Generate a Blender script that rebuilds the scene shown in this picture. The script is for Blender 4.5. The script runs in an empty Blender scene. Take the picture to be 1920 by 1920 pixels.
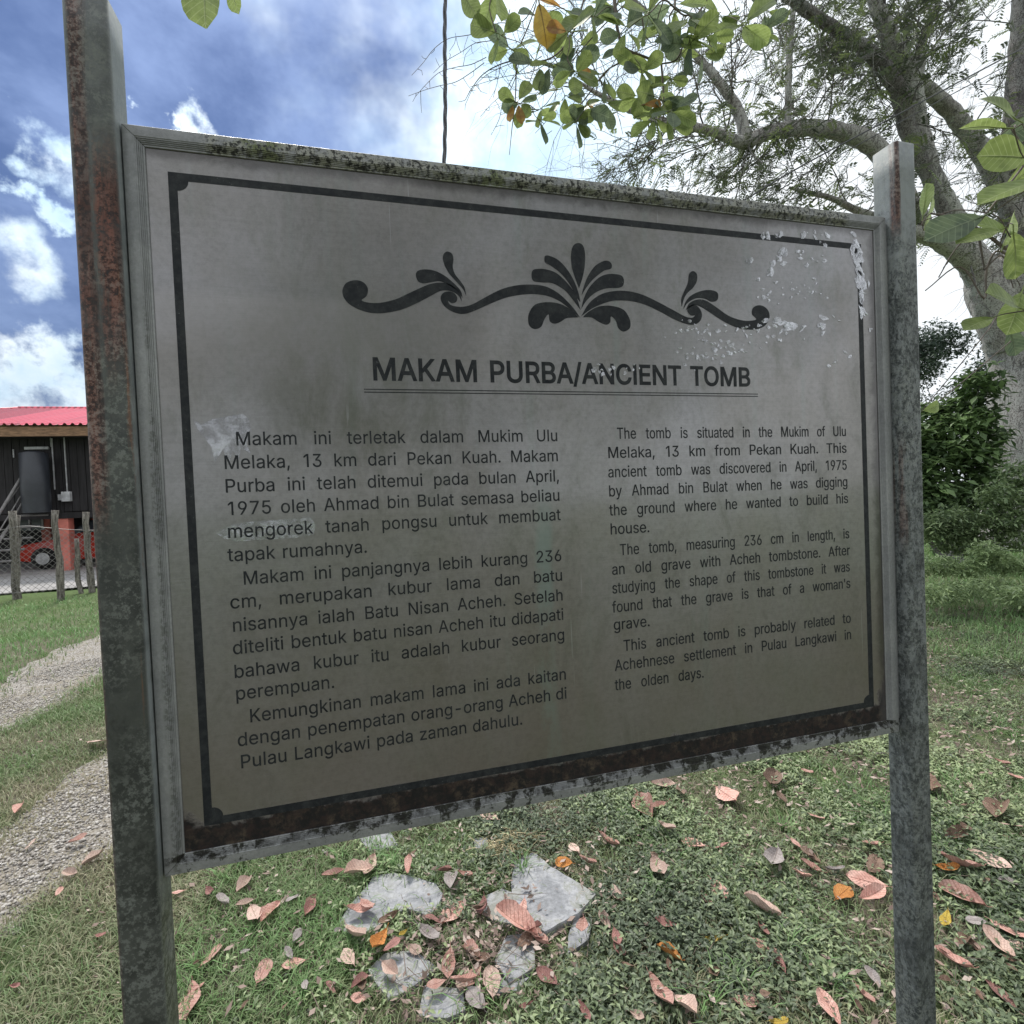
import bpy, bmesh, math, random, json
import numpy as np
from mathutils import Vector, Matrix, noise as mnoise, geometry as mathutils_geometry

random.seed(7); rng = np.random.default_rng(11)
C = bpy.context.scene.collection
sc = bpy.context.scene
PI = math.pi

# ------------------------------------------------------------------ camera, exposure
CAM_H = 1.45                       # eye height of the photographer
F = 1000.0 / 1920.0                # focal length / picture width
CAMP = np.array([-0.34941, -0.80968, CAM_H])
RC = np.array([[0.964622, -0.260174, -0.04258], [-0.04684, -0.010193, -0.99885], [0.259441, 0.965508, -0.022019]])  # rows: right, down, forward
cd = bpy.data.cameras.new('camera'); cam = bpy.data.objects.new('camera', cd); C.objects.link(cam)
cd.sensor_width = 36; cd.lens = 36 * F; cd.clip_start = 0.01; cd.clip_end = 2000
m = Matrix(((RC[0][0], -RC[1][0], -RC[2][0]), (RC[0][1], -RC[1][1], -RC[2][1]), (RC[0][2], -RC[1][2], -RC[2][2])))
cam.matrix_world = Matrix.Translation(Vector(CAMP)) @ m.to_4x4()
sc.camera = cam
ZC = CAM_H + 0.01322               # height of the sign's centre

def ray(px, py):                   # world direction of a photo position (1920 px wide), used to measure places
    return RC.T @ np.array([(px - 960) / 1000.0, (py - 960) / 1000.0, 1.0])
def at_y(px, py, Y):
    d = ray(px, py); t = (Y - CAMP[1]) / d[1]; return CAMP + t * d
def at_d(px, py, dist):            # dist = depth along the view axis
    return CAMP + ray(px, py) * dist
def ground(px, py, z=0.0):
    d = ray(px, py); t = (z - CAMP[2]) / d[2]; return CAMP + t * d

vs = sc.view_settings
sc.display_settings.display_device = 'sRGB'
vs.view_transform = 'Standard'; vs.look = 'None'; vs.gamma = 1; vs.use_curve_mapping = False
vs.exposure = 0.95
sc.render.engine = 'CYCLES'
sc.cycles.max_bounces = 8; sc.cycles.transparent_max_bounces = 16
sc.cycles.use_denoising = True

# ------------------------------------------------------------------ node helper
class NT:
    def __init__(s, tree): s.t = tree; s.n = tree.nodes; s.l = tree.links
    def new(s, typ, **kw):
        n = s.n.new(typ)
        for k, v in kw.items():
            if hasattr(n, k) and k not in ('inputs',): setattr(n, k, v)
        return n
    def put(s, sock, v):
        if v is None: return
        if isinstance(v, bpy.types.NodeSocket): s.l.new(v, sock)
        elif isinstance(v, (tuple, list)):
            v = list(v)
            if sock.type == 'RGBA' and len(v) == 3: v.append(1)
            sock.default_value = v
        else: sock.default_value = v
    def math(s, op, a, b=None, c=None, clamp=False):
        n = s.new('ShaderNodeMath', operation=op); n.use_clamp = clamp
        s.put(n.inputs[0], a); s.put(n.inputs[1], b)
        if c is not None: s.put(n.inputs[2], c)
        return n.outputs[0]
    def vmath(s, op, a, b=None, scale=None):
        n = s.new('ShaderNodeVectorMath', operation=op); s.put(n.inputs[0], a); s.put(n.inputs[1], b)
        if scale is not None: s.put(n.inputs[3], scale)
        return n.outputs['Value'] if op in ('DOT_PRODUCT', 'LENGTH', 'DISTANCE') else n.outputs[0]
    def mix(s, f, a, b, blend='MIX'):
        n = s.new('ShaderNodeMix'); n.data_type = 'RGBA'; n.blend_type = blend
        s.put(n.inputs[0], f); s.put(n.inputs[6], a); s.put(n.inputs[7], b); return n.outputs[2]
    def noise(s, vec, scale=5, detail=4, rough=0.55, dist=0.0, w=None):
        n = s.new('ShaderNodeTexNoise')
        if w is not None: n.noise_dimensions = '4D'; s.put(n.inputs['W'], w)
        s.put(n.inputs['Vector'], vec); s.put(n.inputs['Scale'], scale); s.put(n.inputs['Detail'], detail)
        s.put(n.inputs['Roughness'], rough); s.put(n.inputs['Distortion'], dist); return n.outputs[0]
    def vor(s, vec, scale=5, feature='F1', out=0, rnd=1.0):
        n = s.new('ShaderNodeTexVoronoi', feature=feature); s.put(n.inputs['Vector'], vec); s.put(n.inputs['Scale'], scale)
        if 'Randomness' in n.inputs: s.put(n.inputs['Randomness'], rnd)
        return n.outputs[out]
    def map(s, vec, scale=(1, 1, 1), loc=(0, 0, 0), rot=(0, 0, 0)):
        n = s.new('ShaderNodeMapping'); s.put(n.inputs[0], vec); s.put(n.inputs[1], loc); s.put(n.inputs[2], rot); s.put(n.inputs[3], scale); return n.outputs[0]
    def rng(s, v, a, b, c=0.0, d=1.0, smooth=True):
        n = s.new('ShaderNodeMapRange'); n.interpolation_type = 'SMOOTHSTEP' if smooth else 'LINEAR'; n.clamp = True
        for i, x in enumerate((v, a, b, c, d)): s.put(n.inputs[i], x)
        return n.outputs[0]
    def sep(s, vec): 
        n = s.new('ShaderNodeSeparateXYZ'); s.put(n.inputs[0], vec); return n.outputs
    def comb(s, x=0, y=0, z=0):
        n = s.new('ShaderNodeCombineXYZ'); s.put(n.inputs[0], x); s.put(n.inputs[1], y); s.put(n.inputs[2], z); return n.outputs[0]
    def ramp(s, f, stops):
        n = s.new('ShaderNodeValToRGB'); s.put(n.inputs[0], f); e = n.color_ramp.elements
        while len(e) < len(stops): e.new(0.5)
        for i, (p, c) in enumerate(stops):
            e[i].position = p; e[i].color = (c[0], c[1], c[2], 1)
        return n.outputs[0]
    def bump(s, h, strength=0.3, dist=0.01, nrm=None):
        n = s.new('ShaderNodeBump'); s.put(n.inputs['Strength'], strength); s.put(n.inputs['Distance'], dist); s.put(n.inputs['Height'], h)
        if nrm: s.put(n.inputs['Normal'], nrm)
        return n.outputs[0]

def mat(name):
    mt = bpy.data.materials.new(name); mt.use_nodes = True; t = NT(mt.node_tree); t.n.clear()
    out = t.new('ShaderNodeOutputMaterial'); b = t.new('ShaderNodeBsdfPrincipled'); t.l.new(b.outputs[0], out.inputs[0])
    t.b = b; t.out = out
    tc = t.new('ShaderNodeTexCoord'); t.obj = tc.outputs['Object']; 
    g = t.new('ShaderNodeNewGeometry'); t.pos = g.outputs['Position']; t.geo = g
    return mt, t
def setp(t, **kw):
    nm = dict(base='Base Color', rough='Roughness', metal='Metallic', nrm='Normal', spec='Specular IOR Level', coat='Coat Weight', coatr='Coat Roughness', aniso='Anisotropic', trans='Transmission Weight')
    for k, v in kw.items(): t.put(t.b.inputs[nm[k]], v)
def simple(name, col, rough=0.8, metal=0.0, var=0.25, scale=8, bump=0.0, stretch=(1, 1, 1)):
    mt, t = mat(name)
    n = t.noise(t.map(t.obj, stretch), scale, 5, 0.65)
    f = t.rng(n, 0.3, 0.7, 1 - var, 1 + var)
    c = t.vmath('SCALE', t.comb(*col), None, f)
    setp(t, base=c, rough=rough, metal=metal)
    if bump: setp(t, nrm=t.bump(n, bump, 0.01))
    return mt

# ------------------------------------------------------------------ world: sky with clouds, placed by direction
SUN_EL, SUN_AZ = math.radians(58), math.radians(-12)      # azimuth from +Y towards +X, behind the sign
w = bpy.data.worlds.new('World'); sc.world = w; w.use_nodes = True
t = NT(w.node_tree); t.n.clear()
out = t.new('ShaderNodeOutputWorld')
sky = t.new('ShaderNodeTexSky', sky_type='NISHITA', sun_disc=False, sun_elevation=SUN_EL, sun_rotation=SUN_AZ)
sky.air_density = 1.3; sky.dust_density = 0.6; sky.ozone_density = 2.0
tc = t.new('ShaderNodeTexCoord'); D = t.vmath('NORMALIZE', tc.outputs['Generated'])
warp = t.vmath('SCALE', t.vmath('SUBTRACT', t.comb(t.noise(D, 4, 5, 0.6), t.noise(t.map(D, loc=(5, 1, 2)), 4, 5, 0.6), t.noise(t.map(D, loc=(1, 7, 3)), 4, 5, 0.6)), (0.5, 0.5, 0.5)), None, 0.55)
fine = t.vmath('SCALE', t.vmath('SUBTRACT', t.comb(t.noise(D, 17, 5, 0.6), t.noise(t.map(D, loc=(3, 1, 2)), 17, 5, 0.6), t.noise(t.map(D, loc=(1, 9, 3)), 17, 5, 0.6)), (0.5, 0.5, 0.5)), None, 0.16)
DW = t.vmath('ADD', D, fine)
# big bright overcast sheet: everything right of a slanted line, blue left of it
def unit(px, py):
    v = ray(px, py); return v / np.linalg.norm(v)
DB = t.vmath('ADD', D, warp)
def blob(px, py, deg, soft=0.35, v=DW, sx=None):
    u = unit(px, py); d = t.vmath('DISTANCE', v, tuple(u)); r = math.radians(deg)
    return t.rng(d, r * (1.15 + soft), r * (.85 - soft * .8), 0, .92)
sx = t.sep(DB)
u0 = unit(480, 150); u1 = unit(1000, 150)
ax = (u1 - u0) / np.linalg.norm(u1 - u0)
lat = t.vmath('DOT_PRODUCT', DB, tuple(ax))
# the blue opening: around the left of the picture, clouds elsewhere
open_ = t.rng(t.vmath('DISTANCE', DB, tuple(unit(40, 230))), 0.36, 0.60, 0, 1)
sheet = open_
cl = sheet
for (px, py, dg, sf) in ((95, 385, 1.2, 0.35), (110, 300, 1.2, 0.9), (60, 290, .9, .9), (130, 410, 1.1, .4), (355, 228, 1.1, 0.7), (320, 218, .6, 0.7), (262, 165, 0.4, 0.9),
                         (45, 485, 1.5, 0.95), (20, 690, 2.2, 0.35), (95, 680, 2.0, 0.3), (150, 740, 2.2, 0.4), (180, 800, 3, .4), (-60, 740, 3, .4)):
    cl = t.math('MAXIMUM', cl, blob(px, py, dg, sf))
lowc = t.rng(t.sep(D)[2], 0.10, 0.0, 0, 0.65)     # cloud bank low over the horizon
cl = t.math('MAXIMUM', cl, lowc)
shade = t.noise(D, 3.2, 6, 0.6, 0.4)
shade2 = t.noise(t.map(D, (1, 1, 2)), 9, 5, 0.6)
sh = t.math('ADD', t.math('MULTIPLY', shade, 0.75), t.math('MULTIPLY', shade2, 0.25))
cloudc = t.ramp(sh, [(0.30, (0.27, 0.36, 0.55)), (0.44, (0.42, 0.56, 0.68)), (0.56, (0.62, 0.70, 0.76)), (0.75, (0.78, 0.80, 0.82))])
far_ = t.rng(t.vmath('DISTANCE', D, tuple(unit(60, 200))), 0.62, 1.0)
cloudc = t.mix(t.math('MULTIPLY', far_, 0.85), cloudc, (0.80, 0.82, 0.84))
blue = t.mix(0.86, t.vmath('SCALE', sky.outputs[0], None, 0.06), t.mix(t.rng(t.noise(t.map(D, (1, 1, 1.6), (2, 8, 1)), 3.4, 6, .60, .15), 0.36, 0.66), (0.048, 0.085, 0.205), (0.16, 0.225, 0.40)))
skyc = t.mix(cl, blue, cloudc)
# brighter towards the hidden sun
sd = (math.sin(SUN_AZ) * math.cos(SUN_EL), math.cos(SUN_AZ) * math.cos(SUN_EL), math.sin(SUN_EL))
glow = t.rng(t.vmath('DOT_PRODUCT', D, sd), 0.55, 1.0, 1.0, 1.5)
skyc = t.vmath('SCALE', t.vmath('SCALE', skyc, None, glow), None, 0.73)
# ground-coloured lower half
low = t.rng(t.sep(D)[2], -0.02, 0.0)
skyc = t.mix(low, (0.10, 0.11, 0.08), skyc)
bg = t.new('ShaderNodeBackground'); t.put(bg.inputs[0], skyc); bg.inputs[1].default_value = 1.0
t.l.new(bg.outputs[0], out.inputs[0])

sl = bpy.data.lights.new('sun', 'SUN'); sl.energy = 2.0; sl.angle = math.radians(10); sl.color = (1, 0.95, 0.86)
so = bpy.data.objects.new('sun', sl); C.objects.link(so)
so.rotation_euler = Vector(sd).to_track_quat('Z', 'Y').to_euler()

# ------------------------------------------------------------------ mesh helpers
def link(name, me, parent=None, mats=None, loc=None):
    o = bpy.data.objects.new(name, me); C.objects.link(o)
    if mats and me and not me.materials:
        for x in (mats if isinstance(mats, (list, tuple)) else [mats]): me.materials.append(x)
    if parent: o.parent = parent
    if loc is not None: o.location = loc
    return o
def tag(o, label, cat, group=None, kind=None):
    if label: o['label'] = label
    if cat: o['category'] = cat
    if group: o['group'] = group
    if kind: o['kind'] = kind
    return o
def empty(name, loc, label, cat, group=None, rz=0):
    o = bpy.data.objects.new(name, None); C.objects.link(o); o.location = loc; o.rotation_euler = (0, 0, rz); o.empty_display_size = 0.1
    return tag(o, label, cat, group)
def structure(o): o['kind'] = 'structure'; return o
def pyd(name, v, f, smooth=False):
    me = bpy.data.meshes.new(name); me.from_pydata([tuple(x) for x in v], [], f); me.update()
    if smooth: me.polygons.foreach_set('use_smooth', [True] * len(me.polygons))
    return me
def npmesh(name, V, Fa, smooth=False, attr=None, facemat=None):
    """V (n,3); Fa (m,k) all faces with k corners"""
    me = bpy.data.meshes.new(name); n, k = Fa.shape
    me.vertices.add(len(V)); me.vertices.foreach_set('co', np.asarray(V, np.float32).ravel())
    me.loops.add(n * k); me.loops.foreach_set('vertex_index', Fa.astype(np.int32).ravel())
    me.polygons.add(n); me.polygons.foreach_set('loop_start', np.arange(0, n * k, k, dtype=np.int32))
    try: me.polygons.foreach_set('loop_total', np.full(n, k, np.int32))
    except Exception: pass
    if facemat is not None: me.polygons.foreach_set('material_index', facemat.astype(np.int32))
    me.update(calc_edges=True)
    if smooth: me.polygons.foreach_set('use_smooth', np.ones(n, bool))
    if attr is not None:
        a = me.attributes.new('tint', 'FLOAT', 'POINT'); a.data.foreach_set('value', np.asarray(attr, np.float32))
    return me
def bm_done(bm, name, smooth=False):
    me = bpy.data.meshes.new(name); bmesh.ops.recalc_face_normals(bm, faces=bm.faces); bm.to_mesh(me); bm.free()
    if smooth: me.polygons.foreach_set('use_smooth', [True] * len(me.polygons))
    return me
def bx(bm, x0, y0, z0, x1, y1, z1, bev=0.0):
    r = bmesh.ops.create_cube(bm, size=1); 
    for v in r['verts']: v.co = Vector(((x0 + x1) / 2 + v.co.x * (x1 - x0), (y0 + y1) / 2 + v.co.y * (y1 - y0), (z0 + z1) / 2 + v.co.z * (z1 - z0)))
    if bev:
        es = list({e for v in r['verts'] for e in v.link_edges}); bmesh.ops.bevel(bm, geom=es, offset=bev, segments=2, affect='EDGES', profile=0.5)
def box(name, a, b, mt, parent=None, bev=0.0):
    bm = bmesh.new(); bx(bm, *a, *b, bev); return link(name, bm_done(bm, name), parent, mt)
class Tubes:
    """collects bent tapered tubes into one mesh"""
    def __init__(s): s.V = []; s.F = []; s.n = 0
    def add(s, pts, rad, sides=6, rough=0.0):
        pts = np.asarray(pts, float); n = len(pts)
        rad = np.full(n, rad) if np.isscalar(rad) else np.asarray(rad, float)
        tan = np.gradient(pts, axis=0); tan /= np.linalg.norm(tan, axis=1)[:, None] + 1e-12
        up = np.array([0, 0, 1.0]) if abs(tan[0][2]) < 0.9 else np.array([1.0, 0, 0])
        a = np.cross(tan[0], up); a /= np.linalg.norm(a); ang = np.arange(sides) * 2 * PI / sides
        for i in range(n):
            a = a - tan[i] * (a @ tan[i]); a /= np.linalg.norm(a) + 1e-12; b = np.cross(tan[i], a)
            rr = rad[i] * (1 + (rng.random(sides) - 0.5) * rough)
            s.V.append(pts[i] + rr[:, None] * (np.cos(ang)[:, None] * a + np.sin(ang)[:, None] * b))
        k = s.n
        for i in range(n - 1):
            for j in range(sides):
                j2 = (j + 1) % sides
                s.F.append((k + i * sides + j, k + i * sides + j2, k + (i + 1) * sides + j2, k + (i + 1) * sides + j))
        s.n += n * sides
    def mesh(s, name, smooth=True):
        return npmesh(name, np.vstack(s.V), np.array(s.F), smooth)
def spline(P, n=8):
    """Catmull-Rom through P"""
    P = np.asarray(P, float); Q = np.vstack([2 * P[0] - P[1], P, 2 * P[-1] - P[-2]]); o = []
    for i in range(1, len(Q) - 2):
        for k in range(n):
            u = k / n; a, b, c, d = Q[i - 1], Q[i], Q[i + 1], Q[i + 2]
            o.append(0.5 * (2 * b + (c - a) * u + (2 * a - 5 * b + 4 * c - d) * u * u + (-a + 3 * b - 3 * c + d) * u ** 3))
    o.append(Q[-2]); return np.array(o)
def gz(x, y):     # gentle unevenness of the ground
    return 0.018 * mnoise.noise(Vector((x * 0.9, y * 0.9, 0.3))) + 0.02 * mnoise.noise(Vector((x * 0.25, y * 0.25, 4.3)))

# ------------------------------------------------------------------ the sign: materials
def plate_mat():
    mt, t = mat('weathered_steel_plate'); P = t.map(t.obj, loc=(0, 0, -ZC)); s = t.sep(P); x, z = s[0], s[2]
    brush = t.noise(t.map(P, (9, 1, 520)), 1.0, 6, 0.7)
    bl = t.noise(P, 3.0, 5, 0.6, 0.4); bl2 = t.noise(t.map(P, (1.6, 1, 0.7), (3, 0, 5)), 9, 6, 0.7, 0.5)
    speck = t.noise(P, 120, 4, 0.8); drip = t.noise(t.map(P, (26, 1, 1.1)), 1.0, 5, 0.6)
    c = t.mix(t.rng(bl, 0.35, 0.68), (0.285, 0.278, 0.292), (0.235, 0.222, 0.216))
    c = t.mix(t.math('MULTIPLY', t.rng(bl2, 0.50, 0.75), 0.5), c, (0.125, 0.132, 0.105))
    c = t.mix(t.math('MULTIPLY', t.rng(drip, 0.55, 0.75), 0.30), c, (0.24, 0.29, 0.28))
    f = t.math('ADD', t.rng(brush, 0.25, 0.75, 0.94, 1.04), t.rng(speck, 0.35, 0.75, 0.09, -0.13))
    c = t.vmath('SCALE', c, None, f)
    # mirrored foliage painted as a green-brown smear left of centre, middle sheen painted paler
    sm = t.math('MULTIPLY', t.rng(t.vmath('LENGTH', t.vmath('SUBTRACT', t.vmath('ADD', P, t.vmath('SCALE', t.comb(bl, 0, bl2), None, .25)), (-0.24, 0.0, 0.31))), .24, .04), t.rng(bl2, .35, .6, .3, 1))
    c = t.mix(t.math('MULTIPLY', sm, .62), c, (0.115, 0.118, 0.090))
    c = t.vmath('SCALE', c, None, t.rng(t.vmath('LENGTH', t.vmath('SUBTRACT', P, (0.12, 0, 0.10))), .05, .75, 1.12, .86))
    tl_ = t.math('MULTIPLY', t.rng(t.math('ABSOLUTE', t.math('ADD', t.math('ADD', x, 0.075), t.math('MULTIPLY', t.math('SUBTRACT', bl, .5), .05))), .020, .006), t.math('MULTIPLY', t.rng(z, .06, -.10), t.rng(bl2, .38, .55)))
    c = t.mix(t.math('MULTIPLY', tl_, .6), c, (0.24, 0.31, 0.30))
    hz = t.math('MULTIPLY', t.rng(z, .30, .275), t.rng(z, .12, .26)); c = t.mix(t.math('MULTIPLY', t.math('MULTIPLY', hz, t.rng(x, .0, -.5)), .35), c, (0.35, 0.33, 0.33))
    scr = t.noise(t.map(P, (150, 1, 5), (0, 0, 0), (0, .5, 0)), 1.0, 2, .5); c = t.mix(t.math('MULTIPLY', t.math('MULTIPLY', t.rng(scr, .70, .74), t.rng(bl, .5, .6)), .5), c, (0.40, 0.41, 0.43))
    # settled dirt and mirrored ground painted brown towards the lower edge, black-brown rust crust along the bottom
    n1 = t.noise(P, 22, 6, 0.7, 0.6); n2 = t.noise(P, 90, 5, 0.7)
    lowm = t.rng(t.math('ADD', z, t.math('MULTIPLY', t.math('SUBTRACT', bl, 0.5), 0.35)), -0.12, -0.46)
    c = t.mix(t.math('MULTIPLY', lowm, 0.32), c, (0.215, 0.175, 0.165))
    edge = t.math('ADD', z, t.math('MULTIPLY', t.math('SUBTRACT', n1, 0.5), -0.05))
    crust = t.rng(edge, -0.435, -0.447)
    lc = t.math('MULTIPLY', t.rng(t.math('ADD', t.math('ADD', x, t.math('MULTIPLY', z, 0.6)), t.math('MULTIPLY', t.math('SUBTRACT', n1, .5), 0.10)), -0.852, -0.875), 1.0)   # bottom left corner
    crust = t.math('MAXIMUM', crust, lc)
    rc = t.rng(t.math('ADD', t.math('SUBTRACT', x, t.math('MULTIPLY', z, 0.35)), t.math('MULTIPLY', t.math('SUBTRACT', n1, .5), 0.10)), 0.738, 0.752)
    crust = t.math('MAXIMUM', crust, rc)
    cc = t.mix(t.rng(n2, 0.4, 0.62), (0.006, 0.005, 0.005), t.mix(t.rng(n1, 0.45, 0.68), (0.022, 0.012, 0.010), (0.070, 0.052, 0.036)))
    c = t.mix(crust, c, cc)
    # grime hugging the frame at the top and the right
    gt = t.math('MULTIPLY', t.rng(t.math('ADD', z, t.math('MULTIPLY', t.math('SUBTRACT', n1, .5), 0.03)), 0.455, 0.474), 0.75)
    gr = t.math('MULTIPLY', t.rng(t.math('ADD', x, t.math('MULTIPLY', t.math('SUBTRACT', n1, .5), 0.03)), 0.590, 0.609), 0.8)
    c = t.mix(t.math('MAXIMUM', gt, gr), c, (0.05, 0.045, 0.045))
    metal = t.math('MULTIPLY', t.math('SUBTRACT', 1.0, crust), 0.76)
    rgh = t.math('ADD', t.rng(bl2, 0.3, 0.7, 0.30, 0.46), t.math('MULTIPLY', crust, 0.5))
    nrm = t.bump(t.math('ADD', brush, t.math('MULTIPLY', t.math('MULTIPLY', crust, n2), 8.0)), 0.12, 0.002)
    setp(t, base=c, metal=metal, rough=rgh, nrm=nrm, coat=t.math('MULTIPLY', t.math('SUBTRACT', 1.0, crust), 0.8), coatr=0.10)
    return mt
def ink_mat():
    mt, t = mat('black_enamel'); n = t.noise(t.obj, 70, 5, 0.75); ch = t.noise(t.obj, 300, 3, 0.7); big = t.noise(t.map(t.obj, loc=(2, 2, 2)), 9, 3)
    c = t.mix(t.rng(n, 0.35, 0.7), (0.012, 0.014, 0.018), (0.034, 0.037, 0.040))
    c = t.mix(t.math('MULTIPLY', t.math('MULTIPLY', t.rng(ch, 0.66, 0.72), t.rng(n, .45, .6)), 0.8), c, (0.20, 0.20, 0.21))
    setp(t, base=c, rough=0.5, spec=0.22); return mt
def frame_mat():
    mt, t = mat('painted_aluminium'); P = t.map(t.obj, loc=(0, 0, -ZC)); s = t.sep(P); x, y, z = s[0], s[1], s[2]
    n = t.noise(P, 55, 6, 0.75, 0.3); n2 = t.noise(P, 9, 4, 0.6); n3 = t.noise(P, 160, 4, 0.75); wob = t.noise(t.map(P, (30, 1, 1)), 1, 4, .6)
    c = t.mix(t.rng(n2, 0.3, 0.7), (0.225, 0.23, 0.24), (0.30, 0.305, 0.31))
    c = t.vmath('SCALE', c, None, t.rng(n3, 0.3, 0.7, 0.86, 1.1))
    # moss and black grime on the top rail
    top = t.math('MULTIPLY', t.rng(z, 0.4745, 0.477), t.math('MULTIPLY', t.rng(x, -0.55, -0.53), t.rng(x, 0.56, 0.53)))
    m1 = t.math('MULTIPLY', top, t.rng(t.math('ADD', n, t.math('MULTIPLY', wob, 0.25)), 0.50, 0.66))
    gc = t.mix(t.rng(n3, 0.44, 0.54), (0.014, 0.015, 0.011), t.mix(t.rng(n2, .5, .65), (0.30, 0.30, 0.27), (0.13, 0.155, 0.065)))
    c = t.mix(m1, c, gc)
    gold = t.math('MULTIPLY', t.math('MULTIPLY', t.rng(z, 0.487, 0.4845), top), t.rng(n, 0.42, 0.58))
    c = t.mix(t.math('MULTIPLY', gold, 0.55), c, t.mix(t.rng(n3, .4, .6), (0.03, 0.03, 0.022), (0.20, 0.21, 0.14)))
    # speckle dirt in the middle of the left rail
    lm = t.math('MULTIPLY', t.rng(x, -0.608, -0.612), t.math('MULTIPLY', t.rng(z, 0.36, 0.2), t.rng(t.math('ADD', t.math('ABSOLUTE', t.math('ADD', x, 0.6215)), t.math('MULTIPLY', t.math('SUBTRACT', n2, .5), .02)), 0.0075, 0.002)))
    c = t.mix(t.math('MULTIPLY', t.math('MULTIPLY', lm, t.rng(n3, 0.45, 0.56)), 0.6), c, (0.06, 0.065, 0.055))
    # bottom rail: black algae in ragged patches, bright worn lip
    bot = t.rng(z, -0.474, -0.4765)
    alg = t.math('MULTIPLY', bot, t.rng(t.math('ADD', t.math('MULTIPLY', wob, 0.7), t.math('ADD', n, t.math('MULTIPLY', z, 6.0))), -2.06, -1.99))
    c = t.mix(t.math('MULTIPLY', alg, 0.93), c, t.mix(t.rng(n3, .45, .6), (0.012, 0.012, 0.010), (0.045, 0.05, 0.035)))
    cf = t.math('MULTIPLY', t.rng(z, -0.4895, -0.484), t.math('MULTIPLY', bot, t.rng(n, .4, .56)))
    c = t.mix(t.math('MULTIPLY', cf, 0.6), c, (0.018, 0.016, 0.014))
    setp(t, base=c, rough=t.rng(n, 0.3, 0.7, 0.38, 0.62), metal=0.25, nrm=t.bump(n3, 0.18, 0.003)); return mt
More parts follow.
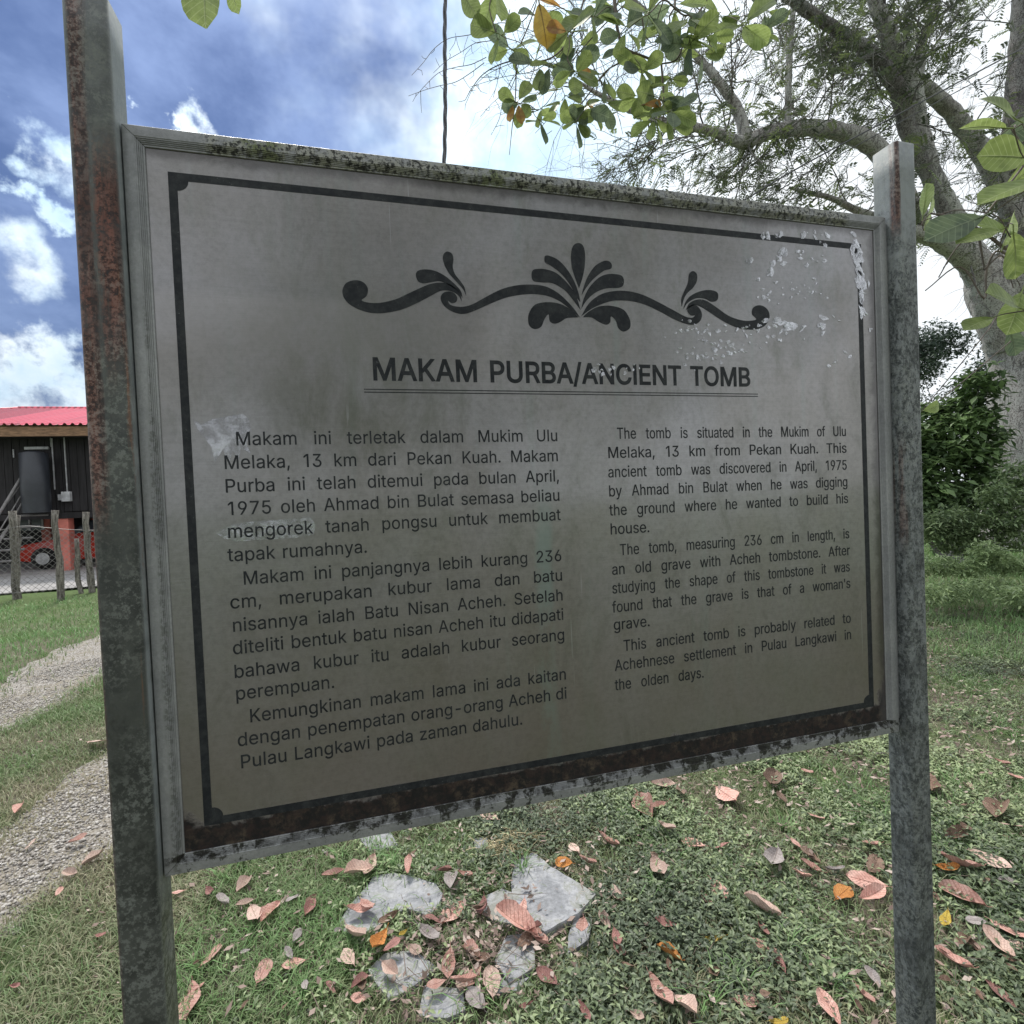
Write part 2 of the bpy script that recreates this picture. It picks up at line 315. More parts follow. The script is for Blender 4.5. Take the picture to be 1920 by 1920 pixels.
def post_mat(name, left):
    mt, t = mat(name); P = t.map(t.obj, loc=(0, 0, -ZC)); s = t.sep(P); x, y, z = s[0], s[1], s[2]
    st = t.noise(t.map(P, (60, 60, 3.2)), 1, 6, 0.7, 0.5); st2 = t.noise(t.map(P, (22, 22, 1.6), (4, 1, 7)), 1, 5, 0.65, .3)
    n = t.noise(P, 26, 6, 0.7, 0.5); n3 = t.noise(P, 140, 5, 0.8); big = t.noise(P, 4.5, 4, 0.6)
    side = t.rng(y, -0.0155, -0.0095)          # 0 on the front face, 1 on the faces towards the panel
    c = t.mix(t.rng(n, 0.35, 0.65), (0.16, 0.175, 0.18), (0.26, 0.28, 0.29))
    lich = t.math('MULTIPLY', t.rng(n3, 0.46, 0.60), t.rng(big, 0.35, 0.6))
    if left:
        front = t.math('SUBTRACT', 1.0, side)
        alg = t.math('MULTIPLY', front, t.rng(t.math('ADD', z, t.math('MULTIPLY', t.math('SUBTRACT', st2, .5), 1.0)), 0.75, -0.25))
        c = t.mix(t.math('MULTIPLY', front, t.rng(n3, .38, .62, .55, .95)), c, t.mix(t.rng(n, .4, .62), (0.018, 0.022, 0.019), (0.085, 0.090, 0.082)))
        c = t.mix(t.math('MULTIPLY', alg, 0.78), c, t.mix(t.rng(n, .35, .65), (0.007, 0.009, 0.007), (0.032, 0.036, 0.027)))
        # rust: long streaks on the left third of the front, a wide patch at mid height, orange at the corner
        xr = t.math('ADD', x, 0.68995)          # 0 .. .0507 across the front
        m1 = t.math('MULTIPLY', t.rng(t.math('ADD', xr, t.math('MULTIPLY', t.math('SUBTRACT', st, .5), 0.05)), 0.026, 0.015), t.math('MULTIPLY', t.rng(z, -0.06, 0.03), 1.0))
        m1 = t.math('MULTIPLY', m1, t.rng(t.math('ADD', xr, t.math('MULTIPLY', t.math('SUBTRACT', st2, .5), 0.02)), 0.001, 0.008))
        m2 = t.math('MULTIPLY', t.math('MULTIPLY', t.rng(z, 0.13, 0.24), t.rng(z, 0.50, 0.40)), t.rng(t.math('ADD', xr, t.math('MULTIPLY', t.math('SUBTRACT', st, .5), 0.05)), 0.022, 0.034))
        m2 = t.math('MULTIPLY', m2, front)
        m3 = t.math('MULTIPLY', t.math('MULTIPLY', t.rng(t.math('ADD', t.math('ABSOLUTE', t.math('SUBTRACT', xr, 0.0478)), t.math('MULTIPLY', t.math('SUBTRACT', n3, .5), .010)), 0.0032, 0.0012), t.rng(t.math('ADD', st2, t.math('MULTIPLY', t.math('SUBTRACT', st, .5), .5)), 0.56, 0.64)), t.math('MULTIPLY', t.rng(z, -.32, -.2), t.rng(z, .40, .30)))
        m4 = t.math('MULTIPLY', t.math('MULTIPLY', t.rng(xr, 0.006, 0.001), t.rng(st2, .42, .6)), 0.8)
        rust = t.math('MINIMUM', t.math('ADD', t.math('MAXIMUM', t.math('MAXIMUM', m1, m2), m4), 0.0), 1.0)
        rc = t.mix(t.rng(n3, .40, .56), (0.022, 0.014, 0.014), t.mix(t.rng(st, .42, .6), (0.065, 0.024, 0.018), (0.19, 0.062, 0.040)))
        c = t.mix(t.math('MULTIPLY', rust, t.rng(n, .25, .5, .55, .98)), c, rc)
        c = t.mix(t.math('MULTIPLY', m3, t.rng(n3, .42, .58, .3, .9)), c, (0.26, 0.095, 0.035))
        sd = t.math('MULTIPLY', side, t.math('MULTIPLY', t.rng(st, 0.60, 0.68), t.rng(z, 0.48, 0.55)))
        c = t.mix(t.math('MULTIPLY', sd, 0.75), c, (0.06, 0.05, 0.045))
        lowg = t.math('MULTIPLY', side, t.rng(z, -0.44, -0.56))
        c = t.mix(t.math('MULTIPLY', lowg, t.rng(n, .3, .55, .5, .95)), c, t.mix(t.rng(n3, .4, .6), (0.028, 0.034, 0.016), (0.085, 0.095, 0.05)))
    else:
        n4 = t.noise(t.map(P, (1, 1, .55), (3, 3, 3)), 95, 5, .8); dark = t.rng(t.math('ADD', z, t.math('MULTIPLY', t.math('SUBTRACT', n, .5), 0.5)), 0.52, 0.36)
        c = t.mix(t.math('MULTIPLY', dark, t.rng(n4, .42, .54, .15, .95)), c, t.mix(t.rng(n3, .4, .6), (0.022, 0.027, 0.028), (0.085, 0.095, 0.097)))
        algae = t.math('MULTIPLY', dark, t.math('MULTIPLY', t.rng(t.math('ADD', n, t.math('MULTIPLY', z, -.12)), .50, .60), t.rng(n3, .36, .56, .4, 1)))
        c = t.mix(t.math('MULTIPLY', algae, 0.75), c, (0.026, 0.030, 0.030))
        xr = t.math('SUBTRACT', x, 0.64443)
        r1 = t.math('MULTIPLY', t.math('MULTIPLY', t.rng(t.math('ADD', t.math('ABSOLUTE', t.math('SUBTRACT', xr, 0.0035)), t.math('MULTIPLY', t.math('SUBTRACT', st, .5), .016)), 0.006, 0.0025), t.rng(z, 0.44, 0.50)), t.math('SUBTRACT', 1.0, t.rng(y, -.008, 0.0)))
        r2 = t.math('MULTIPLY', t.math('MULTIPLY', t.rng(xr, 0.012, 0.004), t.math('MULTIPLY', t.rng(z, -.16, -.08), t.rng(z, .1, .02))), t.rng(st, .45, .6))
        c = t.mix(t.math('MAXIMUM', r1, t.math('MULTIPLY', r2, .7)), c, t.mix(t.rng(n3, .4, .6), (0.035, 0.02, 0.018), (0.13, 0.05, 0.035)))
    c = t.mix(t.math('MULTIPLY', lich, 0.5), c, (0.27, 0.29, 0.27))
    setp(t, base=c, rough=t.rng(n, .3, .7, .5, .8), nrm=t.bump(t.math('ADD', t.math('MULTIPLY', n3, .5), st), 0.45, 0.0025)); return mt

M_plate, M_ink, M_frame = plate_mat(), ink_mat(), frame_mat()
M_postL, M_postR = post_mat('rusty_galvanised_steel', True), post_mat('mottled_galvanised_steel', False)
mt, t = mat('film_and_reflection'); nn = t.noise(t.obj, 40, 4, 0.6)
setp(t, base=t.mix(t.rng(nn, .3, .7), (0.55, 0.55, 0.60), (0.72, 0.73, 0.78)), rough=0.22, metal=0.6, nrm=t.bump(nn, .3, .004)); t.put(t.b.inputs['Alpha'], t.rng(t.noise(t.obj, 90, 4, .7), .35, .6, .30, .85)); M_film_refl = mt  # also colours the bright reflections painted on the plate
M_film_refl2 = mt.copy(); M_film_refl2.name = 'faint_film_reflection'; M_film_refl2.node_tree.nodes['Principled BSDF'].inputs['Alpha'].links[0].from_node.inputs[3].default_value = .15; M_film_refl2.node_tree.nodes['Principled BSDF'].inputs['Alpha'].links[0].from_node.inputs[4].default_value = .60

# ------------------------------------------------------------------ the sign: shapes (world x, z on the plane y = 0)
YP = 0.006
sign = empty('information_sign', (0, 0, 0), 'weathered grey metal information panel about an ancient tomb, framed between two rusty posts', 'sign')
bm = bmesh.new(); bx(bm, -0.6285, YP, ZC - 0.4945, 0.6285, YP + 0.002, ZC + 0.4945)
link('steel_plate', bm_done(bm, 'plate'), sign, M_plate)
# mitred frame rails
prof = [(0, .022), (0, .0006), (.0006, 0), (.0070, -.0006), (.0140, -.0008), (.0146, .0000), (.0160, .0000), (.0163, .0012), (.0178, .0010), (.0181, .0022), (.0196, .0020),
        (.0199, .0032), (.0214, .0030), (.0217, .0042), (.0240, .0040), (.0245, .0046), (.0245, .0058), (.0245, .022)]
OX, OZ = 0.6345, 0.5; OXL, OXR = 0.6374, 0.6365
def rail(name, a, b, nin):
    """a, b outer corners (x, z); nin inward normal"""
    a = np.array(a); b = np.array(b); d = (b - a) / np.linalg.norm(b - a); nin = np.array(nin, float); V = []; Fc = []
    k = len(prof); gap = 0.0004
    for (u, y) in prof: p = a + nin * u + d * (u + gap); V.append((p[0], y, p[1] + ZC))
    for (u, y) in prof: p = b + nin * u - d * (u + gap); V.append((p[0], y, p[1] + ZC))
    for i in range(k): j = (i + 1) % k; Fc.append((i, j, k + j, k + i))
    Fc.append(tuple(range(k))); Fc.append(tuple(range(2 * k - 1, k - 1, -1)))
    bm = bmesh.new(); vs_ = [bm.verts.new(v) for v in V]; [bm.faces.new([vs_[i] for i in f]) for f in Fc]
    return link(name, bm_done(bm, name), sign, M_frame)
top = rail('frame_rail', (-OXL, OZ), (OXR, OZ), (0, -1)); top['label'] = 'mossy black-specked top rail of the frame'
rl = rail('frame_rail', (-OXL, -OZ), (-OXL, OZ), (1, 0))
rl2 = rail('frame_rail', (OXR, -OZ), (OXR, OZ), (-1, 0))
bt = rail('frame_rail', (-OXL, -OZ), (OXR, -OZ), (0, 1)); bt['label'] = 'bottom rail of the frame stained with black algae'
# posts: square tubes with rounded corners and an open top
def post(x0, ztop, mt, label):
    W_ = 0.0507; r = 0.0075; y0 = -0.01695; th = 0.003
    def ring(ins, z):
        pts = []
        rr = r - ins
        for cx, cy, a0 in ((x0 + W_ - r, y0 + W_ - r, 0), (x0 + r, y0 + W_ - r, 90), (x0 + r, y0 + r, 180), (x0 + W_ - r, y0 + r, 270)):
            for q in range(6): a = math.radians(a0 + q * 18); pts.append((cx + rr * math.cos(a), cy + rr * math.sin(a), z))
        return pts
    zs = [-0.4] + list(np.linspace(0, ZC + ztop, 40)); V = []; Fc = []
    for z in zs: V += ring(0, z)
    n = 24; L = len(zs)
    for i in range(L - 1):
        for j in range(n): j2 = (j + 1) % n; Fc.append((i * n + j, i * n + j2, (i + 1) * n + j2, (i + 1) * n + j))
    V += ring(th, ZC + ztop); V += ring(th, ZC + ztop - 0.12); k = L * n
    for j in range(n):
        j2 = (j + 1) % n
        Fc.append(((L - 1) * n + j, (L - 1) * n + j2, k + j2, k + j)); Fc.append((k + j, k + j2, k + n + j2, k + n + j))
    Fc.append(tuple(k + n + j for j in range(n)))
    o = link('post', pyd('post', V, Fc, True), sign, mt); o['label'] = label; return o
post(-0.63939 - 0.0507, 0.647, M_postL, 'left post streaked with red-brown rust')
post(0.64443, 0.636, M_postR, 'right post of mottled grey galvanised steel')
# brackets that fix the panel between the posts, behind the frame
for sx_ in (-1, 1):
    for zz in (-0.33, 0.33):
        xi = -0.6393 if sx_ < 0 else OXR - 0.001; xo = -OXL + 0.001 if sx_ < 0 else 0.6444
        box('bracket', (xi, 0.010, ZC + zz - .02), (xo, 0.020, ZC + zz + .02), M_frame, sign)
box('mounting_strip', (OXR - .004, .005, ZC - .49), (.6446, .018, ZC + .49), M_frame, sign)
# raised black border with quarter-round corners
bx0, bx1, bz0, bz1, bt_ = -0.588, 0.582, -0.4440, 0.4468, 0.0105
def flat(name, loops, mt, parent, th=0.0004, y=YP, cr=4):
    """flat filled shape (outer loop and holes) of x, z points, a hair proud of the plate"""
    cu = bpy.data.curves.new(name, 'CURVE'); cu.dimensions = '2D'; cu.fill_mode = 'BOTH'; cu.extrude = th / 2; cu.resolution_u = cr
    for lp in loops:
        s = cu.splines.new('POLY'); s.points.add(len(lp) - 1)
        for i, (a, b) in enumerate(lp): s.points[i].co = (a, b, 0, 1)
        s.use_cyclic_u = True
    o = bpy.data.objects.new(name, cu); C.objects.link(o); bpy.context.view_layer.update()
    me = bpy.data.meshes.new_from_object(o.evaluated_get(bpy.context.evaluated_depsgraph_get())); bpy.data.objects.remove(o); bpy.data.curves.remove(cu)
    n = len(me.vertices); co = np.empty(n * 3, np.float32); me.vertices.foreach_get('co', co); co = co.reshape(-1, 3)
    me.vertices.foreach_set('co', np.c_[co[:, 0], y - th / 2 - co[:, 2], co[:, 1] + ZC].astype(np.float32).ravel()); me.update()
    me.materials.clear(); me.materials.append(mt); return link(name, me, parent)
R_ = 0.0135; ix0, ix1, iz0, iz1 = bx0 + bt_, bx1 - bt_, bz0 + bt_, bz1 - bt_
inner = []
for cx, cz, a0 in ((ix0, iz1, 0), (ix1, iz1, 270), (ix1, iz0, 180), (ix0, iz0, 90)):
    for q in range(9):
        a = math.radians(a0 - q * 90 / 8); inner.append((cx + R_ * math.cos(a), cz + R_ * math.sin(a)))
# arcs run inside the panel
inner = []
for cx, cz, a0, a1 in ((ix0, iz1, 270, 360), (ix1, iz1, 180, 270), (ix1, iz0, 90, 180), (ix0, iz0, 0, 90)):
    arc = [(cx + R_ * math.cos(math.radians(a0 + (a1 - a0) * q / 8)), cz + R_ * math.sin(math.radians(a0 + (a1 - a0) * q / 8))) for q in range(9)]
    inner += arc
flat('border_band', [[(bx0, bz0), (bx1, bz0), (bx1, bz1), (bx0, bz1)], inner], M_ink, sign)
# double rule under the title
z1_ = ZC; 
def pz(px, py): p = at_y(px, py, YP); return p[0], p[2] - ZC
(ax0, az0), (ax1, az1) = pz(682.5, 731.8), pz(1421, 736.5); az = (az0 + az1) / 2
for dz in (0.0, 0.0042): flat('title_rule', [[(ax0, az - dz - .0011), (ax1, az - dz - .0011), (ax1, az - dz + .0003), (ax0, az - dz + .0003)]], M_ink, sign, 0.0003)

# scroll ornament: outlines
ORN = [
 [(145,230),(178,239),(196,265),(190,295),(170,312),(200,322),(250,322),(310,308),(360,285),(410,262),(450,246),(490,240),(530,247),(560,268),(575,290),(580,318),(568,295),(548,280),(520,272),(490,275),(450,296),(400,322),(340,348),(280,362),(220,365),(165,352),(120,328),(97,300),(92,270),(108,241)],
 [(392,210),(400,192),(430,186),(470,192),(510,212),(550,245),(576,275),(583,302),(560,272),(520,247),(490,234),(455,238),(425,243),(402,235)],
 [(522,113),(540,122),(546,145),(543,175),(552,205),(575,235),(592,262),(598,294),(585,267),(560,238),(530,205),(510,170),(502,140),(508,120)],
 [(528,276),(550,284),(562,303),(556,320),(538,324),(524,314),(532,330),(560,338),(590,338),(625,328),(680,298),(740,268),(800,252),(860,248),(920,255),(970,280),(1010,315),(1045,355),(1062,382),(1030,355),(990,322),(940,297),(880,287),(820,290),(760,302),(700,325),(640,352),(590,368),(545,360),(508,335),(493,305),(503,283)],
 [(1055,78),(1075,88),(1084,120),(1083,170),(1075,215),(1060,262),(1045,225),(1030,175),(1027,125),(1035,90)],
 [(918,140),(922,130),(940,131),(975,148),(1010,185),(1040,235),(1058,285),(1065,320),(1048,298),(1025,252),(990,207),(950,174),(922,158)],
 [(865,205),(872,188),(890,184),(920,185),(965,200),(1010,240),(1045,290),(1066,352),(1035,310),(1000,270),(950,242),(905,239),(872,232)],
 [(1190,160),(1180,152),(1160,152),(1125,172),(1095,215),(1078,260),(1070,292),(1085,267),(1110,234),(1140,207),(1165,190),(1188,184),(1194,172)],
 [(1243,240),(1240,220),(1225,208),(1180,205),(1140,220),(1100,262),(1078,308),(1069,347),(1090,314),(1125,282),(1170,264),(1215,262),(1236,256)],
 [(1068,378),(1100,325),(1145,290),(1200,275),(1260,275),(1320,290),(1380,318),(1440,350),(1490,377),(1520,384),(1534,374),(1518,374),(1503,357),(1508,338),(1530,330),(1552,345),(1562,370),(1555,397),(1530,412),(1495,408),(1450,390),(1390,358),(1330,330),(1270,315),(1210,313),(1160,325),(1110,348)],
 [(1525,193),(1541,205),(1541,235),(1525,262),(1505,280),(1490,303),(1480,337),(1478,307),(1490,275),(1505,240),(1510,205)],
 [(1629,297),(1622,278),(1590,270),(1550,277),(1515,295),(1495,320),(1487,347),(1505,322),(1540,304),(1575,306),(1600,318),(1622,314)],
 [(1497,352),(1510,325),(1540,310),(1575,312),(1620,340),(1670,375),(1720,393),(1760,396),(1785,389),(1768,370),(1770,345),(1790,333),(1815,337),(1835,358),(1837,390),(1815,420),(1770,432),(1710,425),(1650,398),(1600,365),(1560,340),(1530,332)],
 [(852,400),(855,365),(880,330),(930,320),(985,328),(1030,355),(1057,382),(1010,385),(985,400),(960,408),(940,398),(935,370),(918,390),(905,420),(880,430),(860,420)],
 [(1270,415),(1265,385),(1240,350),(1190,335),(1140,338),(1100,358),(1074,382),(1110,382),(1140,400),(1170,412),(1187,402),(1190,378),(1210,395),(1220,425),(1240,440),(1262,432)]]
TIPS = {0: (580, 318), 1: (583, 302), 2: (598, 294), 3: (1062, 382), 4: (1060, 262), 5: (1065, 320), 6: (1066, 352), 7: (1070, 292), 8: (1069, 347), 9: (1068, 378), 10: (1480, 337), 11: (1487, 347), 12: (1497, 352), 13: (1057, 382), 14: (1074, 382)}
for k, lp in enumerate(ORN):
    pts = []; n = len(lp)
    for i in range(n):
        a, b, c, d = [np.array(lp[(i + q) % n], float) for q in (-1, 0, 1, 2)]
        if tuple(b) == TIPS[k]: a = 2 * b - c
        if tuple(c) == TIPS[k]: d = 2 * c - b
        for q in range(4):
            u = q / 4; p = 0.5 * (2 * b + (c - a) * u + (2 * a - 5 * b + 4 * c - d) * u * u + (-a + 3 * b - 3 * c + d) * u ** 3)
            pts.append(pz(600 + p[0] * .4583, 420 + p[1] * .4583))
    flat('ornament_petal' if k not in (0, 3, 9, 12) else 'ornament_scroll', [pts], M_ink, sign, 0.0005)

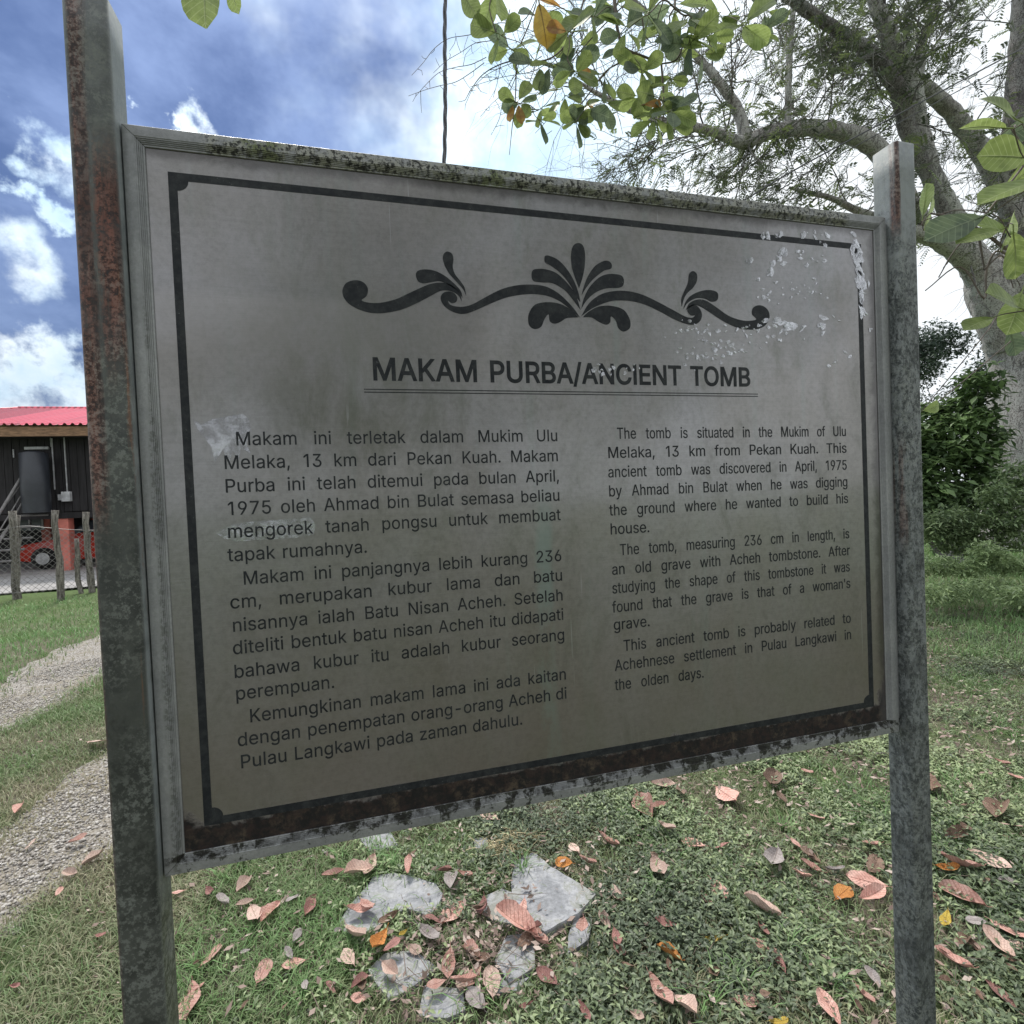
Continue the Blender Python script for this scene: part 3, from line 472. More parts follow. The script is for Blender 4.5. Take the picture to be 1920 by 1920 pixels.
# ------------------------------------------------------------------ lettering
GL = json.loads(r'''{"'":[206,[[95,318,78,318,75,381,73,445,70,509,92,509,114,509,136,509,133,445,131,381,128,318,112,318]]],",":[188,[[53,-119,38,-119,48,-56,58,8,68,71,91,71,114,71,137,71,119,8,102,-56,84,-119,69,-119]]],"-":[453,[[263,244,337,244,337,226,337,207,337,188,263,188,188,188,114,188,114,207,114,226,114,244,188,244]]],".":[188,[[108,-4,95,-4,83,-4,72,0,63,9,54,18,50,28,50,41,50,54,54,65,63,73,72,82,83,87,95,87,108,87,119,82,128,73,137,65,141,54,141,41,141,28,137,18,128,9,119,0]]],"/":[249,[[216,533,235,533,180,330,126,127,71,-76,52,-76,33,-76,14,-76,69,127,124,330,178,533,197,533]]],"1":[453,[[181,0,76,0,76,18,76,36,76,55,181,55,286,55,391,55,391,36,391,18,391,0,286,0],[250,509,276,509,276,339,276,170,276,0,255,0,234,0,212,0,212,149,212,299,212,448,211,448,210,448,209,448,168,418,127,388,86,358,86,381,86,404,86,427,123,454,161,481,198,509,224,509]]],"2":[453,[[172,0,64,0,64,16,64,32,64,47,121,108,177,168,234,229,254,249,270,267,282,282,295,298,304,313,311,327,317,341,320,356,320,371,320,390,316,405,308,419,299,432,288,442,273,449,259,456,242,460,224,460,204,460,187,456,172,447,158,439,147,428,139,413,131,399,127,382,127,362,107,362,86,362,66,362,66,392,72,419,86,442,100,465,119,483,143,496,167,509,194,516,225,516,255,516,282,509,306,497,329,484,348,467,361,445,374,424,381,399,381,372,381,354,378,335,371,318,364,300,353,280,336,259,319,237,296,211,267,180,229,140,191,100,153,60,153,59,153,58,153,57,231,57,310,57,389,57,389,38,389,19,389,0,281,0]]],"3":[453,[[252,-7,218,-7,187,-7,158,-1,133,10,107,21,86,37,70,57,54,78,46,103,44,132,66,132,87,132,109,132,111,114,117,99,126,87,136,75,149,65,165,59,181,53,199,50,219,50,239,50,258,53,275,61,292,68,305,79,315,93,324,107,329,124,329,145,329,163,325,181,316,196,307,212,293,224,275,234,256,243,231,248,201,248,186,248,172,248,157,248,157,265,157,282,157,299,200,349,244,399,288,448,288,450,288,451,288,452,215,452,142,452,70,452,70,471,70,490,70,509,171,509,272,509,372,509,372,493,372,477,372,461,319,400,265,339,211,278,211,282,211,285,211,289,249,293,281,288,308,276,335,263,356,246,371,222,386,199,393,173,393,145,393,115,385,89,370,66,355,43,335,25,309,12,282,0]]],"5":[453,[[254,-7,221,-7,191,-7,164,-1,140,11,116,23,97,39,83,60,69,81,61,104,60,130,81,130,101,130,122,130,124,115,129,101,138,89,147,77,159,67,173,60,188,53,204,50,221,50,242,50,260,55,276,64,292,74,305,87,314,104,323,121,328,141,328,162,328,184,323,204,314,221,304,238,291,252,275,262,258,272,239,277,218,277,201,277,184,274,167,268,151,263,138,255,128,246,108,248,88,250,67,253,77,338,86,423,96,509,186,509,276,509,366,509,366,490,366,471,366,452,294,452,222,452,151,452,145,402,139,352,134,301,135,301,135,301,136,301,147,311,161,319,178,325,194,331,211,334,229,334,253,334,274,329,294,321,313,313,331,301,345,285,359,270,371,252,379,231,387,210,391,188,391,163,391,130,384,101,369,76,354,50,334,30,309,15,283,1]]],"6":[453,[[258,-7,226,-7,195,-7,167,0,142,15,118,29,98,49,84,74,71,100,64,129,64,162,64,186,69,212,80,239,91,266,110,300,137,340,176,396,214,453,252,509,276,509,299,509,322,509,265,426,208,344,151,261,149,261,147,261,145,261,150,271,157,280,165,288,174,296,184,302,196,307,207,312,221,314,235,314,266,314,293,308,316,295,339,282,357,263,370,240,382,216,389,189,389,157,389,125,382,97,368,73,354,48,334,28,310,14,286,0],[207,48,226,48,246,48,264,53,279,63,294,72,306,85,314,101,323,118,327,136,327,157,327,178,323,197,314,213,306,230,294,242,279,251,264,261,246,265,226,265,207,265,189,261,174,252,159,243,147,230,138,214,129,198,125,179,125,158,125,137,129,118,138,102,147,85,159,72,174,63,189,53]]],"7":[453,[[120,0,97,0,172,149,248,299,323,448,323,450,323,451,323,452,236,452,149,452,62,452,62,471,62,490,62,509,172,509,281,509,391,509,391,489,391,469,391,449,315,299,240,150,165,0,142,0]]],"9":[453,[[195,516,226,516,258,516,286,508,310,494,335,480,354,460,368,434,382,409,389,380,389,347,389,323,383,297,373,270,362,243,343,209,315,168,277,112,239,56,200,0,177,0,154,0,130,0,187,83,244,165,301,248,303,248,305,248,307,248,303,238,296,229,287,221,279,213,269,207,257,202,245,197,232,195,218,195,187,195,160,201,137,214,114,227,96,245,83,269,70,292,64,320,64,352,64,384,71,412,85,436,99,461,118,480,143,494,167,508],[246,460,226,460,207,460,189,456,174,446,159,437,147,424,138,407,130,391,125,372,125,352,125,330,130,312,138,295,147,279,159,266,174,257,189,248,207,243,226,243,246,243,263,248,279,257,294,266,306,279,314,295,323,311,327,330,327,350,327,372,323,391,314,407,306,424,294,437,279,446,264,456]]],"A":[480,[[39,0,16,0,78,170,140,339,201,509,226,509,251,509,276,509,338,339,401,170,463,0,440,0,418,0,395,0,359,101,323,202,287,302,281,321,273,344,264,372,255,400,245,435,232,478,236,478,241,478,245,478,233,435,222,399,213,371,204,343,196,320,191,302,155,202,120,101,85,0,62,0],[197,142,110,142,110,161,110,180,110,199,197,199,283,199,370,199,370,180,370,161,370,142,283,142]]],"B":[456,[[122,0,60,0,60,170,60,339,60,509,120,509,181,509,241,509,276,509,306,503,329,491,352,479,369,462,381,442,392,422,398,399,398,374,398,352,394,334,387,320,379,306,369,294,356,286,344,277,330,271,315,267,315,265,315,264,315,262,331,261,347,255,363,245,379,235,392,221,402,203,413,185,418,163,418,136,418,111,412,87,400,67,388,46,370,30,344,18,319,6,287,0,247,0,184,0],[125,115,125,57,165,57,205,57,245,57,284,57,313,65,330,80,347,95,355,114,355,137,355,154,351,170,342,184,334,198,321,209,306,218,290,227,271,231,248,231,207,231,166,231,125,231,125,173],[125,341,125,285,162,285,200,285,238,285,257,285,273,289,288,296,303,303,315,313,323,326,332,339,336,355,336,372,336,395,328,414,313,429,297,444,273,452,240,452,202,452,163,452,125,452,125,396]]],"C":[510,[[293,-7,267,-7,223,-7,184,4,150,25,116,46,89,76,70,115,50,154,40,201,40,254,40,308,50,354,70,393,89,432,116,462,150,484,184,505,223,516,267,516,293,516,317,512,340,504,363,497,384,486,402,471,420,457,436,439,448,418,460,398,468,374,473,348,451,348,430,348,408,348,404,366,398,381,389,395,381,408,370,419,357,428,345,438,331,444,315,449,300,454,284,456,267,456,236,456,208,448,184,432,159,417,139,394,125,364,111,334,103,297,103,254,103,211,111,175,125,145,140,115,159,92,184,76,209,61,236,53,267,53,284,53,300,55,315,60,331,65,345,71,357,81,370,90,381,101,389,114,398,128,404,143,408,160,430,160,451,160,473,160,469,135,460,111,448,91,436,70,421,52,402,38,384,23,363,12,341,5,318,-3]]],"E":[419,[[165,0,60,0,60,170,60,339,60,509,164,509,268,509,372,509,372,490,372,471,372,452,290,452,207,452,125,452,125,396,125,341,125,286,202,286,278,286,355,286,355,267,355,248,355,229,278,229,202,229,125,229,125,172,125,114,125,57,208,57,292,57,375,57,375,38,375,19,375,0,270,0]]],"I":[300,[[111,0,31,0,31,19,31,38,31,57,60,57,89,57,118,57,118,189,118,320,118,452,89,452,60,452,31,452,31,471,31,490,31,509,111,509,190,509,269,509,269,490,269,471,269,452,240,452,212,452,183,452,183,320,183,189,183,57,212,57,240,57,269,57,269,38,269,19,269,0,190,0]]],"K":[467,[[146,189,104,145,104,169,104,193,104,216,116,232,128,247,139,261,151,275,162,290,174,303,187,317,199,331,212,344,262,399,313,454,364,509,392,509,420,509,448,509,376,431,304,353,231,276,230,276,229,276,228,276,187,233],[82,0,60,0,60,170,60,339,60,509,82,509,103,509,125,509,125,451,125,392,125,334,124,298,124,261,124,225,124,214,124,204,125,193,125,129,125,64,125,0,103,0],[398,0,372,0,311,86,249,173,188,259,201,276,215,293,228,309,302,206,375,103,449,0,423,0]]],"L":[393,[[160,0,60,0,60,170,60,339,60,509,82,509,103,509,125,509,125,358,125,208,125,57,203,57,282,57,361,57,361,38,361,19,361,0,261,0]]],"M":[628,[[81,0,60,0,60,170,60,339,60,509,91,509,121,509,152,509,193,402,235,294,277,187,280,180,284,170,287,159,291,148,295,136,299,123,303,110,307,97,311,84,315,71,319,59,322,49,317,49,312,49,307,49,310,59,314,70,318,83,322,95,326,108,330,121,334,134,338,147,342,158,346,170,349,179,352,187,394,294,435,402,476,509,507,509,537,509,568,509,568,339,568,170,568,0,547,0,525,0,504,0,504,97,504,194,504,291,504,302,504,314,504,327,505,340,505,354,505,369,505,383,506,398,506,413,506,428,507,443,507,457,509,457,511,457,513,457,508,441,503,426,498,409,492,393,487,378,482,363,477,348,472,334,467,322,463,309,459,299,456,291,418,194,380,97,342,0,323,0,305,0,286,0,248,97,209,194,170,291,167,299,163,309,159,321,155,333,150,346,145,361,140,376,135,391,129,408,124,424,118,441,112,457,114,457,117,457,119,457,119,444,120,431,120,416,120,401,121,387,121,372,121,357,121,342,122,328,122,315,122,302,122,291,122,194,122,97,122,0,101,0]]],"N":[523,[[82,0,60,0,60,170,60,339,60,509,85,509,111,509,136,509,205,400,274,291,343,183,349,174,355,164,363,151,370,138,379,123,388,107,396,90,405,73,414,55,411,55,408,54,405,54,403,72,401,90,401,108,400,126,399,142,399,157,399,172,399,185,399,195,399,300,399,404,399,509,420,509,442,509,463,509,463,339,463,170,463,0,438,0,412,0,387,0,325,97,264,193,202,290,194,303,186,316,177,331,169,345,159,362,148,381,137,400,123,424,108,452,111,453,115,453,119,454,120,428,121,405,122,384,123,362,124,344,124,328,125,312,125,300,125,291,125,194,125,97,125,0,103,0]]],"O":[533,[[311,-7,267,-7,223,-7,184,4,150,25,116,46,90,76,70,115,50,154,40,201,40,254,40,308,50,354,70,393,90,432,116,462,150,484,184,505,223,516,267,516,311,516,350,505,384,484,418,462,444,432,464,393,483,354,493,308,493,254,493,201,483,154,464,115,444,76,418,46,384,25,350,4],[236,53,267,53,297,53,325,61,349,76,374,91,394,114,408,144,423,174,430,211,430,254,430,298,423,335,408,365,394,395,374,417,349,433,325,448,297,456,267,456,236,456,209,448,184,433,159,417,140,394,125,364,111,334,103,297,103,254,103,211,111,174,125,144,140,114,159,92,184,76,209,61]]],"P":[445,[[82,0,60,0,60,170,60,339,60,509,118,509,177,509,235,509,274,509,307,502,332,487,358,473,377,454,390,430,402,405,409,378,409,348,409,317,402,290,390,265,377,241,358,222,332,207,307,193,274,186,235,186,193,186,151,186,109,186,109,205,109,224,109,242,150,242,191,242,233,242,259,242,281,247,297,256,313,265,325,278,333,294,341,310,344,328,344,348,344,368,341,386,333,402,325,417,313,430,297,439,280,448,259,452,232,452,196,452,160,452,125,452,125,301,125,151,125,0,103,0]]],"R":[449,[[82,0,60,0,60,170,60,339,60,509,119,509,177,509,236,509,275,509,307,502,333,489,359,475,378,457,390,433,403,410,409,382,409,352,409,321,403,295,390,271,378,248,359,230,333,217,307,204,275,198,236,198,189,198,143,198,96,198,96,217,96,236,96,255,142,255,188,255,234,255,260,255,281,259,298,267,314,275,326,286,334,300,341,315,345,332,345,352,345,372,341,390,334,405,326,420,314,431,298,440,281,448,259,452,233,452,197,452,161,452,125,452,125,301,125,151,125,0,103,0],[378,0,353,0,312,76,271,153,230,229,254,229,279,229,303,229,344,153,386,76,428,0,403,0]]],"S":[447,[[263,-9,224,-9,187,-9,155,-3,128,9,100,21,79,38,64,60,49,82,40,107,38,137,60,137,82,137,104,137,106,117,112,101,123,88,134,75,149,65,166,59,184,52,203,49,224,49,247,49,268,53,286,60,304,68,319,78,329,92,340,105,346,121,346,139,346,155,341,169,332,179,323,189,311,198,296,205,281,211,264,217,245,222,224,228,204,234,184,239,142,251,109,268,86,289,63,311,52,339,52,372,52,401,60,426,75,448,90,469,111,486,138,498,164,510,194,516,227,516,261,516,290,510,316,498,342,486,362,469,377,449,392,428,400,404,401,378,380,378,358,378,337,378,335,403,323,423,302,437,281,451,256,459,225,459,203,459,184,455,167,448,151,441,138,431,129,418,120,406,115,391,115,376,115,358,120,344,131,334,142,323,154,314,169,308,184,302,199,297,212,293,230,289,247,284,264,279,279,275,295,270,312,264,328,257,344,248,359,238,373,227,385,214,395,198,404,181,408,162,408,139,408,111,401,86,386,64,372,41,351,24,323,11,296,-2]]],"T":[449,[[85,452,32,452,32,471,32,490,32,509,160,509,288,509,417,509,417,490,417,471,417,452,363,452,310,452,257,452,257,301,257,151,257,0,235,0,214,0,193,0,193,151,193,301,193,452,139,452]]],"U":[517,[[299,-8,259,-8,219,-8,184,0,154,15,124,31,101,53,85,80,68,107,60,138,60,173,60,285,60,397,60,509,81,509,103,509,124,509,124,399,124,288,124,178,124,154,130,132,141,113,152,94,167,79,187,68,207,57,231,52,259,52,287,52,311,57,331,68,351,79,366,94,377,113,387,132,393,154,393,178,393,288,393,399,393,509,414,509,436,509,457,509,457,397,457,285,457,173,457,138,449,107,433,80,416,53,393,31,363,15,334,0]]],"a":[389,[[182,-9,160,-9,136,-9,114,-4,94,5,75,14,59,27,48,45,36,62,30,83,30,108,30,130,35,147,43,161,52,175,63,185,78,193,92,201,108,207,125,211,143,215,160,218,178,220,201,223,219,225,234,227,248,228,258,231,265,235,272,239,276,245,276,255,276,255,276,256,276,257,276,272,273,286,267,297,261,308,252,316,240,322,228,328,213,331,196,331,178,331,162,328,149,322,136,317,126,309,118,301,110,292,104,283,100,274,80,280,61,285,41,291,50,314,62,332,79,346,95,360,113,369,133,375,153,381,173,384,194,384,208,384,223,383,239,379,255,376,271,370,286,360,301,351,313,338,322,320,332,303,337,280,337,251,337,168,337,84,337,0,317,0,297,0,277,0,277,17,277,35,277,52,275,52,274,52,272,52,268,43,261,34,252,25,243,15,230,7,215,1,200,-5],[155,45,170,45,193,45,212,50,228,59,243,68,255,79,263,93,271,107,276,122,276,138,276,155,276,173,276,190,273,187,268,184,259,182,251,180,242,178,231,176,221,174,210,172,200,171,190,170,182,169,175,168,161,166,147,163,134,159,121,154,111,148,103,139,96,131,92,119,92,105,92,92,95,81,102,72,109,63,118,57,130,52,142,48]]],"b":[424,[[261,-8,229,-8,206,-8,187,-4,172,4,158,12,146,21,138,31,129,42,123,51,118,59,116,59,114,59,112,59,112,39,112,20,112,0,92,0,72,0,53,0,53,170,53,339,53,509,73,509,93,509,114,509,114,446,114,382,114,319,115,319,117,319,118,319,123,327,129,336,137,346,145,356,157,365,171,373,186,381,205,384,229,384,261,384,289,376,313,361,337,345,356,322,370,293,383,263,390,229,390,189,390,149,383,114,370,84,356,55,337,32,313,16,289,0],[197,47,220,47,244,47,263,53,279,66,295,78,308,95,316,117,324,138,328,162,328,189,328,216,324,240,316,261,308,282,296,299,280,311,264,324,244,330,220,330,197,330,177,324,161,312,145,300,133,284,125,263,117,242,113,217,113,189,113,161,117,136,125,115,133,94,146,77,162,65,178,53]]],"c":[396,[[226,-8,207,-8,173,-8,143,0,117,16,91,33,71,56,56,85,41,114,34,149,34,187,34,227,41,262,56,291,71,321,91,343,117,360,143,376,173,384,207,384,226,384,243,382,260,377,276,372,292,365,305,356,319,347,330,335,340,322,350,309,357,294,362,277,342,272,322,267,303,262,300,272,296,281,290,289,285,297,278,305,270,311,262,317,253,322,242,325,232,328,220,330,207,330,182,330,161,323,145,310,129,297,116,280,108,258,100,237,96,213,96,187,96,162,100,139,108,117,116,96,129,79,145,66,161,53,182,46,207,46,220,46,232,48,243,52,253,55,263,60,271,66,279,72,286,80,292,89,297,97,301,107,304,117,324,112,343,107,363,102,358,85,351,70,341,56,332,43,320,31,306,21,293,12,277,4,261,-1,244,-6]]],"d":[424,[[219,-8,195,-8,164,-8,136,0,111,16,87,32,68,55,55,84,41,114,34,149,34,189,34,229,41,263,55,293,69,322,88,345,112,361,136,376,164,384,196,384,219,384,238,381,253,373,268,365,279,356,287,346,296,336,302,327,306,319,308,319,309,319,311,319,311,382,311,446,311,509,331,509,351,509,372,509,372,339,372,170,372,0,352,0,332,0,313,0,313,20,313,39,313,59,311,59,309,59,307,59,302,51,295,42,287,31,278,21,267,12,252,4,238,-4],[181,47,205,47,227,47,247,53,263,65,279,77,291,94,299,115,308,136,312,161,312,189,312,217,308,242,300,263,292,284,279,300,263,312,247,324,228,330,205,330,181,330,161,324,145,311,129,299,116,282,108,261,100,240,96,216,96,189,96,162,100,138,109,117,117,95,129,78,145,66,161,53]]],"e":[404,[[238,-8,212,-8,175,-8,143,0,117,16,90,33,70,56,56,85,41,114,34,148,34,187,34,226,41,260,55,290,69,319,89,343,115,359,141,376,171,384,205,384,226,384,246,381,266,374,285,367,303,356,319,341,335,326,348,306,357,282,366,258,371,228,371,194,371,186,371,178,371,169,272,169,174,169,75,169,75,187,75,204,75,221,163,221,250,221,338,221,329,215,319,208,310,202,310,227,306,249,298,269,290,288,278,303,263,314,247,325,228,330,205,330,182,330,163,325,146,313,130,302,118,288,109,270,100,251,96,232,96,211,96,200,96,189,96,178,96,150,101,126,110,106,120,87,134,72,151,61,168,51,189,46,212,46,228,46,241,48,254,53,266,57,277,64,285,73,294,82,301,93,306,105,325,101,345,96,365,91,359,71,349,54,335,39,321,24,303,13,283,4,262,-4]]],"f":[254,[[154,379,228,379,228,362,228,344,228,327,154,327,80,327,6,327,6,344,6,362,6,379,80,379],[101,0,81,0,81,144,81,288,81,432,81,453,86,471,96,486,106,500,119,511,135,519,152,526,169,530,187,530,201,530,213,529,222,527,232,525,238,523,243,521,238,503,233,486,227,468,224,470,220,471,215,472,210,473,203,474,195,474,176,474,163,469,154,460,146,451,142,437,142,419,142,279,142,140,142,0,121,0]]],"g":[425,[[238,-151,207,-151,179,-151,155,-147,134,-140,113,-132,96,-123,82,-110,69,-98,58,-84,51,-69,67,-60,84,-50,101,-41,107,-49,113,-57,122,-66,130,-75,141,-82,154,-88,168,-94,186,-97,207,-97,238,-97,263,-90,282,-75,302,-60,311,-37,311,-6,311,19,311,44,311,68,310,68,308,68,306,68,301,60,295,51,287,41,278,32,267,23,252,16,238,8,219,5,195,5,164,5,137,12,113,27,88,41,69,62,55,90,41,118,34,152,34,191,34,230,41,264,55,293,69,322,88,345,112,361,137,376,165,384,196,384,220,384,239,381,253,373,268,365,280,356,288,346,297,336,303,327,308,319,309,319,311,319,313,319,313,339,313,359,313,379,333,379,353,379,372,379,372,250,372,121,372,-9,372,-42,365,-69,350,-90,335,-111,316,-126,291,-136,266,-146],[181,59,205,59,228,59,248,64,264,75,280,86,292,101,300,121,308,141,312,165,312,193,312,220,308,243,300,264,292,284,280,301,264,312,248,324,228,330,205,330,181,330,161,324,145,312,129,299,117,283,109,262,100,242,96,219,96,193,96,166,100,143,109,123,117,103,129,87,145,76,162,65]]],"h":[410,[[114,249,114,227,114,151,114,76,114,0,93,0,73,0,53,0,53,170,53,339,53,509,73,509,93,509,114,509,114,435,114,361,114,287,110,287,106,287,102,287,114,322,131,347,152,362,174,377,199,384,227,384,253,384,276,379,295,369,315,358,330,342,341,321,352,299,357,273,357,240,357,160,357,80,357,0,337,0,316,0,296,0,296,78,296,157,296,235,296,265,288,288,273,304,258,321,237,329,210,329,192,329,175,325,161,317,146,309,135,298,126,283,118,267]]],"i":[167,[[73,0,53,0,53,126,53,253,53,379,73,379,93,379,114,379,114,253,114,126,114,0,93,0],[95,443,84,443,72,443,62,447,54,455,45,462,41,472,41,483,41,494,45,504,54,512,62,520,72,524,84,524,95,524,106,520,114,512,122,504,126,494,126,483,126,472,122,462,114,455,106,447]]],"j":[167,[[53,243,53,379,73,379,93,379,114,379,114,243,114,106,114,-30,114,-53,110,-73,102,-90,93,-107,81,-120,65,-129,48,-138,28,-143,4,-143,-1,-143,-5,-143,-10,-143,-10,-124,-10,-105,-10,-87,-6,-87,-2,-87,2,-87,20,-87,32,-82,40,-72,49,-62,53,-48,53,-29,53,107],[95,443,83,443,72,443,62,447,53,455,45,462,41,472,41,483,41,494,45,504,53,512,62,520,72,524,83,524,95,524,105,520,114,512,122,504,126,494,126,483,126,472,122,462,114,455,105,447]]],"k":[381,[[132,158,110,137,110,162,110,187,110,212,113,212,117,212,121,212,175,268,230,323,284,379,310,379,335,379,360,379,301,319,243,259,184,199,182,199,179,199,177,199,155,178],[73,0,53,0,53,170,53,339,53,509,73,509,93,509,114,509,114,339,114,170,114,0,93,0],[320,0,294,0,245,62,197,124,148,186,162,200,177,214,191,229,252,152,312,76,372,0,346,0]]],"l":[189,[[147,-2,139,-2,110,-2,88,5,74,20,60,35,53,57,53,84,53,226,53,367,53,509,73,509,93,509,114,509,114,372,114,235,114,99,114,81,116,69,120,62,125,55,133,52,146,52,152,52,157,52,160,53,164,53,167,54,170,54,173,37,177,20,181,3,175,1,169,0,162,-1,154,-2]]],"m":[610,[[73,0,53,0,53,126,53,253,53,379,72,379,92,379,112,379,112,351,112,323,112,295,111,295,109,295,108,295,113,316,121,332,132,346,144,359,157,369,172,376,187,383,203,386,219,386,247,386,270,378,287,361,305,344,316,322,321,295,318,295,315,295,312,295,317,313,325,329,337,343,349,357,364,367,381,375,398,382,416,386,437,386,459,386,479,381,497,372,515,362,530,348,541,328,551,309,557,285,557,255,557,170,557,85,557,0,536,0,516,0,496,0,496,85,496,169,496,254,496,281,488,301,473,313,457,325,439,330,419,330,402,330,387,327,374,320,362,313,352,303,345,290,339,278,335,263,335,247,335,165,335,82,335,0,315,0,295,0,274,0,274,87,274,173,274,260,274,281,267,298,253,311,239,324,221,330,199,330,185,330,171,327,158,320,144,313,134,303,126,289,118,276,114,258,114,238,114,159,114,79,114,0,93,0]]],"n":[410,[[114,249,114,227,114,151,114,76,114,0,93,0,73,0,53,0,53,126,53,253,53,379,72,379,92,379,112,379,112,349,112,318,112,287,109,287,106,287,102,287,114,322,131,347,152,362,174,377,199,384,227,384,253,384,276,379,295,369,314,358,330,342,341,321,352,299,357,273,357,240,357,160,357,80,357,0,337,0,316,0,296,0,296,78,296,157,296,235,296,265,288,288,273,304,258,321,237,329,210,329,192,329,175,325,161,317,146,309,135,298,126,283,118,267]]],"o":[415,[[242,-8,207,-8,173,-8,143,0,117,16,91,33,71,56,56,85,41,114,34,149,34,187,34,227,41,262,56,291,71,321,91,343,117,360,143,376,173,384,207,384,242,384,273,376,299,360,325,343,345,321,359,291,374,262,381,227,381,187,381,149,374,114,359,85,345,56,325,33,299,16,273,0],[182,46,207,46,233,46,254,53,270,66,287,79,299,96,307,117,315,139,319,162,319,187,319,213,315,236,307,258,299,280,287,297,270,310,254,323,233,330,207,330,182,330,161,323,145,310,129,297,116,280,108,258,100,237,96,213,96,187,96,162,100,139,108,117,116,96,129,79,145,66,161,53]]],"p":[424,[[73,-143,53,-143,53,31,53,205,53,379,72,379,92,379,112,379,112,359,112,339,112,319,114,319,116,319,118,319,123,327,129,336,137,346,145,356,157,365,171,373,186,381,205,384,229,384,261,384,289,376,313,361,337,345,356,322,370,293,383,263,390,229,390,189,390,149,383,114,370,84,356,55,337,32,313,16,289,0,261,-8,229,-8,206,-8,187,-4,173,4,158,12,146,21,138,31,130,42,123,51,118,59,117,59,115,59,114,59,114,-8,114,-76,114,-143,93,-143],[197,47,220,47,244,47,263,53,279,66,295,78,308,95,316,117,324,138,328,162,328,189,328,216,324,240,316,261,308,282,296,299,280,311,264,324,244,330,220,330,197,330,177,324,161,312,145,300,133,284,125,263,117,242,113,217,113,189,113,161,117,136,125,115,133,94,146,77,162,65,178,53]]],"r":[259,[[73,0,53,0,53,126,53,253,53,379,72,379,92,379,112,379,112,360,112,340,112,321,113,321,114,321,115,321,122,340,135,355,152,367,170,379,190,385,213,385,218,385,223,385,229,384,235,384,240,384,243,384,243,363,243,343,243,322,242,323,237,323,230,324,223,325,215,326,207,326,189,326,173,322,159,315,145,307,134,297,126,284,118,270,114,255,114,237,114,158,114,79,114,0,93,0]]],"s":[365,[[211,-8,182,-8,156,-8,133,-4,112,3,92,11,75,23,62,38,49,53,40,72,36,94,55,98,74,102,94,107,99,86,109,70,124,60,139,50,158,45,181,45,208,45,229,51,244,62,260,74,268,87,268,103,268,116,263,127,254,136,245,144,231,151,212,155,191,160,170,165,149,170,115,178,89,191,72,208,55,225,47,247,47,274,47,296,53,315,65,332,77,348,94,361,115,370,136,380,160,384,187,384,213,384,235,380,254,372,272,365,287,353,299,339,310,325,319,309,324,290,305,286,287,281,268,277,263,292,255,304,243,316,230,327,212,333,187,333,165,333,146,327,131,317,116,306,109,293,109,277,109,263,114,252,124,243,134,235,150,228,172,223,191,218,210,214,229,209,264,201,290,188,306,171,323,154,331,133,331,107,331,84,325,64,312,47,300,30,282,16,260,6,237,-3]]],"t":[227,[[138,379,204,379,204,362,204,344,204,327,138,327,72,327,6,327,6,344,6,362,6,379,72,379],[65,345,65,471,85,471,106,471,126,471,126,347,126,222,126,98,126,81,129,69,136,61,143,54,154,50,170,50,174,50,179,50,185,51,191,52,197,53,202,54,206,36,209,19,213,2,207,0,200,-2,192,-3,184,-4,176,-4,168,-4,136,-4,110,4,92,21,74,38,65,62,65,93,65,219]]],"u":[410,[[211,-5,182,-5,157,-5,134,0,115,11,95,21,80,37,69,59,58,80,53,107,53,139,53,219,53,299,53,379,73,379,93,379,114,379,114,301,114,222,114,144,114,114,121,91,137,75,152,58,173,50,200,50,218,50,235,54,249,62,264,70,275,81,283,97,292,112,296,131,296,153,296,228,296,304,296,379,316,379,337,379,357,379,357,253,357,126,357,0,337,0,318,0,298,0,298,31,298,61,298,92,301,92,304,92,307,92,295,57,279,32,257,17,235,2]]],"v":[389,[[184,0,163,0,114,126,66,253,17,379,40,379,62,379,84,379,111,305,138,230,165,155,174,132,181,110,187,87,193,64,199,42,206,21,198,21,191,21,184,21,191,42,197,64,203,87,209,110,216,132,224,155,251,230,278,305,305,379,327,379,349,379,371,379,323,253,275,126,226,0,205,0]]],"w":[567,[[158,0,138,0,99,126,61,253,23,379,44,379,66,379,87,379,103,324,118,269,133,214,140,191,147,165,154,137,161,108,168,76,175,41,172,41,168,41,165,41,172,75,179,106,186,135,193,163,199,190,206,214,221,269,237,324,252,379,273,379,295,379,316,379,332,324,347,269,362,214,368,190,375,164,382,136,388,107,395,76,402,41,399,41,395,41,391,41,399,75,406,107,413,135,420,164,427,190,434,214,449,269,465,324,480,379,502,379,523,379,545,379,506,253,468,126,429,0,409,0,389,0,368,0,352,57,335,114,319,172,314,189,309,207,305,225,300,243,295,261,291,280,286,299,281,318,277,338,281,338,286,338,291,338,286,319,281,299,277,280,272,261,267,243,263,225,258,206,253,189,248,172,231,114,215,57,199,0,178,0]]],"y":[389,[[51,-140,47,-139,52,-121,57,-103,61,-86,65,-86,68,-87,71,-87,83,-90,94,-91,104,-89,114,-87,122,-82,130,-74,138,-66,145,-53,151,-36,155,-24,159,-13,163,-1,114,126,66,252,17,379,40,379,62,379,84,379,111,305,138,230,165,155,174,132,181,109,187,87,193,64,199,42,206,21,198,21,191,21,184,21,190,42,196,64,202,87,209,110,216,132,224,155,251,230,278,305,305,379,327,379,349,379,371,379,316,234,260,88,204,-58,196,-78,187,-94,177,-107,166,-120,153,-129,139,-136,125,-142,109,-145,91,-145,81,-145,72,-144,65,-143,57,-142]]],"z":[380,[[141,0,42,0,42,15,42,30,42,46,112,137,183,228,254,320,254,321,254,322,254,323,185,323,117,323,48,323,48,342,48,361,48,379,143,379,238,379,333,379,333,363,333,347,333,331,264,241,195,150,126,60,126,59,126,58,126,56,197,56,268,56,339,56,339,38,339,19,339,0,240,0]]]}''')
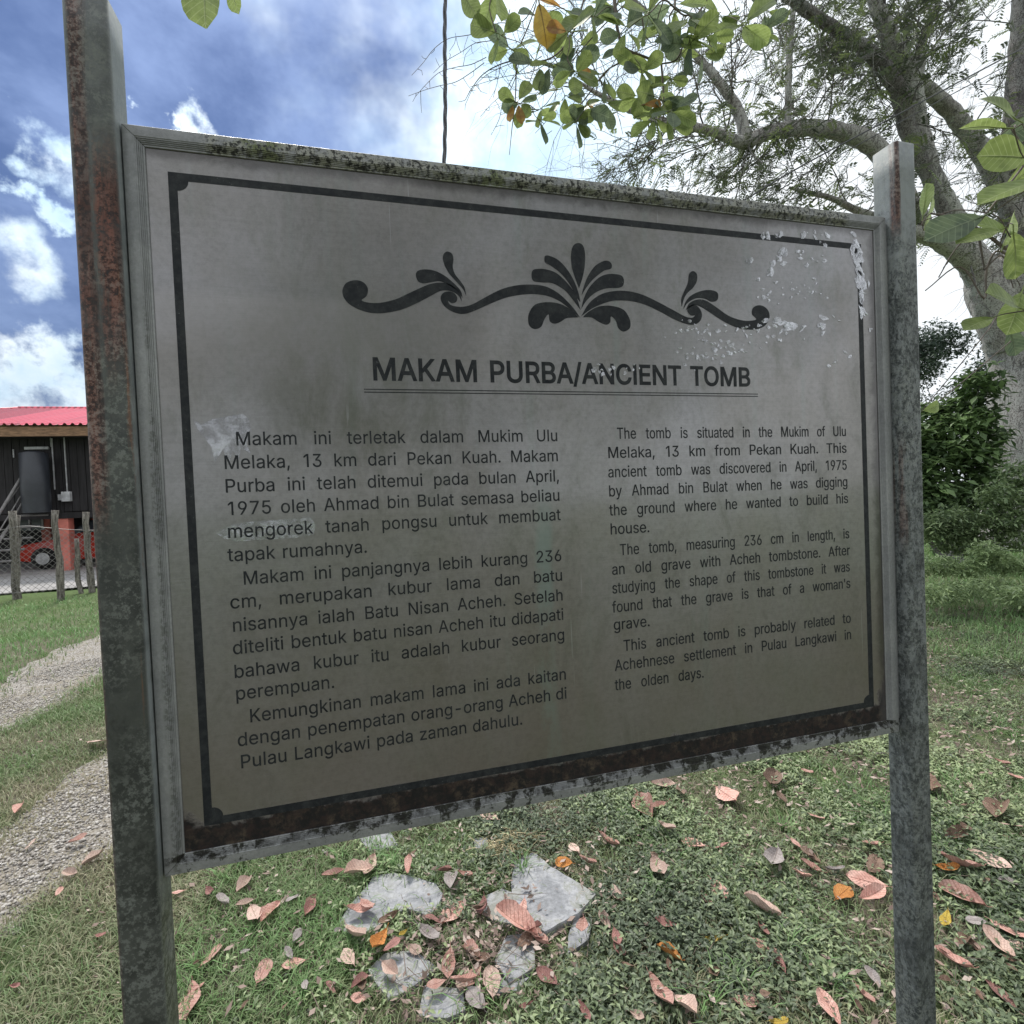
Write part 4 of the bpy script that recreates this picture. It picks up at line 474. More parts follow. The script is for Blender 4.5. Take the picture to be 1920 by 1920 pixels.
GL['I'] = [185, [[v for p in ((60, 0), (125, 0), (125, 509), (60, 509)) for v in p * 3]]]
GL['l'] = [178, [[v for p in ((58, 0), (119, 0), (119, 509), (58, 509)) for v in p * 3]]]
GL['1'] = [GL['1'][0] - 60, [GL['1'][1][1]]]
def glyph(ch, bold=0.0):
    """glyph outlines -> triangles; outlines may overlap, so fill by non-zero winding"""
    adv, sp = GL[ch]; loops = []
    for s in sp:
        n = len(s) // 6; P = []
        for i in range(n):
            j = (i + 1) % n; p0 = np.array(s[i * 6 + 2:i * 6 + 4], float); h0 = np.array(s[i * 6 + 4:i * 6 + 6], float); h1 = np.array(s[j * 6:j * 6 + 2], float); p1 = np.array(s[j * 6 + 2:j * 6 + 4], float)
            st = abs(np.cross(h0 - p0, p1 - p0)) + abs(np.cross(h1 - p0, p1 - p0)) < 60 * max(1, np.linalg.norm(p1 - p0)) * .05
            for q in ([0] if st else (0, .25, .5, .75)):
                p = (1 - q) ** 3 * p0 + 3 * q * (1 - q) ** 2 * h0 + 3 * q * q * (1 - q) * h1 + q ** 3 * p1
                if not P or np.linalg.norm(p - P[-1]) > 1.0: P.append(p)
        if np.linalg.norm(P[0] - P[-1]) < 1.0: P.pop()
        loops.append(np.array(P) / 1000)
    def area(P): return (P[:, 0] * np.roll(P[:, 1], -1) - np.roll(P[:, 0], -1) * P[:, 1]).sum() / 2
    sg = 1 if max((area(P) for P in loops), key=abs) > 0 else -1
    if bold:
        for i, P in enumerate(loops):
            d1 = P - np.roll(P, 1, 0); d2 = np.roll(P, -1, 0) - P; d1 /= np.linalg.norm(d1, axis=1)[:, None]; d2 /= np.linalg.norm(d2, axis=1)[:, None]
            n1 = np.c_[d1[:, 1], -d1[:, 0]] * sg; n2 = np.c_[d2[:, 1], -d2[:, 0]] * sg; m_ = n1 + n2; m_ /= np.maximum(.9, (m_ ** 2).sum(1) / 2)[:, None]
            loops[i] = P + m_ * bold
    V = []; E = []
    for P in loops:
        k = len(V); V += [Vector(p) for p in P]; E += [(k + i, k + (i + 1) % len(P)) for i in range(len(P))]
    v2, _, f2, *_r = mathutils_geometry.delaunay_2d_cdt(V, E, [], 0, 1e-6)
    Fc = []
    for f in f2:
        c = sum((v2[i] for i in f), Vector((0, 0))) / len(f); wn = 0
        for P in loops:
            x0, y0 = P[:, 0], P[:, 1]; x1, y1 = np.roll(x0, -1), np.roll(y0, -1); cr = (x1 - x0) * (c[1] - y0) - (c[0] - x0) * (y1 - y0)
            wn += int(((y0 <= c[1]) & (y1 > c[1]) & (cr > 0)).sum()) - int(((y0 > c[1]) & (y1 <= c[1]) & (cr < 0)).sum())
        if wn: Fc.append(tuple(f))
    return adv / 1000, [(v[0], v[1], 0.0) for v in v2], Fc
_gc = {}
def get(ch, bold):
    if (ch, bold) not in _gc: _gc[(ch, bold)] = glyph(ch, bold)
    return _gc[(ch, bold)]
CAPH = max(v for s in GL['H' if 'H' in GL else 'E'][1] for v in s[3::6]) / 1000
def text_line(name, s, pl, pr, cap, xs=1.0, bold=0.0, track=0.0, justify=True, zfix=None):
    """pl, pr: baseline ends measured in the photograph; cap: capital height in metres"""
    (xa, za), (xb, zb) = pz(*pl), pz(*pr); z = (za + zb) / 2
    S = cap / CAPH; V = []; Fc = []; n = 0; x = 0.0; spaces = s.count(' ')
    ink = sum(get(c, bold)[0] + track for c in s if c != ' ') * S * xs; total = xb - xa
    sp = 0.28 * S * xs
    if spaces:
        sp = (total - ink) / spaces
        lo, hi = 0.22 * S * xs, 0.62 * S * xs
        if sp < lo or sp > hi:
            spx = min(max(sp, lo), hi); k = (total - spx * spaces) / ink; xs *= k; sp = spx
    else: xs *= total / ink
    for c in s:
        if c == ' ': x += sp; continue
        adv, gv, gf = get(c, bold)
        for v in gv: V.append((xa + x + v[0] * S * xs, YP - 0.0004 - v[2], ZC + z + v[1] * S))
        Fc += [tuple(i + n for i in f) for f in gf]; n += len(gv); x += (adv + track) * S * xs
    me = bpy.data.meshes.new(name); me.from_pydata(V, [], Fc); me.update()
    # give the letters a hair of depth
    bm = bmesh.new(); bm.from_mesh(me); r = bmesh.ops.extrude_face_region(bm, geom=bm.faces[:])
    for v in [g for g in r['geom'] if isinstance(g, bmesh.types.BMVert)]: v.co.y += 0.0005
    bmesh.ops.recalc_face_normals(bm, faces=bm.faces); bm.to_mesh(me); bm.free()
    o = link(name, me, sign, M_ink); o['kind'] = 'stuff'; return o
text_line('title_lettering', 'MAKAM PURBA/ANCIENT TOMB', (697, 714), (1408, 722.5), 0.0322, 0.95, 0.018, 0.0)
LT = [("Makam ini terletak dalam Mukim Ulu", (441,835), (1047,827)), ("Melaka, 13 km dari Pekan Kuah. Makam", (419,879), (1048,865)), ("Purba ini telah ditemui pada bulan April,", (421,923), (1050,903)),
 ("1975 oleh Ahmad bin Bulat semasa beliau", (424,966), (1051,939)), ("mengorek tanah pongsu untuk membuat", (426,1009), (1052,975)), ("tapak rumahnya.", (427,1053), (690,1036)),
 ("Makam ini panjangnya lebih kurang 236", (455,1097), (1055,1051)), ("cm, merupakan kubur lama dan batu", (431,1143), (1056,1087)), ("nisannya ialah Batu Nisan Acheh. Setelah", (435,1183), (1057,1127)),
 ("diteliti bentuk batu nisan Acheh itu didapati", (436,1228), (1058,1161)), ("bahawa kubur itu adalah kubur seorang", (438,1270), (1060,1201)), ("perempuan.", (441,1311), (629,1291)),
 ("Kemungkinan makam lama ini ada kaitan", (467,1354), (1063,1274)), ("dengan penempatan orang-orang Acheh di", (445,1400), (1064,1309)), ("Pulau Langkawi pada zaman dahulu.", (450,1441), (981,1358))]
RT = [("The tomb is situated in the Mukim of Ulu", (1156.5,824), (1587,816.5)), ("Melaka, 13 km from Pekan Kuah. This", (1139,860), (1588,848)), ("ancient tomb was discovered in April, 1975", (1140,896), (1589,880)),
 ("by Ahmad bin Bulat when he was digging", (1141,931), (1590,912)), ("the ground where he wanted to build his", (1142.6,967), (1591,943)), ("house.", (1143.6,1002), (1219,998)),
 ("The tomb, measuring 236 cm in length, is", (1162,1041), (1593,1009)), ("an old grave with Acheh tombstone. After", (1147,1076), (1594,1042)), ("studying the shape of this tombstone it was", (1147.5,1112), (1594,1072)),
 ("found that the grave is that of a woman's", (1148,1147.5), (1595,1103)), ("grave.", (1150,1180.5), (1219.5,1175)), ("This ancient tomb is probably related to", (1168.5,1220), (1596,1168)),
 ("Achehnese settlement in Pulau Langkawi in", (1152.6,1258), (1597,1198)), ("the olden days.", (1153,1292), (1320.6,1272.6))]
for s, a, b in LT: text_line('text_line', s, a, b, 0.0185, 0.93, 0.005, 0.004)
for s, a, b in RT: text_line('text_line', s, a, b, 0.0185, 0.78, 0.004, 0.0)

# ------------------------------------------------------------------ peeling film and bright reflections, painted as pale flakes on the plate
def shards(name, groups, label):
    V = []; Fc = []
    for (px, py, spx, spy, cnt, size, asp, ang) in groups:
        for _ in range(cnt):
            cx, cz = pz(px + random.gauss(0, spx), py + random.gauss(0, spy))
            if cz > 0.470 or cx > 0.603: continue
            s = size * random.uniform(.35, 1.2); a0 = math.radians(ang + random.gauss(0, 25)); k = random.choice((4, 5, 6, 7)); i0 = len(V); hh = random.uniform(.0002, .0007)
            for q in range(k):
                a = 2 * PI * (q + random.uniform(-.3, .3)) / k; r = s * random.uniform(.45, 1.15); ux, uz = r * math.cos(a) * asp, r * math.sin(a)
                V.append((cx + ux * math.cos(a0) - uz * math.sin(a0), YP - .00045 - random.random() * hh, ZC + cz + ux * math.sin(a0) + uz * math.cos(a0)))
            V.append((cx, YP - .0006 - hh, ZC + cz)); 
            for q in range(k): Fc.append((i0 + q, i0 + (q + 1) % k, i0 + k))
    o = link(name, pyd(name, V, Fc), sign, M_film_refl); o['kind'] = 'stuff'; o['label'] = label; return o
shards('film_reflection_flakes', [(1455, 488, 18, 12, 9, .009, 1.5, 30), (1440, 440, 25, 4, 7, .007, 1.4, -60), (1530, 440, 14, 4, 5, .006, 1.6, -70), (1505, 485, 14, 9, 6, .005, 1.6, 10), (1540, 470, 10, 12, 5, .005, 1.5, 40),
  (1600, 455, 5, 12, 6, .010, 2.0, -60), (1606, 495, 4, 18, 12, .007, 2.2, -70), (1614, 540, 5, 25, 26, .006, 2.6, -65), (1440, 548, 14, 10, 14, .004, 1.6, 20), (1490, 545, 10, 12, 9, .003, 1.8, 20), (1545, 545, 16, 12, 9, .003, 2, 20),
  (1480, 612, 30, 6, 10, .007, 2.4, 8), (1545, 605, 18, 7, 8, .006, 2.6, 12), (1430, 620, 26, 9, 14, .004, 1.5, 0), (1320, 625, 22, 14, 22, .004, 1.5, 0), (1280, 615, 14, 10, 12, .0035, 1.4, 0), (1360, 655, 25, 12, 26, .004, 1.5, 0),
  (1400, 640, 20, 12, 16, .0035, 1.6, 0), (1310, 672, 22, 10, 16, .0035, 1.4, 0), (1130, 692, 12, 6, 8, .004, 1.5, 10), (1180, 696, 14, 8, 8, .003, 1.3, 60), (1560, 660, 20, 20, 6, .003, 2, 10), (1635, 615, 3, 5, 3, .004, 1, 0)], 'flakes of peeling film and painted sky reflection at the upper right of the plate')
def film(loop, label):  # pale patches: torn film and painted reflections
    o = flat('film_reflection_patch', [[pz(*p) for p in loop]], M_film_refl2, sign, 0.0002); o['label'] = label
film([(362, 786), (378, 797), (398, 786), (425, 781), (455, 776), (466, 784), (470, 805), (462, 830), (470, 850), (452, 840), (446, 868), (436, 846), (430, 872), (418, 842), (404, 866), (396, 838), (384, 822), (372, 806)], 'pale torn film and painted reflection at the left edge of the first lines')
film([(405, 1000), (430, 985), (470, 978), (520, 975), (583, 970), (592, 985), (588, 1002), (560, 1008), (500, 1012), (440, 1016), (418, 1008)], 'pale painted car reflection over the fifth line')  # reflection of a car painted on as a pale patch

# ------------------------------------------------------------------ ground
PATHS = []   # gravel tracks: centre line (world) and half widths, measured on the photograph
def track(samples):
    """samples: (upper px point, lower px point) across the track"""
    c = []; w_ = []
    for a, b in samples:
        A, B = ground(*a), ground(*b); c.append((A + B)[:2] / 2); w_.append(np.linalg.norm((A - B)[:2]) / 2 * .50)
    return np.array(c), np.array(w_)
t1 = track([((-900, 1560), (-900, 1800)), ((-300, 1370), (-250, 1520)), ((0, 1300), (20, 1385)), ((60, 1265), (90, 1340)), ((120, 1225), (150, 1300)), ((185, 1190), (200, 1268)), ((300, 1150), (330, 1205)), ((520, 1105), (560, 1140))])
t2 = track([((-1000, 2300), (-600, 2700)), ((-300, 1700), (-200, 2050)), ((0, 1545), (30, 1800)), ((60, 1500), (120, 1740)), ((130, 1450), (190, 1680)), ((200, 1400), (280, 1590)), ((330, 1310), (420, 1450)), ((560, 1240), (660, 1330))])
def path_mesh(c, w_, seed):
    cc = spline(np.c_[c, w_], 24); V = []; Fc = []; n = 10
    P2 = cc[:, :2]; T = np.gradient(P2, axis=0); T /= np.linalg.norm(T, axis=1)[:, None]; N = np.c_[-T[:, 1], T[:, 0]]
    for i in range(len(P2)):
        l = cc[i, 2] * (1 + 0.28 * mnoise.noise(Vector((i * .13, seed, 0)))); r = cc[i, 2] * (1 + 0.28 * mnoise.noise(Vector((i * .13, seed, 9))))
        for j in range(n + 1):
            u = -l + (l + r) * j / n; p = P2[i] + N[i] * u; V.append((p[0], p[1], gz(p[0], p[1]) + 0.005))
    for i in range(len(P2) - 1):
        for j in range(n): a = i * (n + 1) + j; Fc.append((a, a + 1, a + n + 2, a + n + 1))
    return V, Fc
TR = [t1, t2]
_S = [spline(np.c_[c, w_], 12) for c, w_ in TR]
def on_gravel(x, y):
    """0 .. 1 how much the point lies on a gravel track"""
    m = np.zeros(np.shape(x))
    for S_ in _S:
        d = np.full(np.shape(x), 1e9)
        for sx_, sy_, sw in S_: d = np.minimum(d, np.hypot(x - sx_, y - sy_) / sw)
        m = np.maximum(m, np.clip((1.05 - d) / 0.6, 0, 1))
    return m
def gz_np(x, y): return np.array([gz(a, b) for a, b in zip(x, y)])

def ground_mat():
    mt, t = mat('earth_and_turf'); P = t.pos
    n1 = t.noise(P, 1.3, 5, 0.6); n2 = t.noise(P, 14, 6, 0.7); n3 = t.noise(P, 70, 5, 0.75); s = t.sep(P)
    dirt = t.mix(t.rng(n3, .35, .65), (0.075, 0.060, 0.046), (0.21, 0.18, 0.145))
    turf = t.mix(t.rng(n2, .35, .65), (0.05, 0.075, 0.030), (0.11, 0.15, 0.06))
    dist = t.vmath('LENGTH', P); far = t.rng(dist, 5, 14)
    f = t.math('MAXIMUM', t.rng(t.math('ADD', n1, t.math('MULTIPLY', n2, .4)), 0.6, 0.8), far)
    c = t.mix(f, dirt, turf); c = t.mix(t.math('MULTIPLY', far, t.rng(n3, .3, .7, 0, .7)), c, (0.10, 0.16, 0.05))
    setp(t, base=c, rough=0.95, spec=0.2, nrm=t.bump(t.math('ADD', n3, n2), .6, .02)); return mt
M_ground = ground_mat()
xs = np.concatenate([-np.geomspace(400, 12, 14), np.linspace(-11.5, 11.5, 190), np.geomspace(12, 400, 14)])
ys = np.concatenate([-np.geomspace(400, 5, 16), np.linspace(-4.5, 15, 170), np.geomspace(15.5, 400, 14)])
X, Y = np.meshgrid(xs, ys); V = np.c_[X.ravel(), Y.ravel(), gz_np(X.ravel(), Y.ravel())]
nx, ny = len(xs), len(ys); I = np.arange(nx * ny).reshape(ny, nx)
Fc = np.stack([I[:-1, :-1], I[:-1, 1:], I[1:, 1:], I[1:, :-1]], -1).reshape(-1, 4)
go = link('ground', npmesh('ground', V, Fc, True), None, M_ground); structure(go)
mt, t = mat('pale_gravel'); P = t.pos
v1 = t.vor(P, 75, out=1); vd = t.vor(P, 75); v2 = t.vor(P, 190, out=1); n2 = t.noise(P, 9, 5, .65)
g_ = t.mix(t.rng(t.sep(v1)[0], 0, 1, 0, 1, False), (0.26, 0.24, 0.22), (0.50, 0.475, 0.45)); g_ = t.mix(t.rng(vd, .3, .7), g_, (0.15, 0.13, 0.11))
g_ = t.mix(t.rng(n2, .45, .68), g_, (0.22, 0.19, 0.145))
setp(t, base=g_, rough=.9, nrm=t.bump(t.math('SUBTRACT', 1, vd), .8, .01)); M_gravel = mt
for k, (c, w_) in enumerate(TR):
    V, Fc = path_mesh(c, w_, k * 7.7); structure(link('gravel_path', pyd('path', V, Fc, True), None, M_gravel))

# scatter helpers: sample points inside the view footprint (measured on the photograph), uniform on the ground
def cam_uv(P):
    q = (P - CAMP) @ RC.T; z = q[:, 2]; return 960 + 1000 * q[:, 0] / z, 960 + 1000 * q[:, 1] / z, z
def scatter(n, x0, x1, y0, y1, rmin=0.0, rmax=99, margin=180):
    x = rng.uniform(x0, x1, n); y = rng.uniform(y0, y1, n); P = np.c_[x, y, np.zeros(n)]
    px, py, z = cam_uv(P); r = np.hypot(x - CAMP[0], y - CAMP[1])
    k = (z > .2) & (px > -margin) & (px < 1920 + margin) & (r >= rmin) & (r < rmax) & (py < 2250)
    x, y, px, py, r = x[k], y[k], px[k], py[k], r[k]
    return x, y, px, py, r
def wedge(n, r0, r1, p=1.0, a0=-52, a1=54):
    r = r0 + (r1 - r0) * rng.random(n) ** p; a = math.radians(15.04) + np.radians(rng.uniform(a0, a1, n)); x = CAMP[0] + r * np.sin(a); y = CAMP[1] + r * np.cos(a)
    px, py, z = cam_uv(np.c_[x, y, np.zeros(n)]); k = (py < 2150) & (py > 0); k &= ~((px > 380) & (px < 1640) & (r > 4.3) & (rng.random(n) > .2)); return x[k], y[k], px[k], py[k], r[k]
def nz(x, y, s, o=0): return np.array([mnoise.noise(Vector((a * s, b * s, o))) for a, b in zip(x, y)])

def blades(name, x, y, h, w_, lean, tint, mt, z0=0.0):
    """grass blades, each three tapered bent segments"""
    n = len(x); a = rng.uniform(0, 2 * PI, n); d = np.c_[np.cos(a), np.sin(a)]; s_ = np.c_[-d[:, 1], d[:, 0]]
    z = gz_np(x, y) + z0 - 0.004; B = np.c_[x, y, z]; L = lean * h
    lv = [(0, 0, 1.0), (.35, .12, .9), (.72, .45, .62), (1.0, 1.0, .0)]; vv = []
    for (hh, ll, ww) in lv:
        c = B.copy(); c[:, :2] += d * (L * ll)[:, None]; c[:, 2] += h * hh * np.sqrt(np.maximum(0.15, 1 - (lean * ll * .55) ** 2))
        o = s_ * (w_ * ww / 2)[:, None]
        if ww > 0: l_ = c.copy(); l_[:, :2] -= o; r_ = c.copy(); r_[:, :2] += o; vv += [l_, r_]
        else: vv.append(c)
    V = np.stack(vv, 1).reshape(-1, 3); b = np.arange(n)[:, None] * 7
    T = np.array([[0, 1, 3], [0, 3, 2], [2, 3, 5], [2, 5, 4], [4, 5, 6]]); Fc = (b[:, :, None] + T[None]).reshape(-1, 3)
    return link(name, npmesh(name, V, Fc, False, np.repeat(tint, 7)), None, mt)
def leafy(name, x, y, nl, size, height, tint, mt, wid=0.42, up=0.5):
    """small ground-cover plants: nl oval leaves (two folded halves, four triangles) round each stem"""
    n = len(x); N = n * nl; bx_ = np.repeat(x, nl); by_ = np.repeat(y, nl); k = np.tile(np.arange(nl), n)
    a = k * 2.4 + np.repeat(rng.uniform(0, 6.28, n), nl) + rng.normal(0, .3, N); f = (k + .5) / nl
    z = np.repeat(gz_np(x, y), nl) + np.repeat(height, nl) * f + 0.003
    s_ = np.repeat(size, nl) * rng.uniform(.7, 1.2, N); el = up * rng.uniform(-.2, 1.2, N)
    d = np.c_[np.cos(a) * np.cos(el), np.sin(a) * np.cos(el), np.sin(el)]; sd = np.c_[-np.sin(a), np.cos(a), rng.normal(0, .25, N)]
    nr = np.cross(d, sd); B = np.c_[bx_, by_, z] + np.c_[np.cos(a), np.sin(a), 0 * a] * (np.repeat(height, nl) * .25 * (1 - f))[:, None]
    hw = (s_ * wid * .5)[:, None]; S_ = s_[:, None]
    v0 = B; v1 = B + d * S_ * .5 + nr * S_ * .05; v2 = B + d * S_ - nr * S_ * .12; v3 = B + d * S_ * .45 + sd * hw + nr * S_ * .14; v4 = B + d * S_ * .45 - sd * hw + nr * S_ * .14
    V = np.stack([v0, v1, v2, v3, v4], 1).reshape(-1, 3); b = np.arange(N)[:, None] * 5
    T = np.array([[0, 1, 3], [1, 2, 3], [0, 4, 1], [1, 4, 2]]); Fc = (b[:, :, None] + T[None]).reshape(-1, 3)
    return link(name, npmesh(name, V, Fc, False, np.repeat(np.repeat(tint, nl) + rng.normal(0, .12, N), 5)), None, mt)
def green_mat(name, a, b, c_, rough=.55, tr=0.25):
    mt, t = mat(name); at = t.new('ShaderNodeAttribute'); at.attribute_name = 'tint'
    n = t.noise(t.pos, 2.2, 3, .6)
    c = t.ramp(t.math('ADD', at.outputs['Fac'], t.rng(n, .3, .7, -.1, .1)), [(0.0, a), (0.5, b), (1.0, c_)])
    setp(t, base=c, rough=rough, spec=0.35)
    tl = t.new('ShaderNodeBsdfTranslucent'); t.put(tl.inputs[0], c); mx = t.new('ShaderNodeMixShader'); mx.inputs[0].default_value = tr
    t.l.new(t.b.outputs[0], mx.inputs[1]); t.l.new(tl.outputs[0], mx.inputs[2]); t.l.new(mx.outputs[0], t.out.inputs[0]); return mt
M_grass = green_mat('grass_blades', (0.36, 0.32, 0.22), (0.18, 0.235, 0.11), (0.17, 0.31, 0.11))
M_cover = green_mat('ground_cover_leaves', (0.080, 0.105, 0.065), (0.185, 0.235, 0.130), (0.35, 0.42, 0.22), .45)

SLAB_HULL = None
def keep_off_slabs(x, y, p_in=0.06):
    px, py, _ = cam_uv(np.c_[x, y, np.zeros(len(x))]); k = np.ones(len(x), bool)
    for poly in SLABW:
        k &= ~(inpoly(x, y, poly) & (rng.random(len(x)) > p_in))
    return k
def inpoly(x, y, poly):
    c = np.zeros(len(x), bool); n = len(poly)
    for i in range(n):
        x0, y0 = poly[i]; x1, y1 = poly[(i + 1) % n]
        if abs(y1 - y0) < 1e-12: continue
        c ^= ((y0 > y) != (y1 > y)) & (x < (x1 - x0) * (y - y0) / (y1 - y0) + x0)
    return c

# ------------------------------------------------------------------ broken paving stones under the sign
def zq(p): return (600 + p[0] * .3125, 1500 + p[1] * .3125)
SL = [([(330,510),(450,495),(560,520),(680,560),(720,620),(690,690),(640,745),(520,700),(430,730),(350,800),(250,850),(165,830),(140,770),(170,720),(230,640),(300,560)], .020, 'large pale grey broken paving stone at the left of the stone patch'),
 ([(1180,420),(1290,370),(1380,460),(1500,540),(1640,640),(1540,740),(1350,840),(1280,790),(1230,730),(1170,640),(1160,540)], .030, 'large angular grey paving stone at the right of the stone patch, tilted corner up'),
 ([(1010,620),(1090,580),(1200,620),(1230,720),(1210,790),(1060,760),(990,700)], .012, 'grey stone piece tucked under the large right-hand paving stone'),
 ([(1130,870),(1275,850),(1285,1050),(1140,1140),(1060,1010),(1110,900)], .022, 'upright narrow grey slate piece below the large leaf'),
 ([(300,1080),(400,980),(560,955),(690,1050),(600,1130),(500,1200),(420,1230),(340,1150)], .018, 'lower left grey paving stone with twigs on it'),
 ([(1080,1100),(1140,1150),(1250,1105),(1180,1180),(1060,1200),(1050,1140)], .010, 'thin stone sliver under the narrow slate piece'),
 ([(640,1160),(850,1180),(870,1300),(760,1350),(600,1330)], .010, 'lowest grey paving stone, half overgrown'),
 ([(1525,770),(1630,740),(1610,880),(1490,960),(1495,860)], .006, 'mossy greenish stone lying right of the stone patch'),
 ([(230,235),(420,230),(460,310),(300,345)], .008, 'small pale stone just below the panel, partly overgrown'),
 ([(925,275),(1000,262),(1010,330),(940,335)], .008, 'small grey stone beside the dry straw heap')]
mt, t = mat('grey_slate'); n1 = t.noise(t.pos, 8, 6, .7, .6); n2 = t.noise(t.pos, 55, 6, .75); ve = t.vor(t.pos, 30, 'DISTANCE_TO_EDGE')
c = t.mix(t.rng(n1, .35, .65), (0.22, 0.225, 0.24), (0.42, 0.42, 0.44)); c = t.vmath('SCALE', c, None, t.rng(n2, .3, .7, .72, 1.15))
c = t.mix(t.math('MULTIPLY', t.rng(n1, .50, .62), .65), c, (0.16, 0.165, 0.12))
setp(t, base=c, rough=.8, nrm=t.bump(t.math('ADD', n2, t.math('MULTIPLY', n1, 2)), .7, .006)); M_slate = mt
SLABW = []
for k, (lp, th, lab) in enumerate(SL):
    wv = [ground(*zq(p))[:2] for p in lp]; wc = np.mean(wv, axis=0); wv = [wc + (p - wc) * 1.07 for p in wv]
    # break the outline up a little
    out_ = []
    for i in range(len(wv)):
        a, b = wv[i], wv[(i + 1) % len(wv)]; m_ = max(1, int(np.linalg.norm(b - a) / .025))
        for q in range(m_): out_.append(a + (b - a) * q / m_ + rng.normal(0, .0010, 2))
    SLABW.append(out_); cx, cy = np.mean(out_, axis=0); z0 = gz(cx, cy)
    til = (0.05, -0.03) if k == 1 else (rng.normal(0, .015), rng.normal(0, .015))
    bm = bmesh.new(); zt = z0 + 0.012 + th * .45
    topv = [bm.verts.new((p[0] - cx, p[1] - cy, zt - z0 + (p[0] - cx) * til[0] + (p[1] - cy) * til[1] + rng.normal(0, .0006))) for p in out_]
    midv = [bm.verts.new((v.co.x * 1.012, v.co.y * 1.012, v.co.z - .006)) for v in topv]
    botv = [bm.verts.new((v.co.x * 1.0, v.co.y * 1.0, -0.03)) for v in topv]; n = len(out_)
    f = bm.faces.new(topv); 
    for i in range(n):
        j = (i + 1) % n; bm.faces.new((topv[i], topv[j], midv[j], midv[i])); bm.faces.new((midv[i], midv[j], botv[j], botv[i]))
    bmesh.ops.triangulate(bm, faces=[f]); o = link('paving_stone', bm_done(bm, 'slab'), None, M_slate, (cx, cy, z0)); tag(o, lab, 'stone', 'broken paving stones below the sign')

SC = ground(890, 1765)[:2]
# ------------------------------------------------------------------ grass, ground cover, gravel chips, litter
def lush(x, y): # 1 = fine lawn (left), 0 = leafy ground cover (right and centre)
    return np.clip((-0.15 - x + 0.35 * nz(x, y, .9, 5)) / 0.5, 0, 1)
# near grass
x, y, px, py, r = wedge(330000, 1.15, 6.2, 1.0)
g = on_gravel(x, y); L_ = lush(x, y); ng = nz(x, y, 2.2, 3); dens = (0.45 + 0.55 * L_) * (1 - 0.80 * np.clip(g * (.9 + 2.2 * nz(x, y, 3.1, 77)), 0, 1)) * np.clip(0.95 + 1.1 * ng, .12, 1)
k = rng.random(len(x)) < dens * .85; x, y, r, g, L_ = x[k], y[k], r[k], g[k], L_[k]
k = keep_off_slabs(x, y); x, y, r, g, L_ = x[k], y[k], r[k], g[k], L_[k]
pn = nz(x, y, 1.4, 8); h = (0.028 + 0.022 * rng.random(len(x)) + .018 * np.clip(pn + .2, 0, 1)) * (1 - .5 * g); lean = rng.uniform(.4, 1.5, len(x))
tint = np.clip(.50 + .5 * pn + rng.normal(0, .17, len(x)) - .45 * g - .16 * (x < -1.0), 0, 1)
tag(blades('grass', x, y, h, np.full(len(x), .0034) * (1 + r * .08), lean, tint, M_grass), 'short green lawn grass around the sign', None, None, 'stuff')
NG = len(x)
# mid and far grass
x, y, px, py, r = wedge(190000, 5.6, 23, 1.25)
g = on_gravel(x, y); k = rng.random(len(x)) < (1 - .93 * g) * np.clip(1.2 - r * .035, .25, 1) * .62 * ((px < 420) | (px > 1500) | (rng.random(len(x)) < .25)); x, y, r, g = x[k], y[k], r[k], g[k]
P3 = (y < 10.6) | (x > -2); x, y, r, g = x[P3], y[P3], r[P3], g[P3]
pn = nz(x, y, .8, 8); h = (.05 + .035 * rng.random(len(x)) + .03 * np.clip(pn, 0, 1)) * np.where(x > 1, 1.6, 1.0); tint = np.clip(.80 + .4 * pn + rng.normal(0, .15, len(x)) - .4 * g, 0, 1)
tag(blades('grass', x, y, h, .006 * (r / 6), rng.uniform(.3, 1.3, len(x)), tint, M_grass), 'brighter green grass farther from the sign', None, None, 'stuff'); NG2 = len(x)
# taller bright tufts
cx_ = []; 
for (a, b) in ((700, 1600), (640, 1615), (690, 1650), (330, 1780), (420, 1660), (1240, 1680), (1470, 1560), (1760, 1600), (1620, 1520), (1480, 1800), (1380, 1860), (980, 1640), (1190, 1540), (740, 1630), (450, 1620), (520, 1605), (1560, 1860), (570, 1880), (1330, 1900), (1790, 1480), (900, 1880), (380, 1830)):
    q = ground(a, b); m_ = 34; aa = rng.uniform(0, 6.28, m_); rr = np.abs(rng.normal(0, .035, m_)); cx_.append(np.c_[q[0] + rr * np.cos(aa), q[1] + rr * np.sin(aa)])
cx_ = np.vstack(cx_); n = len(cx_)
tag(blades('grass_tufts', cx_[:, 0], cx_[:, 1], rng.uniform(.04, .085, n), rng.uniform(.0035, .0055, n), rng.uniform(.5, 1.6, n), np.clip(rng.normal(.85, .12, n), 0, 1), M_grass), 'brighter taller grass tufts scattered in the ground cover', None, None, 'stuff')
# leafy ground cover
x, y, px, py, r = wedge(62000, 1.15, 7.5, 1.0, -30, 54)
L_ = lush(x, y); pn = nz(x, y, 2.0, 13); k = rng.random(len(x)) < (1 - .92 * L_) * np.clip(.55 + 2.2 * pn, .06, 1) * .95; x, y, r, pn = x[k], y[k], r[k], pn[k]
k = keep_off_slabs(x, y, .02) & (rng.random(len(x)) > .55 * np.clip((r - 2.6) / 1.5, 0, 1) * np.clip(.6 + 2.0 * nz(x, y, 1.7, 51), 0, 1.3)) & ~((np.hypot((x - SC[0]) / .42, (y - SC[1]) / .30) < 1) & (rng.random(len(x)) < .62)); x, y, r, pn = x[k], y[k], r[k], pn[k]
leafy('ground_cover', x, y, 7, np.full(len(x), .021) * (1 + .07 * r), .018 + .028 * rng.random(len(x)) + .02 * np.clip(pn, 0, 1), np.clip(.42 + .8 * nz(x, y, 1.1, 21) + rng.normal(0, .28, len(x)), 0, 1), M_cover, .40, .55)
